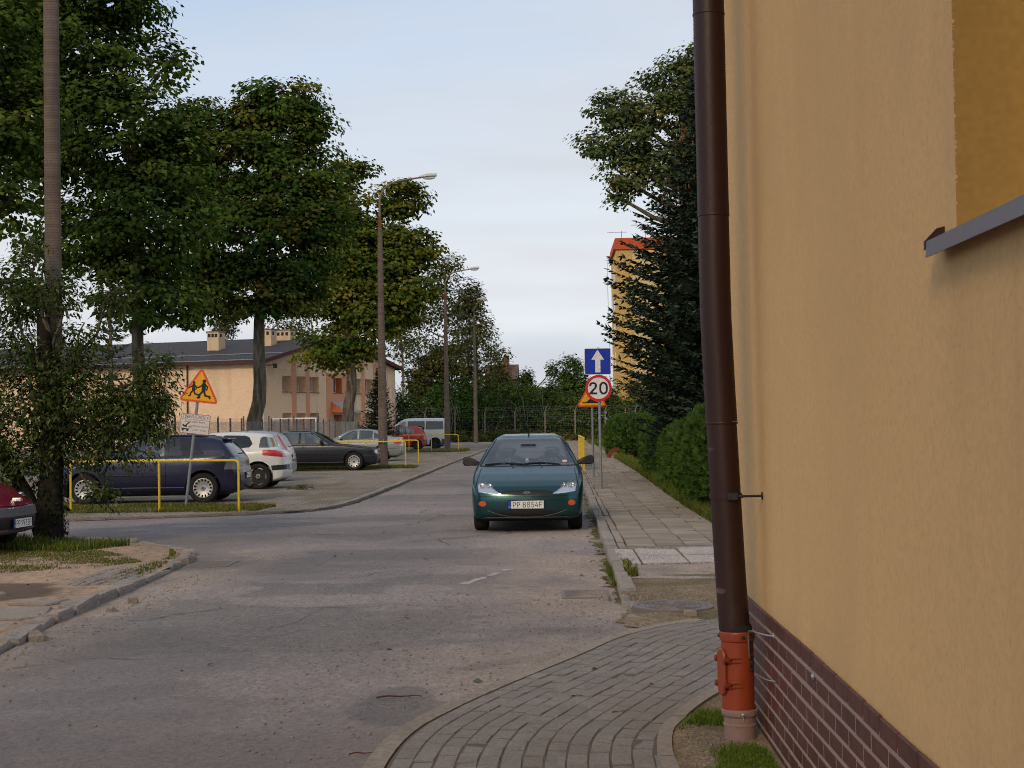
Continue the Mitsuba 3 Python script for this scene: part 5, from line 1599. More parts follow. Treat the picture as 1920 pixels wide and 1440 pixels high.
van = build_car('white_van', 'white passenger van with dark side windows parked by the third railing', 'van', None, bv, MV, 'p_white',
                [rounded([(1.30, 1.22), (2.10, 1.22), (2.10, 1.74), (1.80, 1.70), (1.5, 1.45)], .03), rounded([(2.22, 1.22), (3.30, 1.22), (3.30, 1.76), (2.22, 1.76)], .05), rounded([(3.36, 1.22), (4.48, 1.22), (4.48, 1.74), (3.36, 1.76)], .05)],
                (rounded([(-.76, 1.25), (.76, 1.25), (.66, 1.80), (-.66, 1.80)], .05), .8, 2.2), (rounded([(-.72, 1.20), (.72, 1.20), (.66, 1.78), (-.66, 1.78)], .05), 4.3, 5.0), ((.90, 3.95), .90, .33), (.90, 3.95), 'steel',
                lamps=[('tail_light', 'y', rounded([(4.62, .88), (4.9, .88), (4.9, 1.35), (4.62, 1.35)], .02), .78, 1.2, 'm_tail_red', .03), ('corner_panel', 'y', [(4.56, .6), (4.9, .6), (4.9, 1.88), (4.62, 1.88)], .82, 1.2, 'm_grey_trim', .012), ('bumper', 'y', [(4.35, .28), (4.95, .28), (4.95, .62), (4.35, .62)], .0, 1.2, 'm_grey_trim', .02), ('headlight', 'x', rounded([(.5, .72), (.84, .72), (.84, .98), (.56, .95)], .03), -.2, .5, 'headlight', .04)],
                seams=[('y', [(2.16, .35), (2.16, 1.8)], .3, 1.3), ('y', [(3.33, .35), (3.33, 1.2)], .3, 1.3)],
                cabin=(1.1, 4.7), mirrors=(1.35, 1.3, .2, 'm_black_trim'), belt=1.2, side_glass_dark=True, dark_glass=False, seats=())

# maroon car whose nose enters the frame at the lower left
SIDE_T = [(.09, .22), (.02, .28), (.0, .36), (.0, .50), (.03, .585), (.12, .66), (.30, .765), (.6, .88), (.9, .97), (1.0, 1.01), (1.45, 1.26), (1.75, 1.40), (2.0, 1.44), (2.9, 1.43), (3.2, 1.36), (3.38, 1.05), (3.42, .8), (3.44, .45), (3.40, .27), (3.2, .2)]
bt = Body(SIDE_T, scaled(PLAN_H, .822, .935), scaled(SECT_H, 1.0, .935), .22, .12)
MT_ = placed((-6.84, 19.62), -.10, 0.075)
xb = at_skin(bt, 0, .52)
bump = []
for z0, z1, pr_, mt_ in ((.44, .565, .018, 'm_grey_trim'), (.225, .28, .02, 'm_grey_trim')):
    yy = np.linspace(-.60, .60, 25) if z0 < .3 else np.linspace(-.74, .74, 25)
    v_, f_ = [], []
    for y in yy:
        for z, o in ((z0, .0), (z0 + .01, pr_), (z1 - .01, pr_), (z1, .0)):
            v_.append((at_skin(bt, y, z) - o, y, z))
    for i in range(24):
        for j in range(3):
            a_ = i * 4 + j
            f_ += [[a_, a_ + 1, a_ + 5], [a_, a_ + 5, a_ + 4]]
    bump.append(('bumper' if z0 > .3 else 'lower_spoiler', (np.array(v_), np.array(f_)), mt_))
mar = build_car('maroon_car', 'maroon car nose with a grey bumper at the left edge', 'car', None, bt, MT_, 'p_maroon',
                [rounded([(1.30, 1.02), (2.26, 1.02), (2.26, 1.36), (1.78, 1.34), (1.5, 1.18)], .02)], (rounded([(-.62, 1.01), (.62, 1.01), (.48, 1.38), (-.48, 1.38)], .03), .8, 2.0), None, ((.66, 3.0), .77, .28), (.66, 3.0), 'plain',
                lamps=[('headlight', 'y', rounded([(-.2, .60), (.40, .60), (.46, .72), (.36, .76), (-.2, .70)], .03), .50, 1.2, 'headlight', .05), ('grille!', 'x', [(-.62, .29), (.62, .29), (.62, .43), (-.62, .43)], -.2, .4, 'm_black', .03)],
                seams=[('x', [(-.7, .585), (0, .575), (.7, .585)], -.3, .3)], trims=bump + [('emblem', bbox_c(xb - .02, xb + .1, -.03, .03, .63, .68, .006), 'm_chrome')], cabin=(1.0, 3.3), mirrors=(1.40, 1.06, .14, 'm_black_trim'), belt=1.0, seats=((1.6, .33), (1.6, -.33)))
xp = at_skin(bt, 0, .36) - .03
licence_plate(mar, 'PP 9931P', MT_ @ np.array([[0, 0, -1, xp], [-1, 0, 0, .0], [0, 1, 0, .36], [0, 0, 0, 1.0]]))

# ------------------------------------------------------------------ street furniture
# lamp posts: concrete mast, rusty collar, curved arm, cobra head
def lamp_post(label, x, y, top, reach=1.75, z0=0.03, lean=0.0):
    k = thing('lamp_post', label, 'lamp post', 'lamp posts along the parking bays')
    zc = top - 1.75
    obj('mast', tube([(x + lean * t, y, z0 + (zc - z0) * t) for t in np.linspace(0, 1, 8)], np.linspace(.185, .085, 8), 14), 'm_pole', k, 40)
    obj('collar', tube([(x + lean, y, zc - .05), (x + lean, y, zc + .38)], [.075, .06], 12), 'm_rust', k, 40)
    xx = x + lean
    arm = spline([(xx, y, zc + .3), (xx + .0, y, zc + .95), (xx + .14, y, zc + 1.36), (xx + .48, y, zc + 1.62), (xx + .95, y, top - .02), (xx + reach - .45, y, top + .05)], 24)
    obj('arm', tube(arm, np.linspace(.045, .030, 24), 10), 'm_rust_light', k, True)
    hd = []
    n = 14
    for i, t in enumerate(np.linspace(0, 1, n)):
        w = .055 + .13 * math.sin(min(t * 1.25, 1) * math.pi * .62) * (1 - .55 * max(t - .6, 0) / .4)
        hgt = .045 + .075 * math.sin(min(t * 1.2, 1) * math.pi * .7)
        cxp, czp = xx + reach - .55 + .68 * t, top + .055 + .055 * t
        a = np.arange(16) * math.pi / 8
        hd.append(np.stack([np.full(16, cxp), y + w * np.cos(a), czp + np.where(np.sin(a) > 0, hgt, hgt * .25) * np.sin(a)], 1))
    v = np.vstack(hd + [hd[0].mean(0)[None], hd[-1].mean(0)[None]])
    f = []
    for i in range(n - 1):
        for j in range(16):
            a_, b_ = i * 16 + j, i * 16 + (j + 1) % 16
            f += [[a_, b_, b_ + 16], [a_, b_ + 16, a_ + 16]]
    for j in range(16):
        f += [[(j + 1) % 16, j, n * 16], [(n - 1) * 16 + j, (n - 1) * 16 + (j + 1) % 16, n * 16 + 1]]
    h = f'{k}__lamp_head'
    scene[h] = mikit.ply((v, np.array(f)), 'm_lamp_grey', smooth=50)
    dif = trimesh.creation.icosphere(subdivisions=2)
    obj('diffuser', (np.array(dif.vertices) * [.24, .10, .075] + [xx + reach - .16, y, top + .045], np.array(dif.faces)), 'm_light_glass', h, True)
    return k


flat('m_rust', (0.16, 0.065, 0.03), 0.9, 0.2)
flat('m_rust_light', (0.20, 0.155, 0.10), 0.75, 0.3)
flat('m_lamp_grey', (0.55, 0.55, 0.53), 0.5, 0.4)
lamp_post('nearest concrete lamp post, rising in front of the dark saloon', -6.27, 56.6, 10.68, 2.0)
lamp_post('second concrete lamp post, beside the white van', -6.2, 90.3, 10.62, 1.9)
lamp_post('farthest concrete lamp post, before the wire fence', -6.05, 121, 11.3, .75)

# yellow tube railings
def railing(label, pts, ends, posts, h=0.96, r=.023, z0=0.03):
    """pts: the rail's line; ends: which ends bend down; posts: fractions along."""
    k = thing('railing', label, 'railing', 'yellow tube railings between the bays')
    a, b = np.array(pts[0], float), np.array(pts[1], float)
    d = (b - a) / np.linalg.norm(b - a)
    p = []
    if ends[0]:
        p += [(*a, z0 - .1), (*a, z0 + h - .08), (*(a + d * .02), z0 + h - .025), (*(a + d * .08), z0 + h)]
    else:
        p += [(*a, z0 + h)]
    if ends[1]:
        p += [(*(b - d * .08), z0 + h), (*(b - d * .02), z0 + h - .025), (*b, z0 + h - .08), (*b, z0 - .1)]
    else:
        p += [(*b, z0 + h)]
    obj('rail', tube(p, r, 12), 'm_yellow', k, 50)
    for t in posts:
        q = a + (b - a) * t
        obj('post', tube([(*q, z0 - .1), (*q, z0 + h)], r, 12), 'm_yellow', k, 50)
    return k


railing('yellow tube railing in front of the navy hatchback', [(-12.8, 30.40), (-5.93, 28.85)], (1, 1), (.25, .50, .767))
railing('yellow tube railing ending beside the nearest lamp post', [(-11.6, 56.9), (-5.40, 56.2)], (1, 1), (.32, .66))
railing('yellow tube railing between the two saloons, just behind the near one', [(-11.9, 63.4), (-5.47, 62.4)], (1, 1), (.32, .66), .93)
railing('farthest yellow railing, in front of the white van', [(-11.2, 87.3), (-5.32, 86.4)], (1, 1), (.26, .52, .74), .96)

# yellow slatted barrier at the right kerb
k = thing('barrier', 'yellow slatted barrier standing at the right kerb behind the teal car', 'barrier')
bx0, bx1, by0, by1 = 0.93, 0.97, 47.5, 56.0
for y in (by0, (by0 + by1) / 2, by1):
    obj('post', tube([(0.95, y, .0), (0.95, y, 1.10)], .032, 10), 'm_yellow', k, 50)
obj('top_rail', tube([(0.95, by0, 1.10), (0.95, by1, 1.10)], .032, 10), 'm_yellow', k, 50)
obj('lower_rail', tube([(0.95, by0, .30), (0.95, by1, .30)], .028, 10), 'm_yellow', k, 50)
for i in range(52):
    y = by0 + .10 + i * (by1 - by0 - .2) / 51
    obj('slat', box(.935, .965, y - .035, y + .035, .30, 1.09), 'm_yellow', k)


# ------------------------------------------------------------------ traffic signs
def sign_plate(parent, name, pg, frame, mat_face, mat_rim, rim=.03, th=.012, rim_inside=True):
    """A plate with a face set inside its rim; frame x right, y up, z to the reader."""
    key = numbered(f'{parent}__{name}')
    scene[key] = mikit.ply(moved(extrude(pg, -th, 0), frame), mat_rim)
    obj('face', moved(extrude(pg.buffer(-rim), 0.0004, .0022), frame), mat_face, key)
    obj('back', moved(extrude(pg.buffer(-.004), -th - .002, -th - .0003), frame), 'm_galv', key)
    return key


def facing(x, y, z, yaw=0.0, roll=0.0, tilt=0.0):
    """Frame of a plate that faces -Y; yaw turns it, roll leans it sideways."""
    R = rotz(yaw) @ np.stack([np.array([1.0, 0, 0]), np.array([0, 0, 1.0]), np.array([0, -1.0, 0])], 1) @ rotz(roll)
    return mat4(R, (x, y, z))


p1 = thing('sign_post', 'grey post with a blue arrow sign above a round 20 sign', 'road sign')
SX, SY = 1.075, 34.8
obj('post', tube([(SX, SY, 0), (SX - .02, SY, 3.28)], .030, 14), 'm_post_grey', p1, 50)
fr = facing(SX - .035, SY - .05, 2.965, .03)
s1 = sign_plate(p1, 'arrow_sign', sg.box(-.30, -.30, .30, .30).buffer(-.03).buffer(.03), fr, 'm_sign_blue', 'm_sign_white', .012)
obj('arrow', moved(extrude(sg.Polygon([(-.06, -.245), (.06, -.245), (.06, .04), (.145, .04), (0, .265), (-.145, .04), (-.06, .04)]), .0024, .0042), fr), 'm_sign_white', s1)
fr2 = facing(SX - .025, SY - .05, 2.36, .02)
s2 = sign_plate(p1, 'speed_sign', sg.Point(0, 0).buffer(.302, 32), fr2, 'm_sign_white', 'm_sign_red', .062)
v, f = text_on('20', .262, .0018, True)
v[:, 0] *= 1.0
obj('number', moved((v + [0, -.131, .0026], f), fr2), 'm_ink', s2)
obj('bracket', cat([bbox_c(SX - .06, SX + .02, SY - .048, SY + .035, z - .012, z + .012, .003) for z in (2.80, 3.12, 2.25, 2.47)]), 'm_galv', p1, kind='stuff')
p2 = thing('sign_post', 'thinner grey post with a yellow triangular hump sign behind the 20 sign', 'road sign')
obj('post', tube([(1.08, 41.6, 0), (1.075, 41.6, 2.72)], .030, 14), 'm_post_grey', p2, 50)
tri = sg.Polygon([(-.42, -.24), (.42, -.24), (0, .485)]).buffer(-.055).buffer(.055, 8)
fr3 = facing(1.065, 41.54, 2.25, .03)
s3 = sign_plate(p2, 'hump_sign', tri, fr3, 'm_sign_yellow', 'm_sign_red_orange', .042)
t = np.linspace(-1, 1, 21)
hump = [(x * .15, .10 * math.cos(x * math.pi / 2) ** 1.3 - .115) for x in t]
obj('hump', moved(extrude(sg.Polygon([(-.26, -.145), (.26, -.145), (.26, -.115)] + hump[::-1] + [(-.26, -.115)]).buffer(0), .0024, .0042), fr3), 'm_ink', s3)
flat('m_sign_red_orange', (0.62, 0.085, 0.012), 0.4, 0.4)

p3 = thing('school_sign', 'leaning grey post with a yellow running children triangle and a white plate', 'road sign')
B0, B1 = np.array([-7.42, 30.85, 0.0]), np.array([-7.07, 30.85, 2.85])
ax_ = (B1 - B0) / np.linalg.norm(B1 - B0)
obj('post', tube([B0, B1 - ax_ * .1], .030, 14), 'm_post_grey', p3, 50)
lean = -math.atan2(B1[0] - B0[0], B1[2] - B0[2])
c = B0 + ax_ * 2.36
fr4 = facing(c[0] + .03, c[1] - .05, c[2], .05, lean)
tri2 = sg.Polygon([(-.415, -.22), (.415, -.22), (0, .50)]).buffer(-.055).buffer(.055, 8)
s4 = sign_plate(p3, 'children_sign', tri2, fr4, 'm_sign_yellow', 'm_sign_red_orange', .042)


def running(dx, s, flip=1):
    L = lambda pts, w: sg.LineString([(dx + flip * x * s, y * s) for x, y in pts]).buffer(w * s, 6)
    return shapely.union_all([sg.Point(dx, .215 * s).buffer(.037 * s), L([(0, .145), (.005, .03)], .042), L([(-.01, .155), (-.065, .10), (-.12, .075)], .016), L([(.02, .155), (.075, .105), (.065, .045)], .016),
                              L([(0, .02), (-.06, -.055), (-.07, -.125), (-.10, -.13)], .020), L([(.01, .02), (.05, -.075), (.135, -.085), (.145, -.12)], .020)])


obj('big_child', moved(extrude(running(.075, 1.0), .0024, .0042), fr4), 'm_ink', s4)
obj('small_child', moved(extrude(running(-.125, .78), .0024, .0042), fr4), 'm_ink', s4)
c = B0 + ax_ * 1.70
fr5 = facing(c[0] + .01, c[1] - .05, c[2], .05, lean)
s5 = sign_plate(p3, 'school_plate', sg.box(-.295, -.20, .295, .20).buffer(-.02).buffer(.02), fr5, 'm_plate_warm', 'm_sign_text', .009)
flat('m_plate_warm', (0.60, 0.55, 0.53), 0.6, 0.3)


def words(txt, h, w, x, y, matl, left=None):
    v, f = text_on(txt, h, .001)
    v[:, 0] *= w / np.ptp(v[:, 0])
    v[:, 0] += x
    obj('lettering', moved((v + [0, y, .0024], f), fr5), matl, s5)


words('TEREN SZKO\u0141Y', .062, .52, 0, .115, 'm_sign_text')
obj('rule', moved(extrude(sg.box(-.286, .082, .286, .089), .0024, .0034), fr5), 'm_sign_text', s5)
words('Zakaz parkowania', .038, .40, .0, .028, 'm_ink')
words('nieuprawnionym', .034, .35, .09, -.052, 'm_ink')
words('7.00 - 19.00', .042, .26, .10, -.135, 'm_ink')
tow = shapely.union_all([sg.box(-.26, -.125, -.10, -.10), sg.LineString([(-.24, -.03), (-.19, -.055), (-.14, .0), (-.12, .02)]).buffer(.012), sg.LineString([(-.22, -.05), (-.17, -.06)]).buffer(.018), sg.Point(-.23, -.14).buffer(.02), sg.Point(-.14, -.14).buffer(.02), sg.Polygon([(-.13, -.075), (-.05, -.075), (-.07, -.06), (-.12, -.06)])])
obj('tow_picture', moved(extrude(tow, .0024, .0040), fr5), 'm_ink', s5)

# scrap of white plastic hanging in the bush
rag = []
g_ = np.random.default_rng(4)
n_ = 9
for i in range(n_):
    t = i / (n_ - 1)
    w = .01 + .085 * math.sin(min(t * 1.3, 1) * math.pi * .75) * (1 - .75 * max(t - .7, 0) / .3)
    for s_ in (-1, 0, 1):
        rag.append((-7.37 + .02 * math.sin(t * 5) + s_ * w, 28.3 + .05 * math.cos(t * 7 + s_) * (s_ == 0), 1.86 - .46 * t))
rf = []
for i in range(n_ - 1):
    for j in range(2):
        a_ = i * 3 + j
        rf += [[a_, a_ + 1, a_ + 4], [a_, a_ + 4, a_ + 3]]
rv = np.array(rag)
obj('plastic_rag', (np.vstack([rv, rv + [0, .004, 0]]), np.vstack([np.array(rf), np.array(rf)[:, ::-1] + len(rv)])), 'm_white', label='white plastic rag hanging from a twig left of the school sign', cat='rag')

# concrete utility pole at left
up = thing('utility_pole', 'ribbed concrete utility pole rising through the foliage at left', 'pole')
obj('shaft', tube([(-7.18 + .0, 22.0, z) for z in np.linspace(-.1, 11, 12)], np.linspace(.128, .100, 12), 16), 'm_pole', up, 40)

# half-round brick planter at the hedge
pl = thing('brick_planter', 'low half round red brick planter at the foot of the hedge', 'planter')
for i in range(9):
    a0, a1 = math.pi / 2 + i * math.pi / 9, math.pi / 2 + (i + 1) * math.pi / 9 - .03
    c_ = np.array([2.75, 63.6])
    q = [c_ + r * np.array([math.cos(a), math.sin(a)]) for r, a in ((.48, a0), (.30, a0), (.30, a1), (.48, a1))]
aa = np.linspace(0, math.pi, 11)
for i in range(10):
    a0, a1 = aa[i], aa[i + 1] - .02
    pg = sg.Polygon([(.40 * math.cos(a0), .40 * math.sin(a0)), (.40 * math.cos(a1), .40 * math.sin(a1)), (.24 * math.cos(a1), .24 * math.sin(a1)), (.24 * math.cos(a0), .24 * math.sin(a0))])
    obj('brick', moved(extrude(pg, -.12, .12), facing(2.62, 63.7, .10)), 'm_brick_red', pl)
obj('fill', moved(extrude(sg.Polygon([(.235 * math.cos(a), .235 * math.sin(a)) for a in aa]), -.06, .10), facing(2.62, 63.7, .10)), 'm_stone_pale', pl)
for i in range(3):
    obj('step_brick', bbox_c(2.44 + i * .26, 2.69 + i * .26, 61.6, 61.75, .09, .24, .01), 'm_brick_red', pl)

# ------------------------------------------------------------------ fences
def grid_panel(a, b, z0, z1, step, r):
    """Upright wires every step and a few level ones, as thin square bars."""
    a, b = np.array(a, float), np.array(b, float)
    L = np.linalg.norm(b - a)
    d = (b - a) / L
    n = np.array([-d[1], d[0]])
    out = []
    for s in np.arange(step / 2, L, step):
        p = a + d * s
        q = [p - d * r - n * r, p + d * r - n * r, p + d * r + n * r, p - d * r + n * r]
        v = np.array([[*x, z] for z in (z0, z1) for x in q])
        out.append((v, BOXF[2:]))
    for z in np.arange(z0 + .03, z1, .20):
        q = [a - n * r * 1.3, b - n * r * 1.3, b + n * r * 1.3, a + n * r * 1.3]
        v = np.array([[*x, zz] for zz in (z - r, z + r) for x in q])
        out.append((v, BOXF))
    return cat(out)


FX = [(-14.9, 50.0), (-14.6, 116.0)]
fe = thing('school_fence', 'grey wire mesh fence of the school yard along the parking bays', 'fence')
nseg = 26
for i in range(nseg):
    a = np.array(FX[0]) + (np.array(FX[1]) - FX[0]) * i / nseg
    b = np.array(FX[0]) + (np.array(FX[1]) - FX[0]) * (i + 1) / nseg
    obj('mesh_panel', grid_panel(a, b, .10, 1.86, .055, .0022), 'm_fence_wire', fe, kind='stuff')
    obj('post', box(a[0] - .035, a[0] + .035, a[1] - .035, a[1] + .035, 0, 2.02), 'm_post_dark', fe)
flat('m_post_dark', (0.10, 0.095, 0.10), 0.7, 0.3, 0.2)
fe2 = thing('yard_fence', 'second grey mesh fence deeper in the school yard before the cream school', 'fence')
for i in range(11):
    a = np.array([-31.0, 96.0]) + np.array([1.55, .55]) * i
    b = a + np.array([1.55, .55])
    obj('mesh_panel', grid_panel(a, b, .05, 2.2, .08, .003), 'm_fence_wire', fe2, kind='stuff')
    obj('post', box(a[0] - .04, a[0] + .04, a[1] - .04, a[1] + .04, 0, 2.3), 'm_post_dark', fe2)
gl = thing('football_goal', 'white football goal frame behind the school fence', 'goal')
GY = 101.0
for x in (-18.45, -15.6):
    obj('upright', bbox_c(x - .05, x + .05, GY - .05, GY + .05, 0, 2.05, .008), 'm_white', gl)
obj('crossbar', bbox_c(-18.5, -15.55, GY - .05, GY + .05, 2.0521, 2.15, .008), 'm_white', gl)

wf = thing('wire_fence', 'barbed wire fence on slim concrete posts before the trees at the end', 'fence')
WY = 134.0
for i in range(24):
    x = -19.0 + i * 2.62
    obj('post', cat([box(x - .055, x + .055, WY - .055, WY + .055, -.1, 2.55), tube([(x, WY, 2.5), (x + .16, WY - .10, 2.98)], .045, 6)]), 'm_concrete', wf)
wires = []
for j, z in enumerate((.5, .9, 1.3, 1.7, 2.1, 2.45)):
    wires.append(tube([(-19, WY - .06, z), (43, WY - .06, z)], .004, 4))
for j, (o, z) in enumerate(((.05, 2.65), (.1, 2.8), (.15, 2.95))):
    wires.append(tube([(-19 + o, WY - o * .6, z), (43 + o, WY - o * .6, z)], .006, 4))
obj('wire', cat(wires), 'm_fence_wire', wf, kind='stuff')
obj('mesh', grid_panel((-19, WY), (43, WY), .05, 2.4, .22, .0016), 'm_fence_wire', wf, kind='stuff')

# ------------------------------------------------------------------ the school
sc = thing('school_building', 'cream two storey school with orange stripes and a dark low roof', 'building')
A2, G2, L2 = np.array([-21.7, 115.0]), np.array([.348, .9375]), np.array([-.9375, .348])


def S(t, l, z):
    """t along the gable wall, l along the long wall, z up (l < 0 is in front of the gable)."""
    p = A2 + G2 * t + L2 * l
    return np.array([p[0], p[1], z])


MS_ = np.array([[G2[0], L2[0], 0, A2[0]], [G2[1], L2[1], 0, A2[1]], [0, 0, 1, 0], [0, 0, 0, 1.0]])
GW = 22.4


def sbox(t0, t1, l0, l1, z0, z1, ch=0):
    return moved(box(t0, t1, l0, l1, z0, z1) if not ch else bbox_c(t0, t1, l0, l1, z0, z1, ch), MS_)


def sprism(pts, l0, l1):
    m = trimesh.creation.extrude_polygon(sg.Polygon(pts), l1 - l0, engine='earcut')
    return moved(moved(m, np.array([[1, 0, 0, 0], [0, 0, 1, l0], [0, 1, 0, 0], [0, 0, 0, 1.0]])), MS_)


holes = []
win_t = [(2.79, 4.18), (4.98, 6.39), (7.03, 8.55), (10.98, 12.47), (14.4, 15.84), (16.6, 18.0), (19.3, 20.7)]
for t0, t1 in win_t:
    holes.append((t0, t1, 4.27, 5.50))
    if not 10 < t0 < 12:
        holes.append((t0, t1, 1.40, 2.62))
holes.append((9.95, 10.35, 1.3, 2.45))
holes.append((11.02, 12.40, .10, 2.46))
wallM = man(moved(trimesh.creation.extrude_polygon(sg.Polygon([(0, -.1), (GW, -.1), (GW, 6.52), (GW / 2, 8.72), (0, 6.52)]), 42.0, engine='earcut'), np.array([[1, 0, 0, 0], [0, 0, 1, 0], [0, 1, 0, 0], [0, 0, 0, 1.0]])))
for t0, t1, z0, z1 in holes:
    wallM = wallM - man(box(t0, t1, -.5, .85 if t1 - t0 > .5 else .3, z0, z1))
for i in range(6):
    l0 = 4.0 + i * 6.0
    for z0 in (1.4, 4.27):
        pass
obj('wall', moved(unman(wallM), MS_), 'm_facade', sc)
for t0, t1, z0, z1 in holes:
    if t1 - t0 < .5:
        continue
    door = z0 < 1
    w = numbered(f'{sc}__door' if door else f'{sc}__window')
    fw = .09
    fr_ = man(box(t0 + .002, t1 - .002, .60, .68, z0 + .002, z1 - .002)) - man(box(t0 + fw, (t0 + t1) / 2 - .05, .5, .8, z0 + fw, z1 - fw)) - man(box((t0 + t1) / 2 + .05, t1 - fw, .5, .8, z0 + fw, z1 - fw))
    scene[w] = mikit.ply(moved(unman(fr_), MS_), 'm_brick_red' if door else 'm_white')
    obj('pane', cat([sbox(t0 + fw, (t0 + t1) / 2 - .05, .635, .645, z0 + fw, z1 - fw), sbox((t0 + t1) / 2 + .05, t1 - fw, .635, .645, z0 + fw, z1 - fw)]), 'm_window_dark' if door or z0 > 4 and t0 > 10 else 'm_blind', w)
    if not door:
        obj('sill', sbox(t0 - .06, t1 + .06, -.08, .60, z0 - .055, z0 - .002), 'm_sill_brown', w)
    if t0 > 10 and t0 < 12:
        obj('orange_jamb', cat([sbox(t1 - .012, t1 - .004, .004, .60, z0 + .003, z1 - .003), sbox(t0 + .004, t0 + .012, .004, .60, z0 + .003, z1 - .003)]), 'm_orange_deep', w)
for t0, t1, z0, z1 in [(4.22, 4.94, 0, 6.9), (6.44, 7.0, 0, 7.3), (15.9, 16.5, 0, 7.1), (18.1, 18.9, 0, 6.8), (9.0, 9.7, 5.9, 7.9)]:
    obj('stripe', sbox(t0, t1, -.03, -.002, z0, min(z1, 6.5 + min(t0, GW - t1) * .196 - .12)), 'm_orange_wall', sc)
for q in [(9.76, 10.94, 0.0, 5.85), (12.5, 13.9, 0.0, 5.85), (10.945, 12.495, 2.80, 4.2), (10.945, 12.495, 5.56, 5.85)]:
    obj('entrance_panel', sbox(q[0], q[1], -.035, -.002, q[2], q[3]), 'm_orange_wall', sc)
obj('plinth', cat([sbox(-.03, 9.7, -.05, -.002, -.1, .55), sbox(13.95, GW, -.05, -.002, -.1, .55)]), 'm_concrete', sc)
for l0 in (10.1,):
    obj('stripe', sbox(-.03, -.002, 10.1, 10.9, 0, 6.45), 'm_orange_wall', sc)
can = numbered(f'{sc}__canopy')
cp = np.array([S(10.5, -.02, 3.60), S(12.9, -.02, 3.60), S(12.9, -1.5, 2.72), S(10.5, -1.5, 2.72)])
scene[can] = mikit.ply((np.vstack([cp, cp - [0, 0, .10]]), np.vstack([[[0, 3, 2], [0, 2, 1]], [[4, 5, 6], [4, 6, 7]], [[3, 7, 6], [3, 6, 2]], [[0, 4, 7], [0, 7, 3]], [[1, 2, 6], [1, 6, 5]]])), 'm_canopy')
cs = [S(10.6, -.04, 3.48), S(10.6, -1.4, 2.66), S(10.6, -.04, 2.66)]
obj('canopy_side', (np.array(cs + [q + np.append(G2 * .06, 0) for q in cs]), np.array([[0, 1, 2], [3, 5, 4], [0, 3, 4], [0, 4, 1], [1, 4, 5], [1, 5, 2]])), 'm_orange_deep', can)
rf_ = f'{sc}__roof'
rp = [(-.55, 6.42), (GW / 2, 8.74), (GW + .55, 6.42), (GW + .55, 6.62), (GW / 2, 8.96), (-.55, 6.62)]
scene[rf_] = mikit.ply(sprism(rp, -.45, 42.5), 'm_roof')
obj('verge', cat([sprism([(-.6, 6.36), (GW / 2, 8.71), (GW / 2, 8.99), (-.6, 6.66)], -.53, -.455), sprism([(GW + .6, 6.36), (GW + .6, 6.66), (GW / 2, 8.99), (GW / 2, 8.71)], -.53, -.455)]), 'm_fascia', rf_)
obj('gutter', sbox(-.68, -.56, -.4, 42.4, 6.36, 6.50), 'm_fascia', rf_)
obj('seam_line', cat([sprism([(2.4, 7.245), (2.5, 7.266), (2.5, 7.286), (2.4, 7.265)], -.3, 42.2), sprism([(-.4, 6.652), (-.3, 6.673), (-.3, 6.693), (-.4, 6.672)], -.3, 42.2)]), 'm_galv', rf_)
obj('drainpipe', cat([tube([S(-.12, 6.64, 6.4), S(-.12, 6.64, 0)], .06, 8)]), 'm_fascia', sc)
obj('flood_lamp', cat([sbox(.55, .62, -.62, -.05, 6.2, 6.28), sbox(.45, .75, -.78, -.60, 6.0, 6.35)]), 'm_black', sc)
for (c0, c1, l0, l1, z0, z1) in [(5.2, 6.2, 7.2, 8.3, 7.5, 9.25), (6.6, 7.5, 3.2, 4.6, 7.9, 9.35), (9.6, 10.5, 3.2, 4.6, 8.5, 9.45)]:
    ck = numbered(f'{rf_}__chimney')
    scene[ck] = mikit.ply(sbox(c0, c1, l0, l1, z0, z1, .02), 'm_cream')
    # small vent openings and a cap: pieces of the roof as well
    for q in range(3):
        ll = l0 + (l1 - l0) * (.22 + .28 * q)
        obj('chimney_vent', cat([sbox(c0 - .012, c0 - .003, ll - .12, ll + .12, z1 - .42, z1 - .14), sbox(c0 + .2, c0 + .45, l0 - .012, l0 - .003, z1 - .42, z1 - .14)]), 'm_black', rf_)
    obj('chimney_cap', sbox(c0 - .06, c1 + .06, l0 - .06, l1 + .06, z1 + .002, z1 + .08), 'm_concrete', rf_)

# ------------------------------------------------------------------ yellow block of flats behind the spruce
bl = thing('block_of_flats', 'tall yellow block of flats with a red cornice behind the right spruce', 'building')
BX, BY = 6.45, 150.0
obj('wall', box(BX, BX + 11.5, BY, BY + 12.5, 0, 18.3), 'm_block_yellow', bl)
obj('cornice', bbox_c(BX - .22, BX + 11.7, BY - .22, BY + 12.7, 18.31, 18.85, .03), 'm_block_orange', bl)
obj('parapet', bbox_c(BX - .08, BX + 11.6, BY - .08, BY + 12.6, 18.86, 19.45, .03), 'm_block_orange', bl)
for fl in range(6):
    for j in range(2):
        y0 = BY + 3.6 + j * 5
        w = numbered(f'{bl}__window')
        scene[w] = mikit.ply(box(BX - .03, BX - .003, y0, y0 + 1.5, 1.4 + fl * 2.8, 2.9 + fl * 2.8), 'm_white')
        obj('pane', box(BX - .04, BX - .0305, y0 + .1, y0 + 1.4, 1.5 + fl * 2.8, 2.8 + fl * 2.8), 'm_window_dark', w)
obj('gable_strip', box(BX + 1.6, BX + 4.2, BY - .05, BY - .003, .5, 18.2), 'm_block_pale', bl)
flat('m_block_pale', (0.66, 0.50, 0.26), 0.9, 0.15)
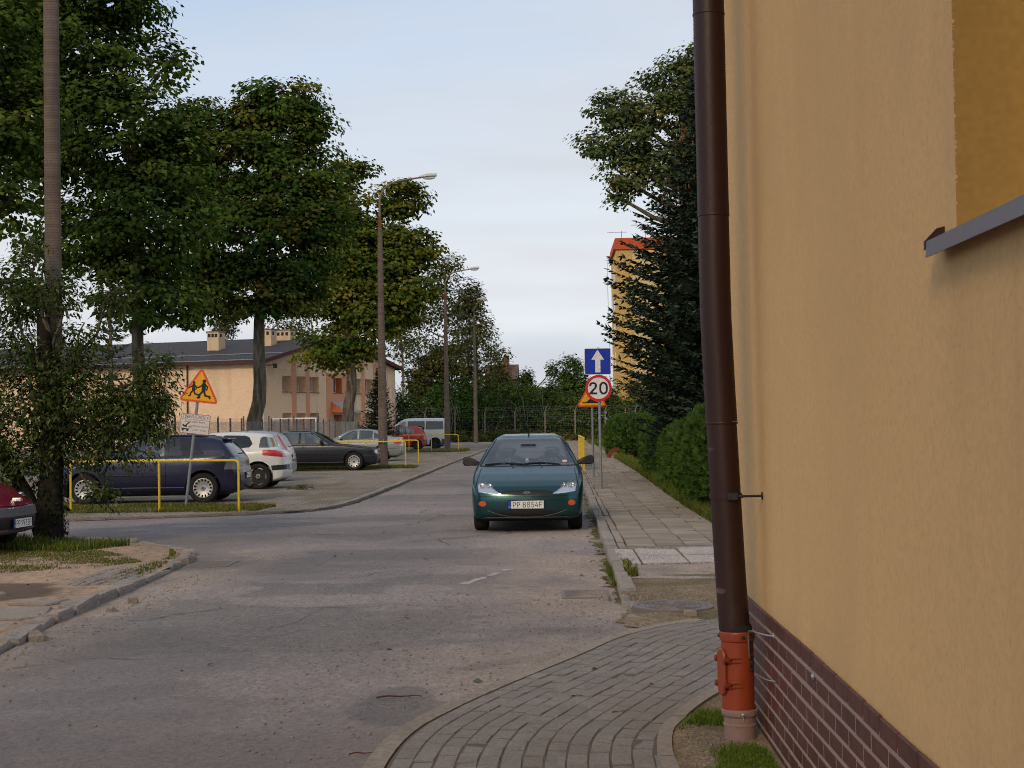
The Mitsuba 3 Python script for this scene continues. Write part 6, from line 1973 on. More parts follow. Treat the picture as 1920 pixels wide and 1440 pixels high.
for n_, (x, y, z0, z1) in enumerate([(BX + .6, BY + .5, 19.46, 20.2), (BX + 3.0, BY + 1.5, 19.46, 21.0)]):
    obj('aerial', cat([tube([(x, y, z0), (x, y, z1)], .03, 6), tube([(x - 1.4, y, z1 - .12), (x + .5, y, z1 - .12)], .02, 5)] + [tube([(x - 1.2 + i * .3, y - .25, z1 - .12), (x - 1.2 + i * .3, y + .25, z1 - .12)], .012, 4) for i in range(6)]), 'm_black_trim', bl)
obj('lightning_wire', tube([(BX - .85, BY + .4, 17.2), (BX - .75, BY + .4, 1)], .018, 4), 'm_galv', bl)
obj('lightning_bracket', tube([(BX, BY + .4, 17.25), (BX - 1.0, BY + .4, 17.3)], .025, 5), 'm_black_trim', bl)

# far houses beyond the trees
for (lb, x, y, w, d, z, r, mw) in [('brick house with a dark gable far behind the trees', -6.3, 192, 3.6, 8, 7.0, 2.0, 'm_brick_house'), ('low brown roof showing above the far bushes', -1.0, 205, 9.0, 8, 4.6, 1.7, 'm_brick_house')]:
    h = thing('far_house', lb, 'house')
    obj('wall', box(x - w / 2, x + w / 2, y, y + d, 0, z), mw, h)
    m_ = trimesh.creation.extrude_polygon(sg.Polygon([(-d / 2 - .4, z), (d / 2 + .4, z), (0, z + r)]), w + .6, engine='earcut')
    obj('roof', moved(m_, np.array([[0, 0, 1, x - w / 2 - .3], [1, 0, 0, y + d / 2], [0, 1, 0, .003], [0, 0, 0, 1.0]])), 'm_roof_brown', h)
    if w < 5:
        obj('chimney', bbox_c(x + .2, x + .9, y + 1.5, y + 2.3, z + .6, z + 3.0, .03), 'm_brick_house', h)
    obj('window', box(x - .5, x + .5, y - .03, y - .003, z - 2.2, z - .9), 'm_window_dark', h)
flat('m_brick_house', (0.19, 0.085, 0.06), 0.9, 0.15)
flat('m_roof_brown', (0.13, 0.085, 0.065), 0.85, 0.2)


def grate(label, x0, x1, y0, y1, z, dirty):
    k = thing('drain_grate', label, 'drain grate')
    obj('frame', cat([box(x0, x1, y0, y0 + .03, z - .05, z), box(x0, x1, y1 - .03, y1, z - .05, z), box(x0, x0 + .03, y0 + .03, y1 - .03, z - .05, z), box(x1 - .03, x1, y0 + .03, y1 - .03, z - .05, z)]), 'm_iron', k)
    obj('pit', poly_sheet([(x0 + .03, y0 + .03), (x1 - .03, y0 + .03), (x1 - .03, y1 - .03), (x0 + .03, y1 - .03)], z - .006 if not dirty else z - .002), 'm_black' if not dirty else 'm_sand', k)
    n = 7
    for i in range(n):
        y = y0 + .03 + (i + .5) * (y1 - y0 - .06) / n
        obj('bar', box(x0 + .03, x1 - .03, y - .018, y + .018, z - .03, z - .001), 'm_iron', k)


grate('dark iron drain grate at the tip of the left kerb', -4.28, -3.80, 17.75, 18.45, .010, False)
grate('half buried drain grate in the gutter near the end of the right kerb', .06, .50, 14.1, 14.75, .009, True)

# ------------------------------------------------------------------ vegetation
MAPLE = np.array([[0, .40, .06], [0, 0, 0], [-.52, .34, -.06], [-.10, 1.0, -.06], [.52, .42, -.05]])
MAPLE_F = np.array([[0, i, i % 4 + 1] for i in range(1, 5)])[:, [0, 2, 1]]
SPEAR = np.array([[0, 0, 0], [-.20, .42, .05], [0, 1.0, -.10], [.20, .42, .05], [0, .45, -.02]])
SPEAR_F = np.array([[0, 4, 1], [1, 4, 2], [2, 4, 3], [3, 4, 0]])
DIAM = np.array([[0, 0, 0], [-.34, .5, .06], [0, 1.0, 0], [.34, .5, .06]])
DIAM_F = np.array([[0, 3, 2], [0, 2, 1]])


def place_leaves(P, N, A, size, shape, faces):
    """Leaves at P with face normals N, tips pointing along A (both n x 3); size (n,)."""
    N = N / (np.linalg.norm(N, axis=1, keepdims=True) + 1e-9)
    A = A - N * (A * N).sum(1, keepdims=True)
    A /= np.linalg.norm(A, axis=1, keepdims=True) + 1e-9
    X = np.cross(A, N)
    V = P[:, None] + size[:, None, None] * (shape[None, :, :1] * X[:, None] + shape[None, :, 1:2] * A[:, None] + shape[None, :, 2:] * N[:, None])
    n, m = len(P), len(shape)
    return V.reshape(-1, 3), (faces[None] + (np.arange(n) * m)[:, None, None]).reshape(-1, 3)


def unit(r, n):
    d = r.normal(size=(n, 3))
    return d / np.linalg.norm(d, axis=1, keepdims=True)


def foliage(blobs, n_clump, per, cr, size, pal, seed, shape=MAPLE, faces=MAPLE_F, shell=.45, droop=.5, flat_=.40, gaps=.0):
    """Leaf clumps spread through ellipsoids. pal: list of (weight, rgb). Returns verts, faces, colours, clump centres."""
    r = np.random.default_rng(seed)
    B = np.array([b[:6] for b in blobs], float)
    w = (B[:, 3] * B[:, 4] * B[:, 5]) ** (2 / 3)
    pick = r.choice(len(B), n_clump, p=w / w.sum())
    d = unit(r, n_clump)
    rad = (shell + (1 - shell) * r.random(n_clump) ** .6)[:, None] * (1 + .15 * r.normal(size=(n_clump, 1)))
    C = B[pick, :3] + d * B[pick, 3:6] * rad
    if gaps:
        k = meshkit.fbm(C / (3.2 * cr), 2, seed) > gaps
        C, d, pick = C[k], d[k], pick[k]
    out = C - B[pick, :3]
    out /= np.linalg.norm(out, axis=1, keepdims=True) + 1e-9
    n = len(C) * per
    ci = np.repeat(np.arange(len(C)), per)
    sc_ = cr * r.uniform(.6, 1.25, len(C))[ci, None]
    off = unit(r, n) * r.random((n, 1)) ** .45 * sc_
    off[:, 2] *= flat_
    P = C[ci] + off
    N = off / sc_ * np.array([.6, .6, 1]) + out[ci] * .45 + np.array([0, 0, .75]) + r.normal(size=(n, 3)) * .34
    A = off / sc_ + out[ci] * .5 + np.array([0, 0, -droop]) + r.normal(size=(n, 3)) * .45
    s = size * r.uniform(.65, 1.25, n)
    V, F = place_leaves(P, N, A, s, shape, faces)
    cols = np.array([c for _, c in pal], float)
    pw = np.array([q for q, _ in pal], float)
    ch = r.choice(len(pal), len(C), p=pw / pw.sum())[ci]
    sw = r.random(n) < .25
    ch[sw] = r.choice(len(pal), sw.sum(), p=pw / pw.sum())
    col = cols[ch] * r.uniform(.72, 1.30, (n, 1)) * r.uniform(.85, 1.15, len(C))[ci, None]
    return V, F, np.repeat(np.clip(col, 0, 1), len(shape), axis=0), C


def wood(trunk, rad, blobs, clumps, seed, limb=.11, twig_n=60, n=9, wob=.5):
    """Trunk and limbs: one limb to each lobe of the crown, twigs to some of the clumps."""
    r = np.random.default_rng(seed)
    tr = np.asarray(trunk, float)
    T_ = spline(tr, 16) if len(tr) > 2 else tr
    trunk_m = tube(T_, np.linspace(rad[0], rad[1], len(T_)) * (1 + .25 * np.exp(-np.arange(len(T_)) * 1.2)), n + 3)
    ms, ends = [], []
    for b in blobs:
        c = np.array(b[:3], float)
        hz = np.clip(c[2] - max(1.0, .45 * abs(c[0] - T_[-1, 0]) + .45 * abs(c[1] - T_[-1, 1])) - .3, T_[len(T_) // 2, 2], T_[-1, 2])
        i = int(np.argmin(np.abs(T_[:, 2] - hz)))
        s = T_[i]
        mid = (s + c) / 2 + np.array([0, 0, -.12 * np.linalg.norm(c - s)]) + r.normal(size=3) * .06 * np.linalg.norm(c - s)
        t = np.linspace(0, 1, 9)[:, None]
        p = (1 - t) ** 2 * s + 2 * t * (1 - t) * mid + t ** 2 * (c + (c - s) * .15)
        p[1:-1] += r.normal(size=(7, 3)) * .05 * wob
        ms.append(tube(p, np.linspace(limb * (1.2 if i < 15 else .9), limb * .25, 9), n - 2))
        ends.append(p)
    E_ = np.vstack(ends)
    for c in clumps[r.permutation(len(clumps))[:twig_n]]:
        s = E_[int(np.argmin(np.linalg.norm(E_ - c, axis=1) + r.random(len(E_)) * .5))]
        mid = (s + c) / 2 + r.normal(size=3) * .1 * np.linalg.norm(c - s)
        t = np.linspace(0, 1, 5)[:, None]
        p = (1 - t) ** 2 * s + 2 * t * (1 - t) * mid + t ** 2 * c
        ms.append(tube(p, np.linspace(limb * .28, limb * .07, 5), 5, False))
    return trunk_m, cat(ms)


def tree(name, label, cat_, blobs, trunk, rad, n_clump, per, cr, size, pal, seed, bark='m_bark', limb=.11, twig_n=60, group=None, **kw):
    k = thing(name, label, cat_, group)
    V, F, Cc, cl = foliage(blobs, n_clump, per, cr, size, pal, seed, **kw)
    t_, l_ = wood(trunk, rad, blobs, cl, seed + 1, limb, twig_n)
    obj('trunk', t_, bark, k, True)
    obj('limbs', l_, bark, k, True)
    scene[f'{k}__crown'] = mikit.ply((V, F), 'm_leaf', color=Cc)
    return k


TREE1 = [(-18.44, 60.0, 16.27, 2.91, 2.43, 2.5), (-17.08, 60.0, 13.27, 2.91, 2.43, 2.5), (-16.06, 60.0, 9.87, 2.39, 2.29, 2.7), (-17.77, 60.0, 19.86, 3.12, 2.53, 2.5), (-15.14, 60.0, 6.7, 1.35, 1.31, 1.56), (-20.5, 61.0, 13.75, 2.12, 2.0, 2.33), (-14.87, 60.0, 16.08, 0.67, 0.66, 0.79), (-21.62, 60.0, 16.76, 2.29, 2.06, 2.29), (-14.66, 60.0, 12.17, 1.04, 1.31, 1.87), (-17.25, 61.5, 7.29, 1.92, 1.63, 1.71), (-19.33, 62.0, 9.77, 1.93, 1.74, 1.93), (-20.32, 60.0, 19.5, 2.91, 2.34, 2.29)]
TREE0 = [(-18.73, 50.0, 14.79, 1.91, 1.79, 2.08), (-17.68, 50.0, 11.76, 1.39, 1.33, 1.56), (-17.88, 50.0, 9.12, 1.21, 1.09, 1.21), (-17.7, 52.0, 6.84, 0.99, 0.85, 0.9), (-19.11, 50.0, 10.55, 1.56, 1.87, 2.6)]
TREE2 = [(-14.02, 80.0, 18.66, 2.08, 1.54, 1.33), (-12.21, 80.0, 17.36, 0.94, 0.85, 0.94), (-16.17, 80.0, 15.61, 2.64, 2.18, 2.22), (-13.64, 80.0, 15.28, 2.36, 1.93, 1.94), (-18.26, 80.0, 17.63, 1.25, 1.21, 1.44), (-18.99, 80.0, 14.83, 1.25, 1.56, 2.22), (-17.05, 80.0, 11.98, 2.64, 2.43, 2.77), (-13.69, 80.0, 11.64, 2.77, 2.5, 2.77), (-15.41, 80.0, 8.87, 2.5, 1.87, 1.66), (-11.99, 80.0, 12.72, 1.25, 1.44, 1.94), (-18.21, 80.0, 8.92, 1.66, 1.37, 1.39), (-13.16, 80.0, 8.83, 1.66, 1.37, 1.39), (-15.58, 80.0, 17.71, 1.25, 1.06, 1.11)]
TREE3 = [(-14.85, 114.0, 20.91, 1.42, 1.1, 1.03), (-13.48, 114.0, 18.37, 3.16, 2.28, 1.9), (-10.89, 114.0, 18.44, 1.26, 1.25, 1.5), (-11.34, 114.0, 14.74, 2.37, 1.96, 1.98), (-13.94, 114.0, 14.59, 2.96, 2.76, 3.16), (-15.49, 114.0, 17.41, 1.58, 1.78, 2.37), (-15.58, 114.0, 11.04, 2.17, 1.96, 2.17), (-10.39, 114.0, 11.54, 1.5, 1.65, 2.17), (-12.6, 114.0, 10.19, 2.17, 1.87, 1.98), (-14.95, 114.0, 13.41, 2.37, 2.13, 2.37), (-9.55, 114.0, 14.9, 0.99, 0.98, 1.19), (-16.42, 114.0, 7.27, 1.9, 1.6, 1.66), (-14.03, 114.0, 7.83, 1.11, 1.03, 1.19)]
TREE4 = [(4.93, 60.0, 14.91, 1.21, 0.99, 1.0), (5.48, 60.0, 13.32, 1.25, 1.22, 1.46), (2.58, 60.0, 13.8, 0.92, 0.84, 0.96), (3.39, 60.0, 12.53, 1.04, 0.86, 0.87), (2.1, 60.0, 12.49, 0.75, 0.64, 0.67), (2.99, 60.0, 11.28, 0.83, 0.77, 0.87), (4.51, 60.0, 11.46, 1.25, 1.01, 1.0), (5.84, 60.0, 15.73, 0.71, 0.69, 0.83), (3.93, 60.0, 13.67, 0.83, 0.75, 0.83), (6.64, 60.0, 13.82, 1.25, 1.4, 1.87), (6.28, 60.0, 11.32, 1.25, 1.12, 1.25), (2.73, 60.0, 10.39, 0.33, 0.34, 0.42)]
BUSH = [(-7.19, 21.3, 2.08, 0.81, 0.61, 0.55), (-6.48, 21.3, 1.92, 0.81, 0.6, 0.52), (-5.84, 21.3, 1.98, 0.66, 0.5, 0.44), (-7.27, 21.3, 1.3, 0.63, 0.48, 0.44), (-6.29, 21.3, 1.39, 0.74, 0.5, 0.37), (-5.52, 21.3, 2.04, 0.30, 0.31, 0.24), (-7.48, 21.3, 3.46, 0.37, 0.43, 0.59), (-6.91, 21.3, 3.56, 0.33, 0.32, 0.37), (-7.45, 21.3, 2.79, 0.41, 0.33, 0.33), (-6.58, 21.3, 2.92, 0.37, 0.29, 0.27), (-6.09, 21.3, 3.44, 0.25, 0.23, 0.27), (-6.3, 21.3, 0.74, 0.26, 0.22, 0.14), (-7.61, 21.3, 0.93, 0.22, 0.3, 0.44), (-5.53, 21.3, 2.46, 0.34, 0.27, 0.27), (-6.81, 21.3, 2.48, 0.66, 0.43, 0.3), (-5.55, 21.3, 1.60, 0.33, 0.31, 0.16), (-7.25, 21.3, 4.13, 0.22, 0.23, 0.3), (-8.17, 21.3, 1.98, 0.59, 0.66, 0.89)]
POP = [(-11.04, 150.0, 15.93, 1.46, 1.78, 2.5), (-9.46, 150.0, 16.95, 1.25, 1.26, 1.56), (-10.31, 150.0, 12.26, 2.6, 2.34, 2.6), (-7.94, 150.0, 13.78, 1.35, 1.4, 1.77), (-7.21, 150.0, 10.64, 1.66, 1.92, 2.6), (-5.42, 150.0, 8.0, 1.35, 1.45, 1.87), (-13.2, 150.0, 11.79, 2.08, 2.11, 2.6), (-9.84, 150.0, 9.12, 3.12, 2.34, 2.08)]
BIRCHL = [(-25.31, 168.0, 14.95, 1.98, 2.2, 2.91), (-27.69, 168.0, 12.65, 1.75, 1.83, 2.33), (-17.71, 168.0, 13.06, 1.98, 2.2, 2.91), (-20.09, 168.0, 10.76, 2.1, 1.99, 2.33), (-15.98, 168.0, 10.69, 1.75, 2.1, 2.91), (-22.99, 168.0, 13.15, 1.4, 1.94, 2.91), (-30.04, 168.0, 13.28, 1.4, 1.57, 2.1), (-35.94, 168.0, 12.79, 1.17, 1.15, 1.4)]
BROWN = [(-9.35, 146.0, 7.39, 3.04, 2.41, 2.33), (-11.92, 146.0, 5.4, 2.23, 2.14, 2.53), (-6.84, 146.0, 5.32, 2.43, 2.1, 2.23), (-9.4, 146.0, 3.84, 3.54, 2.51, 2.02), (-12.91, 146.0, 6.94, 1.32, 1.41, 1.82), (-5.33, 146.0, 4.28, 1.52, 1.5, 1.82), (-4.54, 146.0, 6.04, 0.61, 0.73, 1.01)]
MID = [(-9.99, 140.0, 3.76, 2.14, 1.75, 1.75), (-11.47, 140.0, 2.33, 1.94, 1.53, 1.46), (-8.05, 140.0, 2.76, 1.94, 1.53, 1.46)]
R1 = [(1.84, 150.0, 6.31, 1.77, 1.59, 1.77), (3.11, 150.0, 4.73, 2.08, 1.78, 1.87), (0.77, 150.0, 4.51, 2.08, 1.64, 1.56), (2.12, 150.0, 7.61, 0.94, 0.75, 0.73), (4.4, 150.0, 4.19, 1.87, 1.78, 2.08)]
R2 = [(-2.62, 152.0, 6.19, 0.74, 0.66, 0.74), (-2.64, 152.0, 4.87, 1.37, 1.14, 1.16), (-1.34, 152.0, 3.79, 1.79, 1.38, 1.26), (-3.99, 152.0, 3.31, 1.58, 1.33, 1.37), (0.03, 152.0, 6.93, 0.32, 0.38, 0.53)]
LEFTSPR = [(-10.54, 36.0, 4.95, 0.06, 0.06, 0.06)]

G1 = [(4, (0.061, 0.103, 0.022)), (3, (0.083, 0.133, 0.024)), (2, (0.048, 0.078, 0.018)), (1, (0.125, 0.163, 0.029))]
G2c = [(4, (0.066, 0.116, 0.022)), (3, (0.045, 0.097, 0.020)), (2, (0.123, 0.141, 0.024)), (1, (0.166, 0.153, 0.029))]
G3 = [(4, (0.120, 0.149, 0.024)), (3, (0.079, 0.122, 0.022)), (2, (0.189, 0.185, 0.029)), (1, (0.055, 0.101, 0.020))]
tree('maple_tree', 'tall dark green maple at left with its crown cut by the top of the frame', 'tree', TREE1, [(-16.0, 60, -.1), (-16.05, 60, 2.5), (-16.3, 60.1, 5), (-16.2, 60.2, 9), (-16.4, 60, 14)], (.30, .12), 720, 88, 1.15, .205, G1, 11, limb=.13, group='maples behind the school fence', twig_n=130, gaps=.30)
tree('maple_tree', 'loose dark maple at the very left edge behind the utility pole', 'tree', TREE0, [(-19.6, 50, -.1), (-19.5, 50, 4), (-19.2, 50, 9), (-19.0, 50, 13)], (.28, .1), 210, 60, 1.0, .21, G1, 12, limb=.12, gaps=.36, twig_n=90)
tree('maple_tree', 'middle maple with a bare leaning trunk in front of the school corner', 'tree', TREE2, [(-15.4, 80, -.1), (-15.65, 80, 1.5), (-15.25, 80, 3.4), (-15.3, 80, 5.5), (-15.1, 80, 10), (-14.6, 80, 15)], (.42, .13), 760, 80, 1.2, .225, G2c, 13, limb=.16, twig_n=170, gaps=.40)
tree('maple_tree', 'yellowing maple with a low leafy branch in front of the school gable', 'tree', TREE3, [(-15.15, 114, -.1), (-15.2, 114, 2.5), (-14.85, 114, 4.8), (-15.1, 114, 7), (-14.9, 114, 10), (-14.0, 114, 16)], (.48, .15), 640, 76, 1.4, .285, G3, 14, limb=.19, twig_n=170, gaps=.41)
tree('broadleaf_tree', 'tall broadleaf tree rising behind the dark spruce and the downpipe', 'tree', TREE4, [(6.6, 60, -.1), (6.4, 60, 5), (6.0, 60, 9), (5.6, 60, 12)], (.35, .12), 520, 50, .68, .145, [(3, (0.117, 0.158, 0.057)), (3, (0.088, 0.132, 0.049)), (1, (0.199, 0.192, 0.067))], 15, limb=.13, gaps=.30, twig_n=160)

# the bush in the left foreground: a leafy plum with an ivied stem
pb = thing('plum_bush', 'dense leafy bush on a thick dark stem in the left foreground', 'bush')
V, F, Cc, cl = foliage(BUSH, 1500, 15, .23, .088, [(4, (0.052, 0.081, 0.022)), (3, (0.077, 0.109, 0.030)), (2, (0.039, 0.059, 0.021)), (1, (0.123, 0.134, 0.041))], 21, SPEAR, SPEAR_F, shell=.25, droop=.25, flat_=.7)
scene[f'{pb}__leaves'] = mikit.ply((V, F), 'm_leaf', color=Cc)
t_, l_ = wood([(-7.02, 21.2, -.1), (-7.0, 21.2, .5), (-6.98, 21.25, 1.2), (-7.05, 21.3, 2.2), (-7.1, 21.3, 3.2)], (.20, .09), BUSH, cl, 22, .035, 220, wob=1.0)
obj('trunk', t_, 'm_bark_dark', pb, True)
obj('branches', l_, 'm_bark', pb, True, kind='stuff')
obj('side_trunk', tube(spline([(-7.10, 21.25, .1), (-7.35, 21.3, .7), (-7.75, 21.35, 1.35), (-8.1, 21.4, 2.0)], 10), np.linspace(.12, .06, 10), 10), 'm_bark_dark', pb, True)
r5 = np.random.default_rng(5)
n5 = 700
th, zz = r5.uniform(0, 2 * math.pi, n5), r5.uniform(.05, 1.9, n5) ** 1.0
P5 = np.stack([-7.0 + .23 * np.cos(th), 21.22 + .23 * np.sin(th), zz], 1)
N5 = np.stack([np.cos(th), np.sin(th), .4 + 0 * th], 1) + r5.normal(size=(n5, 3)) * .4
V5, F5 = place_leaves(P5, N5, np.array([0, 0, -1.0]) + r5.normal(size=(n5, 3)) * .4, r5.uniform(.04, .08, n5), DIAM, DIAM_F)
obj('ivy', (V5, F5), 'm_leaf', pb, color=np.repeat(np.array([.022, .030, .012]) * r5.uniform(.6, 1.6, (n5, 1)), 4, axis=0), kind='stuff')


flat('m_bark_dark', (.022, .019, .015), .95, .1)
# conifers
def spruce(label, x, y, h, R, seed, whorl=.26, col=((.020, .034, .024), (.030, .050, .036)), twig=.17, prof=None, nb=9, dens=1.0, z_low=.25, width=.030, group=None):
    k = thing('spruce_tree', label, 'tree', group)
    r = np.random.default_rng(seed)
    obj('trunk', tube([(x, y, -.1), (x, y, h * .5), (x, y, h)], [R * .055 + .03, R * .035 + .02, .012], 8), 'm_bark', k, True)
    P, A, S, axes = [], [], [], []
    z = z_low
    while z < h - .05:
        f = z / h
        Rz = R * (prof(f) if prof else (1 - f) ** .85)
        m = max(4, int(nb * (.5 + .5 * (1 - f))))
        ph = r.uniform(0, 6.28)
        for i in range(m):
            a = ph + i * 2 * math.pi / m + r.normal() * .15
            L = max(Rz * r.uniform(.78, 1.10), .10)
            t = np.linspace(0, 1, max(5, int(L / twig * 1.6 * dens)))
            dr_ = -.18 * (1 - f) + .10 * f
            zc = z + L * (dr_ * t + .22 * t ** 2.2 - .10 * t * (1 - t)) + r.normal() * .02
            pts = np.stack([x + L * t * math.cos(a), y + L * t * math.sin(a), zc], 1)
            axes.append(tube(pts[::max(1, len(pts) // 5)], np.linspace(.018, .006, len(pts[::max(1, len(pts) // 5)])), 4, False))
            dv = np.gradient(pts, axis=0)
            dv /= np.linalg.norm(dv, axis=1, keepdims=True)
            side = np.array([-math.sin(a), math.cos(a), 0])
            for j in range(len(t)):
                if t[j] < .12:
                    continue
                ln = twig * (1.25 - .55 * t[j]) * min(1, L / (R * .35) + .25)
                for sgn in (-1, 1):
                    for q in range(2):
                        P.append(pts[j])
                        A.append(dv[j] * r.uniform(.5, 1.0) + side * sgn * r.uniform(.6, 1.0) + np.array([0, 0, r.uniform(-.30, .25)]))
                        S.append(ln * r.uniform(.7, 1.3))
                P.append(pts[j])
                A.append(dv[j] + np.array([0, 0, r.uniform(-.1, .5)]) + side * r.normal() * .3)
                S.append(ln * r.uniform(.6, 1.0))
        z += whorl * r.uniform(.8, 1.2) * (1 - .35 * f)
    P, A, S = np.array(P), np.array(A), np.array(S)
    n = len(P)
    N = np.array([0, 0, 1.0]) + r.normal(size=(n, 3)) * .35
    w = width / np.mean(S)
    shp = np.array([[0, 0, 0], [-w, .45, -.02], [0, 1.08, .02], [w, .45, -.02], [0, .42, .07]])
    fcs = np.array([[0, 4, 1], [1, 4, 2], [2, 4, 3], [3, 4, 0]])
    V, F = place_leaves(P, N, A, S, shp, fcs)
    c0, c1 = np.array(col[0]), np.array(col[1])
    tc = r.random((n, 1)) ** 1.5
    tipb = np.array([.85, .95, 1.4, .95, 1.1])[None, :, None]
    C = ((c0 + (c1 - c0) * tc)[:, None] * tipb * r.uniform(.8, 1.2, (n, 1, 1))).reshape(-1, 3)
    scene[f'{k}__branches'] = mikit.ply(cat(axes), 'm_bark', smooth=True)
    tag(f'{k}__branches', kind='stuff')
    scene[f'{k}__needles'] = mikit.ply((V, F), 'm_needle', color=np.clip(C, 0, 1))
    return k


def big_profile(f):
    return float(np.interp(f * 11.5, [.5, 1.45, 2.1, 3.3, 4.8, 5.7, 6.3, 6.9, 8, 9.35, 11.5], [1.9, 2.15, 2.55, 2.85, 2.75, 2.35, 2.0, 1.6, 1.25, .9, .05])) / 2.9


sp = spruce('large dark blue green spruce beside the hedge, half behind the downpipe', 4.30, 38.0, 11.5, 2.9, 31, .19, prof=big_profile, nb=19, twig=.22, width=.048, z_low=.6, dens=1.5, col=((.026, .042, .024), (.044, .070, .038)))
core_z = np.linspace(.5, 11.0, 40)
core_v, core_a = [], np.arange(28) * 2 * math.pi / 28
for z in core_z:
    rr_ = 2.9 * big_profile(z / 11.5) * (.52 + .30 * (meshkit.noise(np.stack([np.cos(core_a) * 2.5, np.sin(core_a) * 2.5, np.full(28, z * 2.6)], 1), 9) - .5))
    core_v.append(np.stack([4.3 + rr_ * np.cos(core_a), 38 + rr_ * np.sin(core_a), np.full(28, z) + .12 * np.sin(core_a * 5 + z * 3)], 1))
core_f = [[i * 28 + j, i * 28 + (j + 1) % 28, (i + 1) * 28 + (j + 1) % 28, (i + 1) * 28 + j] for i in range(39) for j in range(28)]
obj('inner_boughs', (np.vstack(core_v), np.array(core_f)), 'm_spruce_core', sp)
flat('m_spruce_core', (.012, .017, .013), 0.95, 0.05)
cones = []
rc = np.random.default_rng(8)
for i in range(120):
    a = rc.uniform(2.2, 5.2)
    z = rc.uniform(6.6, 9.3)
    R_ = max(.3, 2.65 * (1.05 - max(z / 10.6 - .35, 0) ** 1.1 * 1.32)) * rc.uniform(.55, .95)
    p0 = np.array([4.3 + R_ * math.cos(a), 38 + R_ * math.sin(a), z])
    cones.append(tube([p0, p0 - [0, 0, .05], p0 - [0, 0, .13]], [.010, .022, .008], 6))
obj('cones', cat(cones), 'm_cone', sp, kind='stuff')
flat('m_cone', (0.16, 0.085, 0.04), 0.9, 0.1)
spruce('young green spruce in front of the school, right of the yellowing maple', -9.55, 84.5, 4.75, 1.35, 32, .19, ((.022, .040, .014), (.045, .075, .022)), twig=.24, nb=10, width=.04, z_low=.15, dens=1.2)
spruce('thin young conifer among the left bush, against the sky', -10.4, 36.0, 5.0, 1.35, 33, .30, ((.026, .042, .020), (.045, .066, .03)), twig=.17, nb=7, width=.02, dens=.8)


# thuja hedge: four clipped shrubs
def thuja(label, c, r_, n, seed):
    k = thing('thuja_shrub', label, 'shrub', 'thuja hedge along the pavement')
    r = np.random.default_rng(seed)
    c, r_ = np.array(c, float), np.array(r_, float)
    d = unit(r, n)
    d[:, 2] = np.where(d[:, 2] < -.75, -d[:, 2], d[:, 2])
    pw = 3.2
    rad = (np.abs(d) ** pw).sum(1) ** (-1 / pw)
    lump = 1 + .16 * (meshkit.fbm((c + d * r_) * 1.7, 3, seed) - .5) * 2 + .10 * (meshkit.noise((c + d * r_) * 5.0, seed + 1) - .5)
    P = c + d * r_ * (rad * lump * (1 - .22 * r.random(n) ** 2.5))[:, None]
    P = P[P[:, 2] > .05]
    n = len(P)
    out = (P - c) / r_ ** 2
    out /= np.linalg.norm(out, axis=1, keepdims=True)
    A = out * .8 + np.array([0, 0, .75]) + r.normal(size=(n, 3)) * .30
    N = np.cross(out, r.normal(size=(n, 3))) * .8 + out * .55 + r.normal(size=(n, 3)) * .3
    shp = np.array([[0, -.1, 0], [-.42, .50, .02], [-.26, .48, 0], [-.20, .86, .03], [-.04, .62, 0], [.06, 1.0, .05], [.12, .62, 0], [.34, .78, .02], [.22, .40, 0]])
    fcs = np.array([[0, 2, 1], [0, 4, 2], [2, 4, 3], [0, 6, 4], [4, 6, 5], [0, 8, 6], [6, 8, 7]])
    V, F = place_leaves(P, N, A, .15 * r.uniform(.65, 1.3, n), shp, fcs)
    base = np.array([.062, .118, .026]) * r.uniform(.7, 1.35, (n, 1)) + np.array([.030, .035, .004]) * (r.random((n, 1)) ** 3)
    tipf = np.array([.55, 1.0, .8, 1.15, .8, 1.25, .8, 1.1, .8])[None, :, None]
    scene[f'{k}__sprays'] = mikit.ply((V, F), 'm_leaf', color=np.clip((base[:, None] * tipf).reshape(-1, 3), 0, 1))
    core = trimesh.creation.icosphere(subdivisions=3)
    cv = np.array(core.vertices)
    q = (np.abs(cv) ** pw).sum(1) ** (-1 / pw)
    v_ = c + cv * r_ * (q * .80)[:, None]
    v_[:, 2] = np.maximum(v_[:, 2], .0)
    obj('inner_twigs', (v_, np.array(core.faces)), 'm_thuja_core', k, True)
    obj('stem', tube([(c[0], c[1], -.1), (c[0], c[1], .5)], .06, 8), 'm_bark', k)


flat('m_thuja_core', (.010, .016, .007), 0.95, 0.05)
thuja('tallest and nearest thuja shrub of the hedge, against the downpipe', (3.30, 27.0, .88), (.98, 3.0, .93), 15000, 41)
thuja('second thuja shrub from the downpipe, lower than its neighbour', (3.25, 33.4, .70), (.85, 2.7, .80), 9000, 42)
thuja('third thuja shrub from the downpipe, behind the brick planter', (3.30, 41.5, .72), (.82, 4.2, .82), 8000, 43)
thuja('farthest thuja shrub of the hedge, round and right of the sign posts', (3.55, 68.0, .80), (1.15, 5.0, 1.0), 9000, 44)
thuja('thuja shrub in the back row of the hedge, under the spruce', (4.9, 31.0, .75), (.8, 3.5, .85), 4000, 45)

# trees and scrub beyond the wire fence
GB = [(3, (0.093, 0.107, 0.038)), (2, (0.129, 0.134, 0.050)), (2, (0.070, 0.083, 0.031))]
BR = [(3, (0.082, 0.094, 0.033)), (2, (0.112, 0.103, 0.035)), (2, (0.055, 0.076, 0.025))]
DG = [(3, (0.068, 0.119, 0.033)), (2, (0.104, 0.174, 0.044)), (1, (0.056, 0.088, 0.026))]


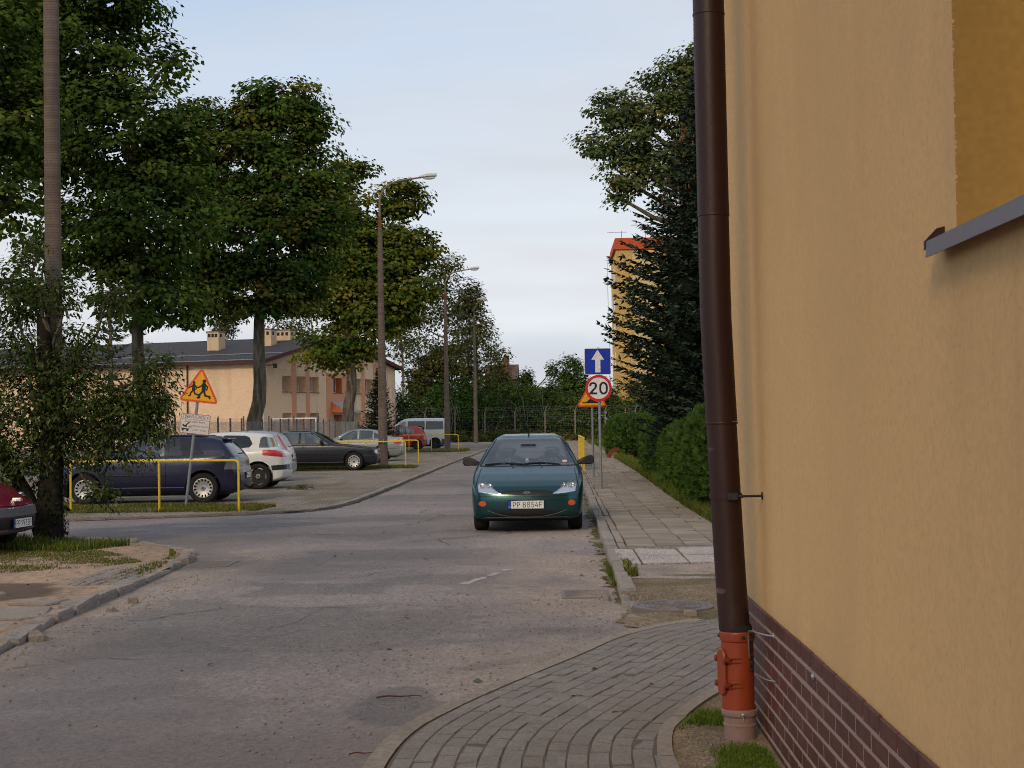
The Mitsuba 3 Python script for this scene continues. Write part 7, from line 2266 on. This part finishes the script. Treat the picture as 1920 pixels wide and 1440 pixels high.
def far_tree(label, blobs, trunk, n_clump, per, cr, size, pal, seed, limb=.09, bark='m_bark_pale', rad=(.2, .06), gaps=.4, twig_n=80):
    tree('far_tree', label, 'tree', blobs, trunk, rad, n_clump, per, cr, size, pal, seed, bark=bark, limb=limb, twig_n=twig_n, group=None, shape=DIAM, faces=DIAM_F, gaps=gaps, shell=.25, flat_=.9)


flat('m_bark_pale', (0.20, 0.175, 0.14), 0.95, 0.1)
far_tree('tall airy poplar behind the second lamp post', POP[:4] + POP[6:], [(-10.2, 150, 0), (-10.4, 150, 8), (-10.3, 150, 15)], 420, 26, .85, .30, GB, 51, gaps=.40)
far_tree('slim airy poplar behind the farthest lamp post', [POP[3], POP[4], POP[5]], [(-7.0, 150.5, 0), (-7.3, 150.5, 7), (-7.5, 150.5, 12)], 210, 24, .8, .30, GB, 52, gaps=.38)
for i, (lb, bb, x) in enumerate([('thin birch above the school roof, left of the yellowing maple', [BIRCHL[0], BIRCHL[1], BIRCHL[6]], -26.3), ('pale stemmed birch between the yellowing maple and the nearest lamp post', [BIRCHL[5], BIRCHL[3]], -21.5), ('pale stemmed birch rising right of the school gable', [BIRCHL[2], BIRCHL[4]], -16.6)]):
    far_tree(lb, bb, [(x, 168, 0), (x + .3, 168, 7), (x - .1, 168, 14)], 150, 22, .9, .30, GB, 53 + i, gaps=.40, twig_n=50)
far_tree('small tree far behind the chimneys of the school', [BIRCHL[7]], [(-35.5, 168, 0), (-35.6, 168, 8)], 70, 22, .9, .30, GB, 57, gaps=.3, twig_n=20)
far_tree('broad brownish tree mass behind the white van', BROWN, [(-9.6, 146, 0), (-9.5, 146, 4)], 520, 34, .75, .30, BR, 58, gaps=.28)
far_tree('bright green feathery tree beside the farthest lamp post', MID, [(-10.0, 140, 0), (-10.0, 140, 2)], 230, 30, .6, .26, [(3, (0.058, 0.121, 0.028)), (2, (0.088, 0.155, 0.035))], 59, gaps=.25)
far_tree('feathery dark green tree left of the blue arrow sign', R1, [(2.0, 150, 0), (2.2, 150, 4)], 330, 28, .65, .28, DG, 60, gaps=.30)
far_tree('small dark tree in the middle of the far scrub', R2, [(-2.6, 152, 0), (-2.5, 152, 4)], 260, 28, .6, .28, DG, 61, gaps=.28)
scr = []
rs = np.random.default_rng(71)
for i in range(46):
    x = -17 + i * .62 + rs.normal() * .3
    hgt = 2.4 + 2.8 * meshkit.noise(np.array([x * .35, 0, 0]), 3) + (1.0 if x > 1 else 0)
    scr.append((x, 137.5 + rs.uniform(0, 6), hgt * .55, .9, 1.2, hgt * .62))
V, F, Cc, cl = foliage(scr, 2000, 26, .6, .26, DG + [(1, (0.120, 0.102, 0.035))], 72, DIAM, DIAM_F, shell=.3, flat_=.9, gaps=.25)
obj('scrub', (V, F), 'm_leaf', color=Cc, label='band of mixed green scrub behind the wire fence', cat='scrub', kind='stuff')
low = [(x, 131.8 + rs.uniform(-.8, .8), .25 + .2 * rs.random(), .8, .6, .35 + .5 * rs.random()) for x in np.arange(-11, 12, .55)]
V, F, Cc, cl = foliage(low, 520, 20, .34, .17, [(3, (0.096, 0.106, 0.028)), (2, (0.161, 0.142, 0.035)), (2, (0.065, 0.078, 0.023)), (1, (0.242, 0.184, 0.058))], 73, DIAM, DIAM_F, shell=.2, flat_=.8)
obj('weeds', (V, F), 'm_leaf', color=Cc, label='tall weeds growing in front of the wire fence', cat='weeds', kind='stuff')
back = [(x, 178 + rs.uniform(0, 8), 2.6, 2.4, 2, 3.2 + 1.2 * math.sin(x * .6)) for x in np.arange(-60, 46, 2.2)]
V, F, Cc, cl = foliage(back, 1500, 26, 1.1, .42, DG, 74, DIAM, DIAM_F, shell=.3, flat_=.9)
obj('far_wood', (V, F), 'm_leaf', color=Cc, label='dark wood closing the view behind the houses', cat='wood', kind='stuff')
dead = []
for i in range(45):
    p = np.array([rs.uniform(-11, 4.5), rs.uniform(135.5, 138.5), rs.uniform(.2, 3.0)])
    q = p + np.array([rs.normal() * .6, rs.normal() * .3, rs.uniform(.5, 2.2)])
    dead.append(tube([p, (p + q) / 2 + rs.normal(size=3) * .12, q], [.022, .015, .006], 4, False))
obj('dry_branches', cat(dead), 'm_bark_pale', label='bare dry branches standing in the scrub', cat='branches', kind='stuff')


# grass
def grass(name, pts, n, h, z, seed, pal, w=.006, label=None, clumpy=.42, lean=.5):
    r = np.random.default_rng(seed)
    pg = sg.Polygon(pts).buffer(0)
    x0, y0, x1, y1 = pg.bounds
    P = np.stack([r.uniform(x0, x1, n * 4), r.uniform(y0, y1, n * 4)], 1)
    P = P[shapely.contains_xy(pg, P[:, 0], P[:, 1])]
    k = meshkit.fbm(np.c_[P * 2.2, np.zeros(len(P))], 3, seed) + r.normal(size=len(P)) * .06 > clumpy
    P = P[k][:n]
    n = len(P)
    a = r.uniform(0, 2 * math.pi, n)
    H = h * r.uniform(.4, 1.2, n) * (0.5 + meshkit.fbm(np.c_[P * 1.1, np.ones(n)], 2, seed + 5))
    dx, dy = np.cos(a), np.sin(a)
    ln_ = r.uniform(.1, 1, n) * lean * H
    b = r.uniform(0, 2 * math.pi, n)
    tip = np.stack([P[:, 0] + ln_ * np.cos(b), P[:, 1] + ln_ * np.sin(b), z + H], 1)
    mid = np.stack([P[:, 0] + ln_ * .35 * np.cos(b), P[:, 1] + ln_ * .35 * np.sin(b), z + H * .6], 1)
    o = np.stack([dx, dy, dx * 0], 1) * w
    B0_ = np.c_[P, np.full(n, z - .01)]
    V = np.stack([B0_ - o, B0_ + o, mid - o * .8, mid + o * .8, tip], 1).reshape(-1, 3)
    F = (np.array([[0, 1, 3], [0, 3, 2], [2, 3, 4]])[None] + (np.arange(n) * 5)[:, None, None]).reshape(-1, 3)
    cols = np.array([c for _, c in pal])
    pw = np.array([q for q, _ in pal], float)
    C = cols[r.choice(len(pal), n, p=pw / pw.sum())] * r.uniform(.7, 1.3, (n, 1))
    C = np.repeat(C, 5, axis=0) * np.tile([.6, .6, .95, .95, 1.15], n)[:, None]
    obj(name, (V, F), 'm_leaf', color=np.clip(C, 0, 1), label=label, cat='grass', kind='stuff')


GG = [(4, (0.088, 0.135, 0.023)), (2, (0.137, 0.162, 0.032)), (1, (0.226, 0.184, 0.058))]
GD = [(3, (0.153, 0.142, 0.035)), (2, (0.226, 0.176, 0.058)), (1, (0.088, 0.121, 0.023))]
grass('verge_grass', [(-9, 16.9), (-6.0, 16.9), (-5.2, 17.5), (-4.85, 18.0), (-5.3, 18.9), (-6.2, 20.3), (-6.7, 21.1), (-9, 21.6)], 16000, .024, .045, 81, GD + GG, .006, 'short yellowish grass on the sandy verge under the bush', .38)
grass('tuft_grass', [(-7.4, 20.0), (-6.2, 19.6), (-5.7, 20.6), (-6.2, 21.2), (-7.6, 21.4)], 1800, .12, .045, 82, GG, .008, 'taller green grass round the foot of the bush', .2)
grass('strip_grass', [(-14, 29.0), (-5.6, 28.75), (-5.5, 30.4), (-6.3, 31.5), (-14, 31.6)], 15000, .065, .03, 83, GD + GG, .008, 'ragged grass strip under the first yellow railing', .36)
grass('strip_grass', [(-12, 55.6), (-5.0, 55.2), (-5.0, 57.2), (-12, 57.6)], 9000, .10, .03, 84, GD + GG, .012, 'grass strip at the foot of the nearest lamp post', .3)
grass('strip_grass', [(-11, 86.0), (-4.9, 85.4), (-4.9, 91), (-7, 91.4), (-11, 88.6)], 9000, .10, .03, 85, GD, .016, 'dry grass strip round the second lamp post', .3)
grass('hedge_grass', [(2.32, 20.5), (2.75, 20.5), (2.95, 30), (2.75, 45), (2.9, 75), (2.55, 75), (2.45, 45), (2.28, 27)], 14000, .26, .07, 86, GG, .008, 'lush grass fringe between the pavement and the hedge', .25, .9)
grass('house_grass', [(.60, 7.0), (1.0, 7.0), (1.0, 8.6), (.85, 8.6), (.62, 8.0)], 3400, .034, .028, 87, [(4, (0.096, 0.162, 0.021)), (2, (0.137, 0.191, 0.028))], .0022, 'fresh green grass tufts in the gravel beside the orange pipe', .54, 1.2)
grass('kerb_weeds', [(.56, 15.0), (.62, 15.0), (.64, 17.6), (.56, 17.6)], 150, .055, .0, 88, GG, .008, 'green weeds growing in the gutter of the right kerb', .5, 1.3)
grass('kerb_weeds', [(.72, 15.2), (.82, 15.2), (.80, 16.9), (.72, 16.9)], 170, .06, .09, 89, GG + GD, .008, 'green weeds growing behind the right kerb stones', .48, 1.3)
grass('corner_grass', [(-4.75, 16.0), (-4.38, 15.8), (-4.40, 16.9), (-4.62, 18.9), (-5.0, 19.9), (-4.7, 18.6)], 600, .03, .05, 90, GD + GG, .005, 'thin grass between the corner setts and the left kerb', .42)
grass('far_grass', [(2.4, 100), (14, 100), (14, 121), (2.6, 121)], 5000, .3, .0, 91, GG, .03, 'green grass at the far end of the pavement', .2)

# single fallen leaves
for lb, x, y, s, col in [('pale green leaf lying face down on the asphalt by the pavers', -.53, 9.62, .10, (.15, .19, .12)), ('small brown leaf on the pavers at the curved edge', .22, 9.9, .06, (.12, .09, .05)), ('dry leaf on the pavers close to the house', .55, 9.3, .045, (.14, .10, .05))]:
    V, F = place_leaves(np.array([[x, y, .012 if y > 9.5 and x < 0 else .036]]), np.array([[.2, -.35, 1.0]]), np.array([[1.0, .15, 0]]), np.array([s]), np.vstack([SPEAR[:, :] * [1.7, 1, 1.6]]), SPEAR_F)
    obj('fallen_leaf', (V, F), 'm_leaf', color=np.tile(col, (len(V), 1)), label=lb, cat='leaf')
V, F, Cc, cl = foliage([(-6.25, 38.2, .10, .35, .3, .06)], 16, 7, .1, .09, [(1, (0.096, 0.121, 0.035))], 93, SPEAR, SPEAR_F, shell=.1)
fb = thing('fallen_branch', 'small leafy branch lying on the paved bays behind the white hatchback', 'branch')
obj('leaves', (V, F), 'm_leaf', fb, color=Cc)
obj('stem', tube([(-6.65, 38.1, .05), (-6.3, 38.2, .08), (-5.9, 38.3, .06)], [.012, .01, .004], 5), 'm_twig', fb)

rl_ = np.random.default_rng(101)
P_, nn = [], 520
while len(P_) < nn:
    q = rl_.random()
    if q < .45:
        x, y, z = rl_.uniform(-9, -4.35), rl_.uniform(11, 21), .05
    elif q < .7:
        y = rl_.uniform(13.5, 40)
        x, z = .59 + .0052 * (y - 13.5) - abs(rl_.normal()) * .12, .008
    elif q < .85:
        y = rl_.uniform(19, 50)
        x, z = 2.3 - abs(rl_.normal()) * .2, .108
    else:
        x, y, z = rl_.uniform(-3.9, .4), rl_.uniform(8, 40), .006
    P_.append((x, y, z))
P_ = np.array(P_)
V, F = place_leaves(P_, np.array([0, 0, 1.0]) + rl_.normal(size=(nn, 3)) * .25, np.c_[rl_.normal(size=(nn, 2)), np.zeros(nn)], rl_.uniform(.025, .07, nn), SPEAR * [1.6, 1, 1.4], SPEAR_F)
obj('leaf_litter', (V, F), 'm_leaf', color=np.repeat(np.array([.13, .085, .04]) * rl_.uniform(.4, 1.3, (nn, 1)) * np.stack([np.ones(nn), rl_.uniform(.8, 1.25, nn), rl_.uniform(.7, 1.1, nn)], 1), 5, axis=0), label='dry leaves scattered over the verge, gutter and pavement', cat='leaves', kind='stuff')
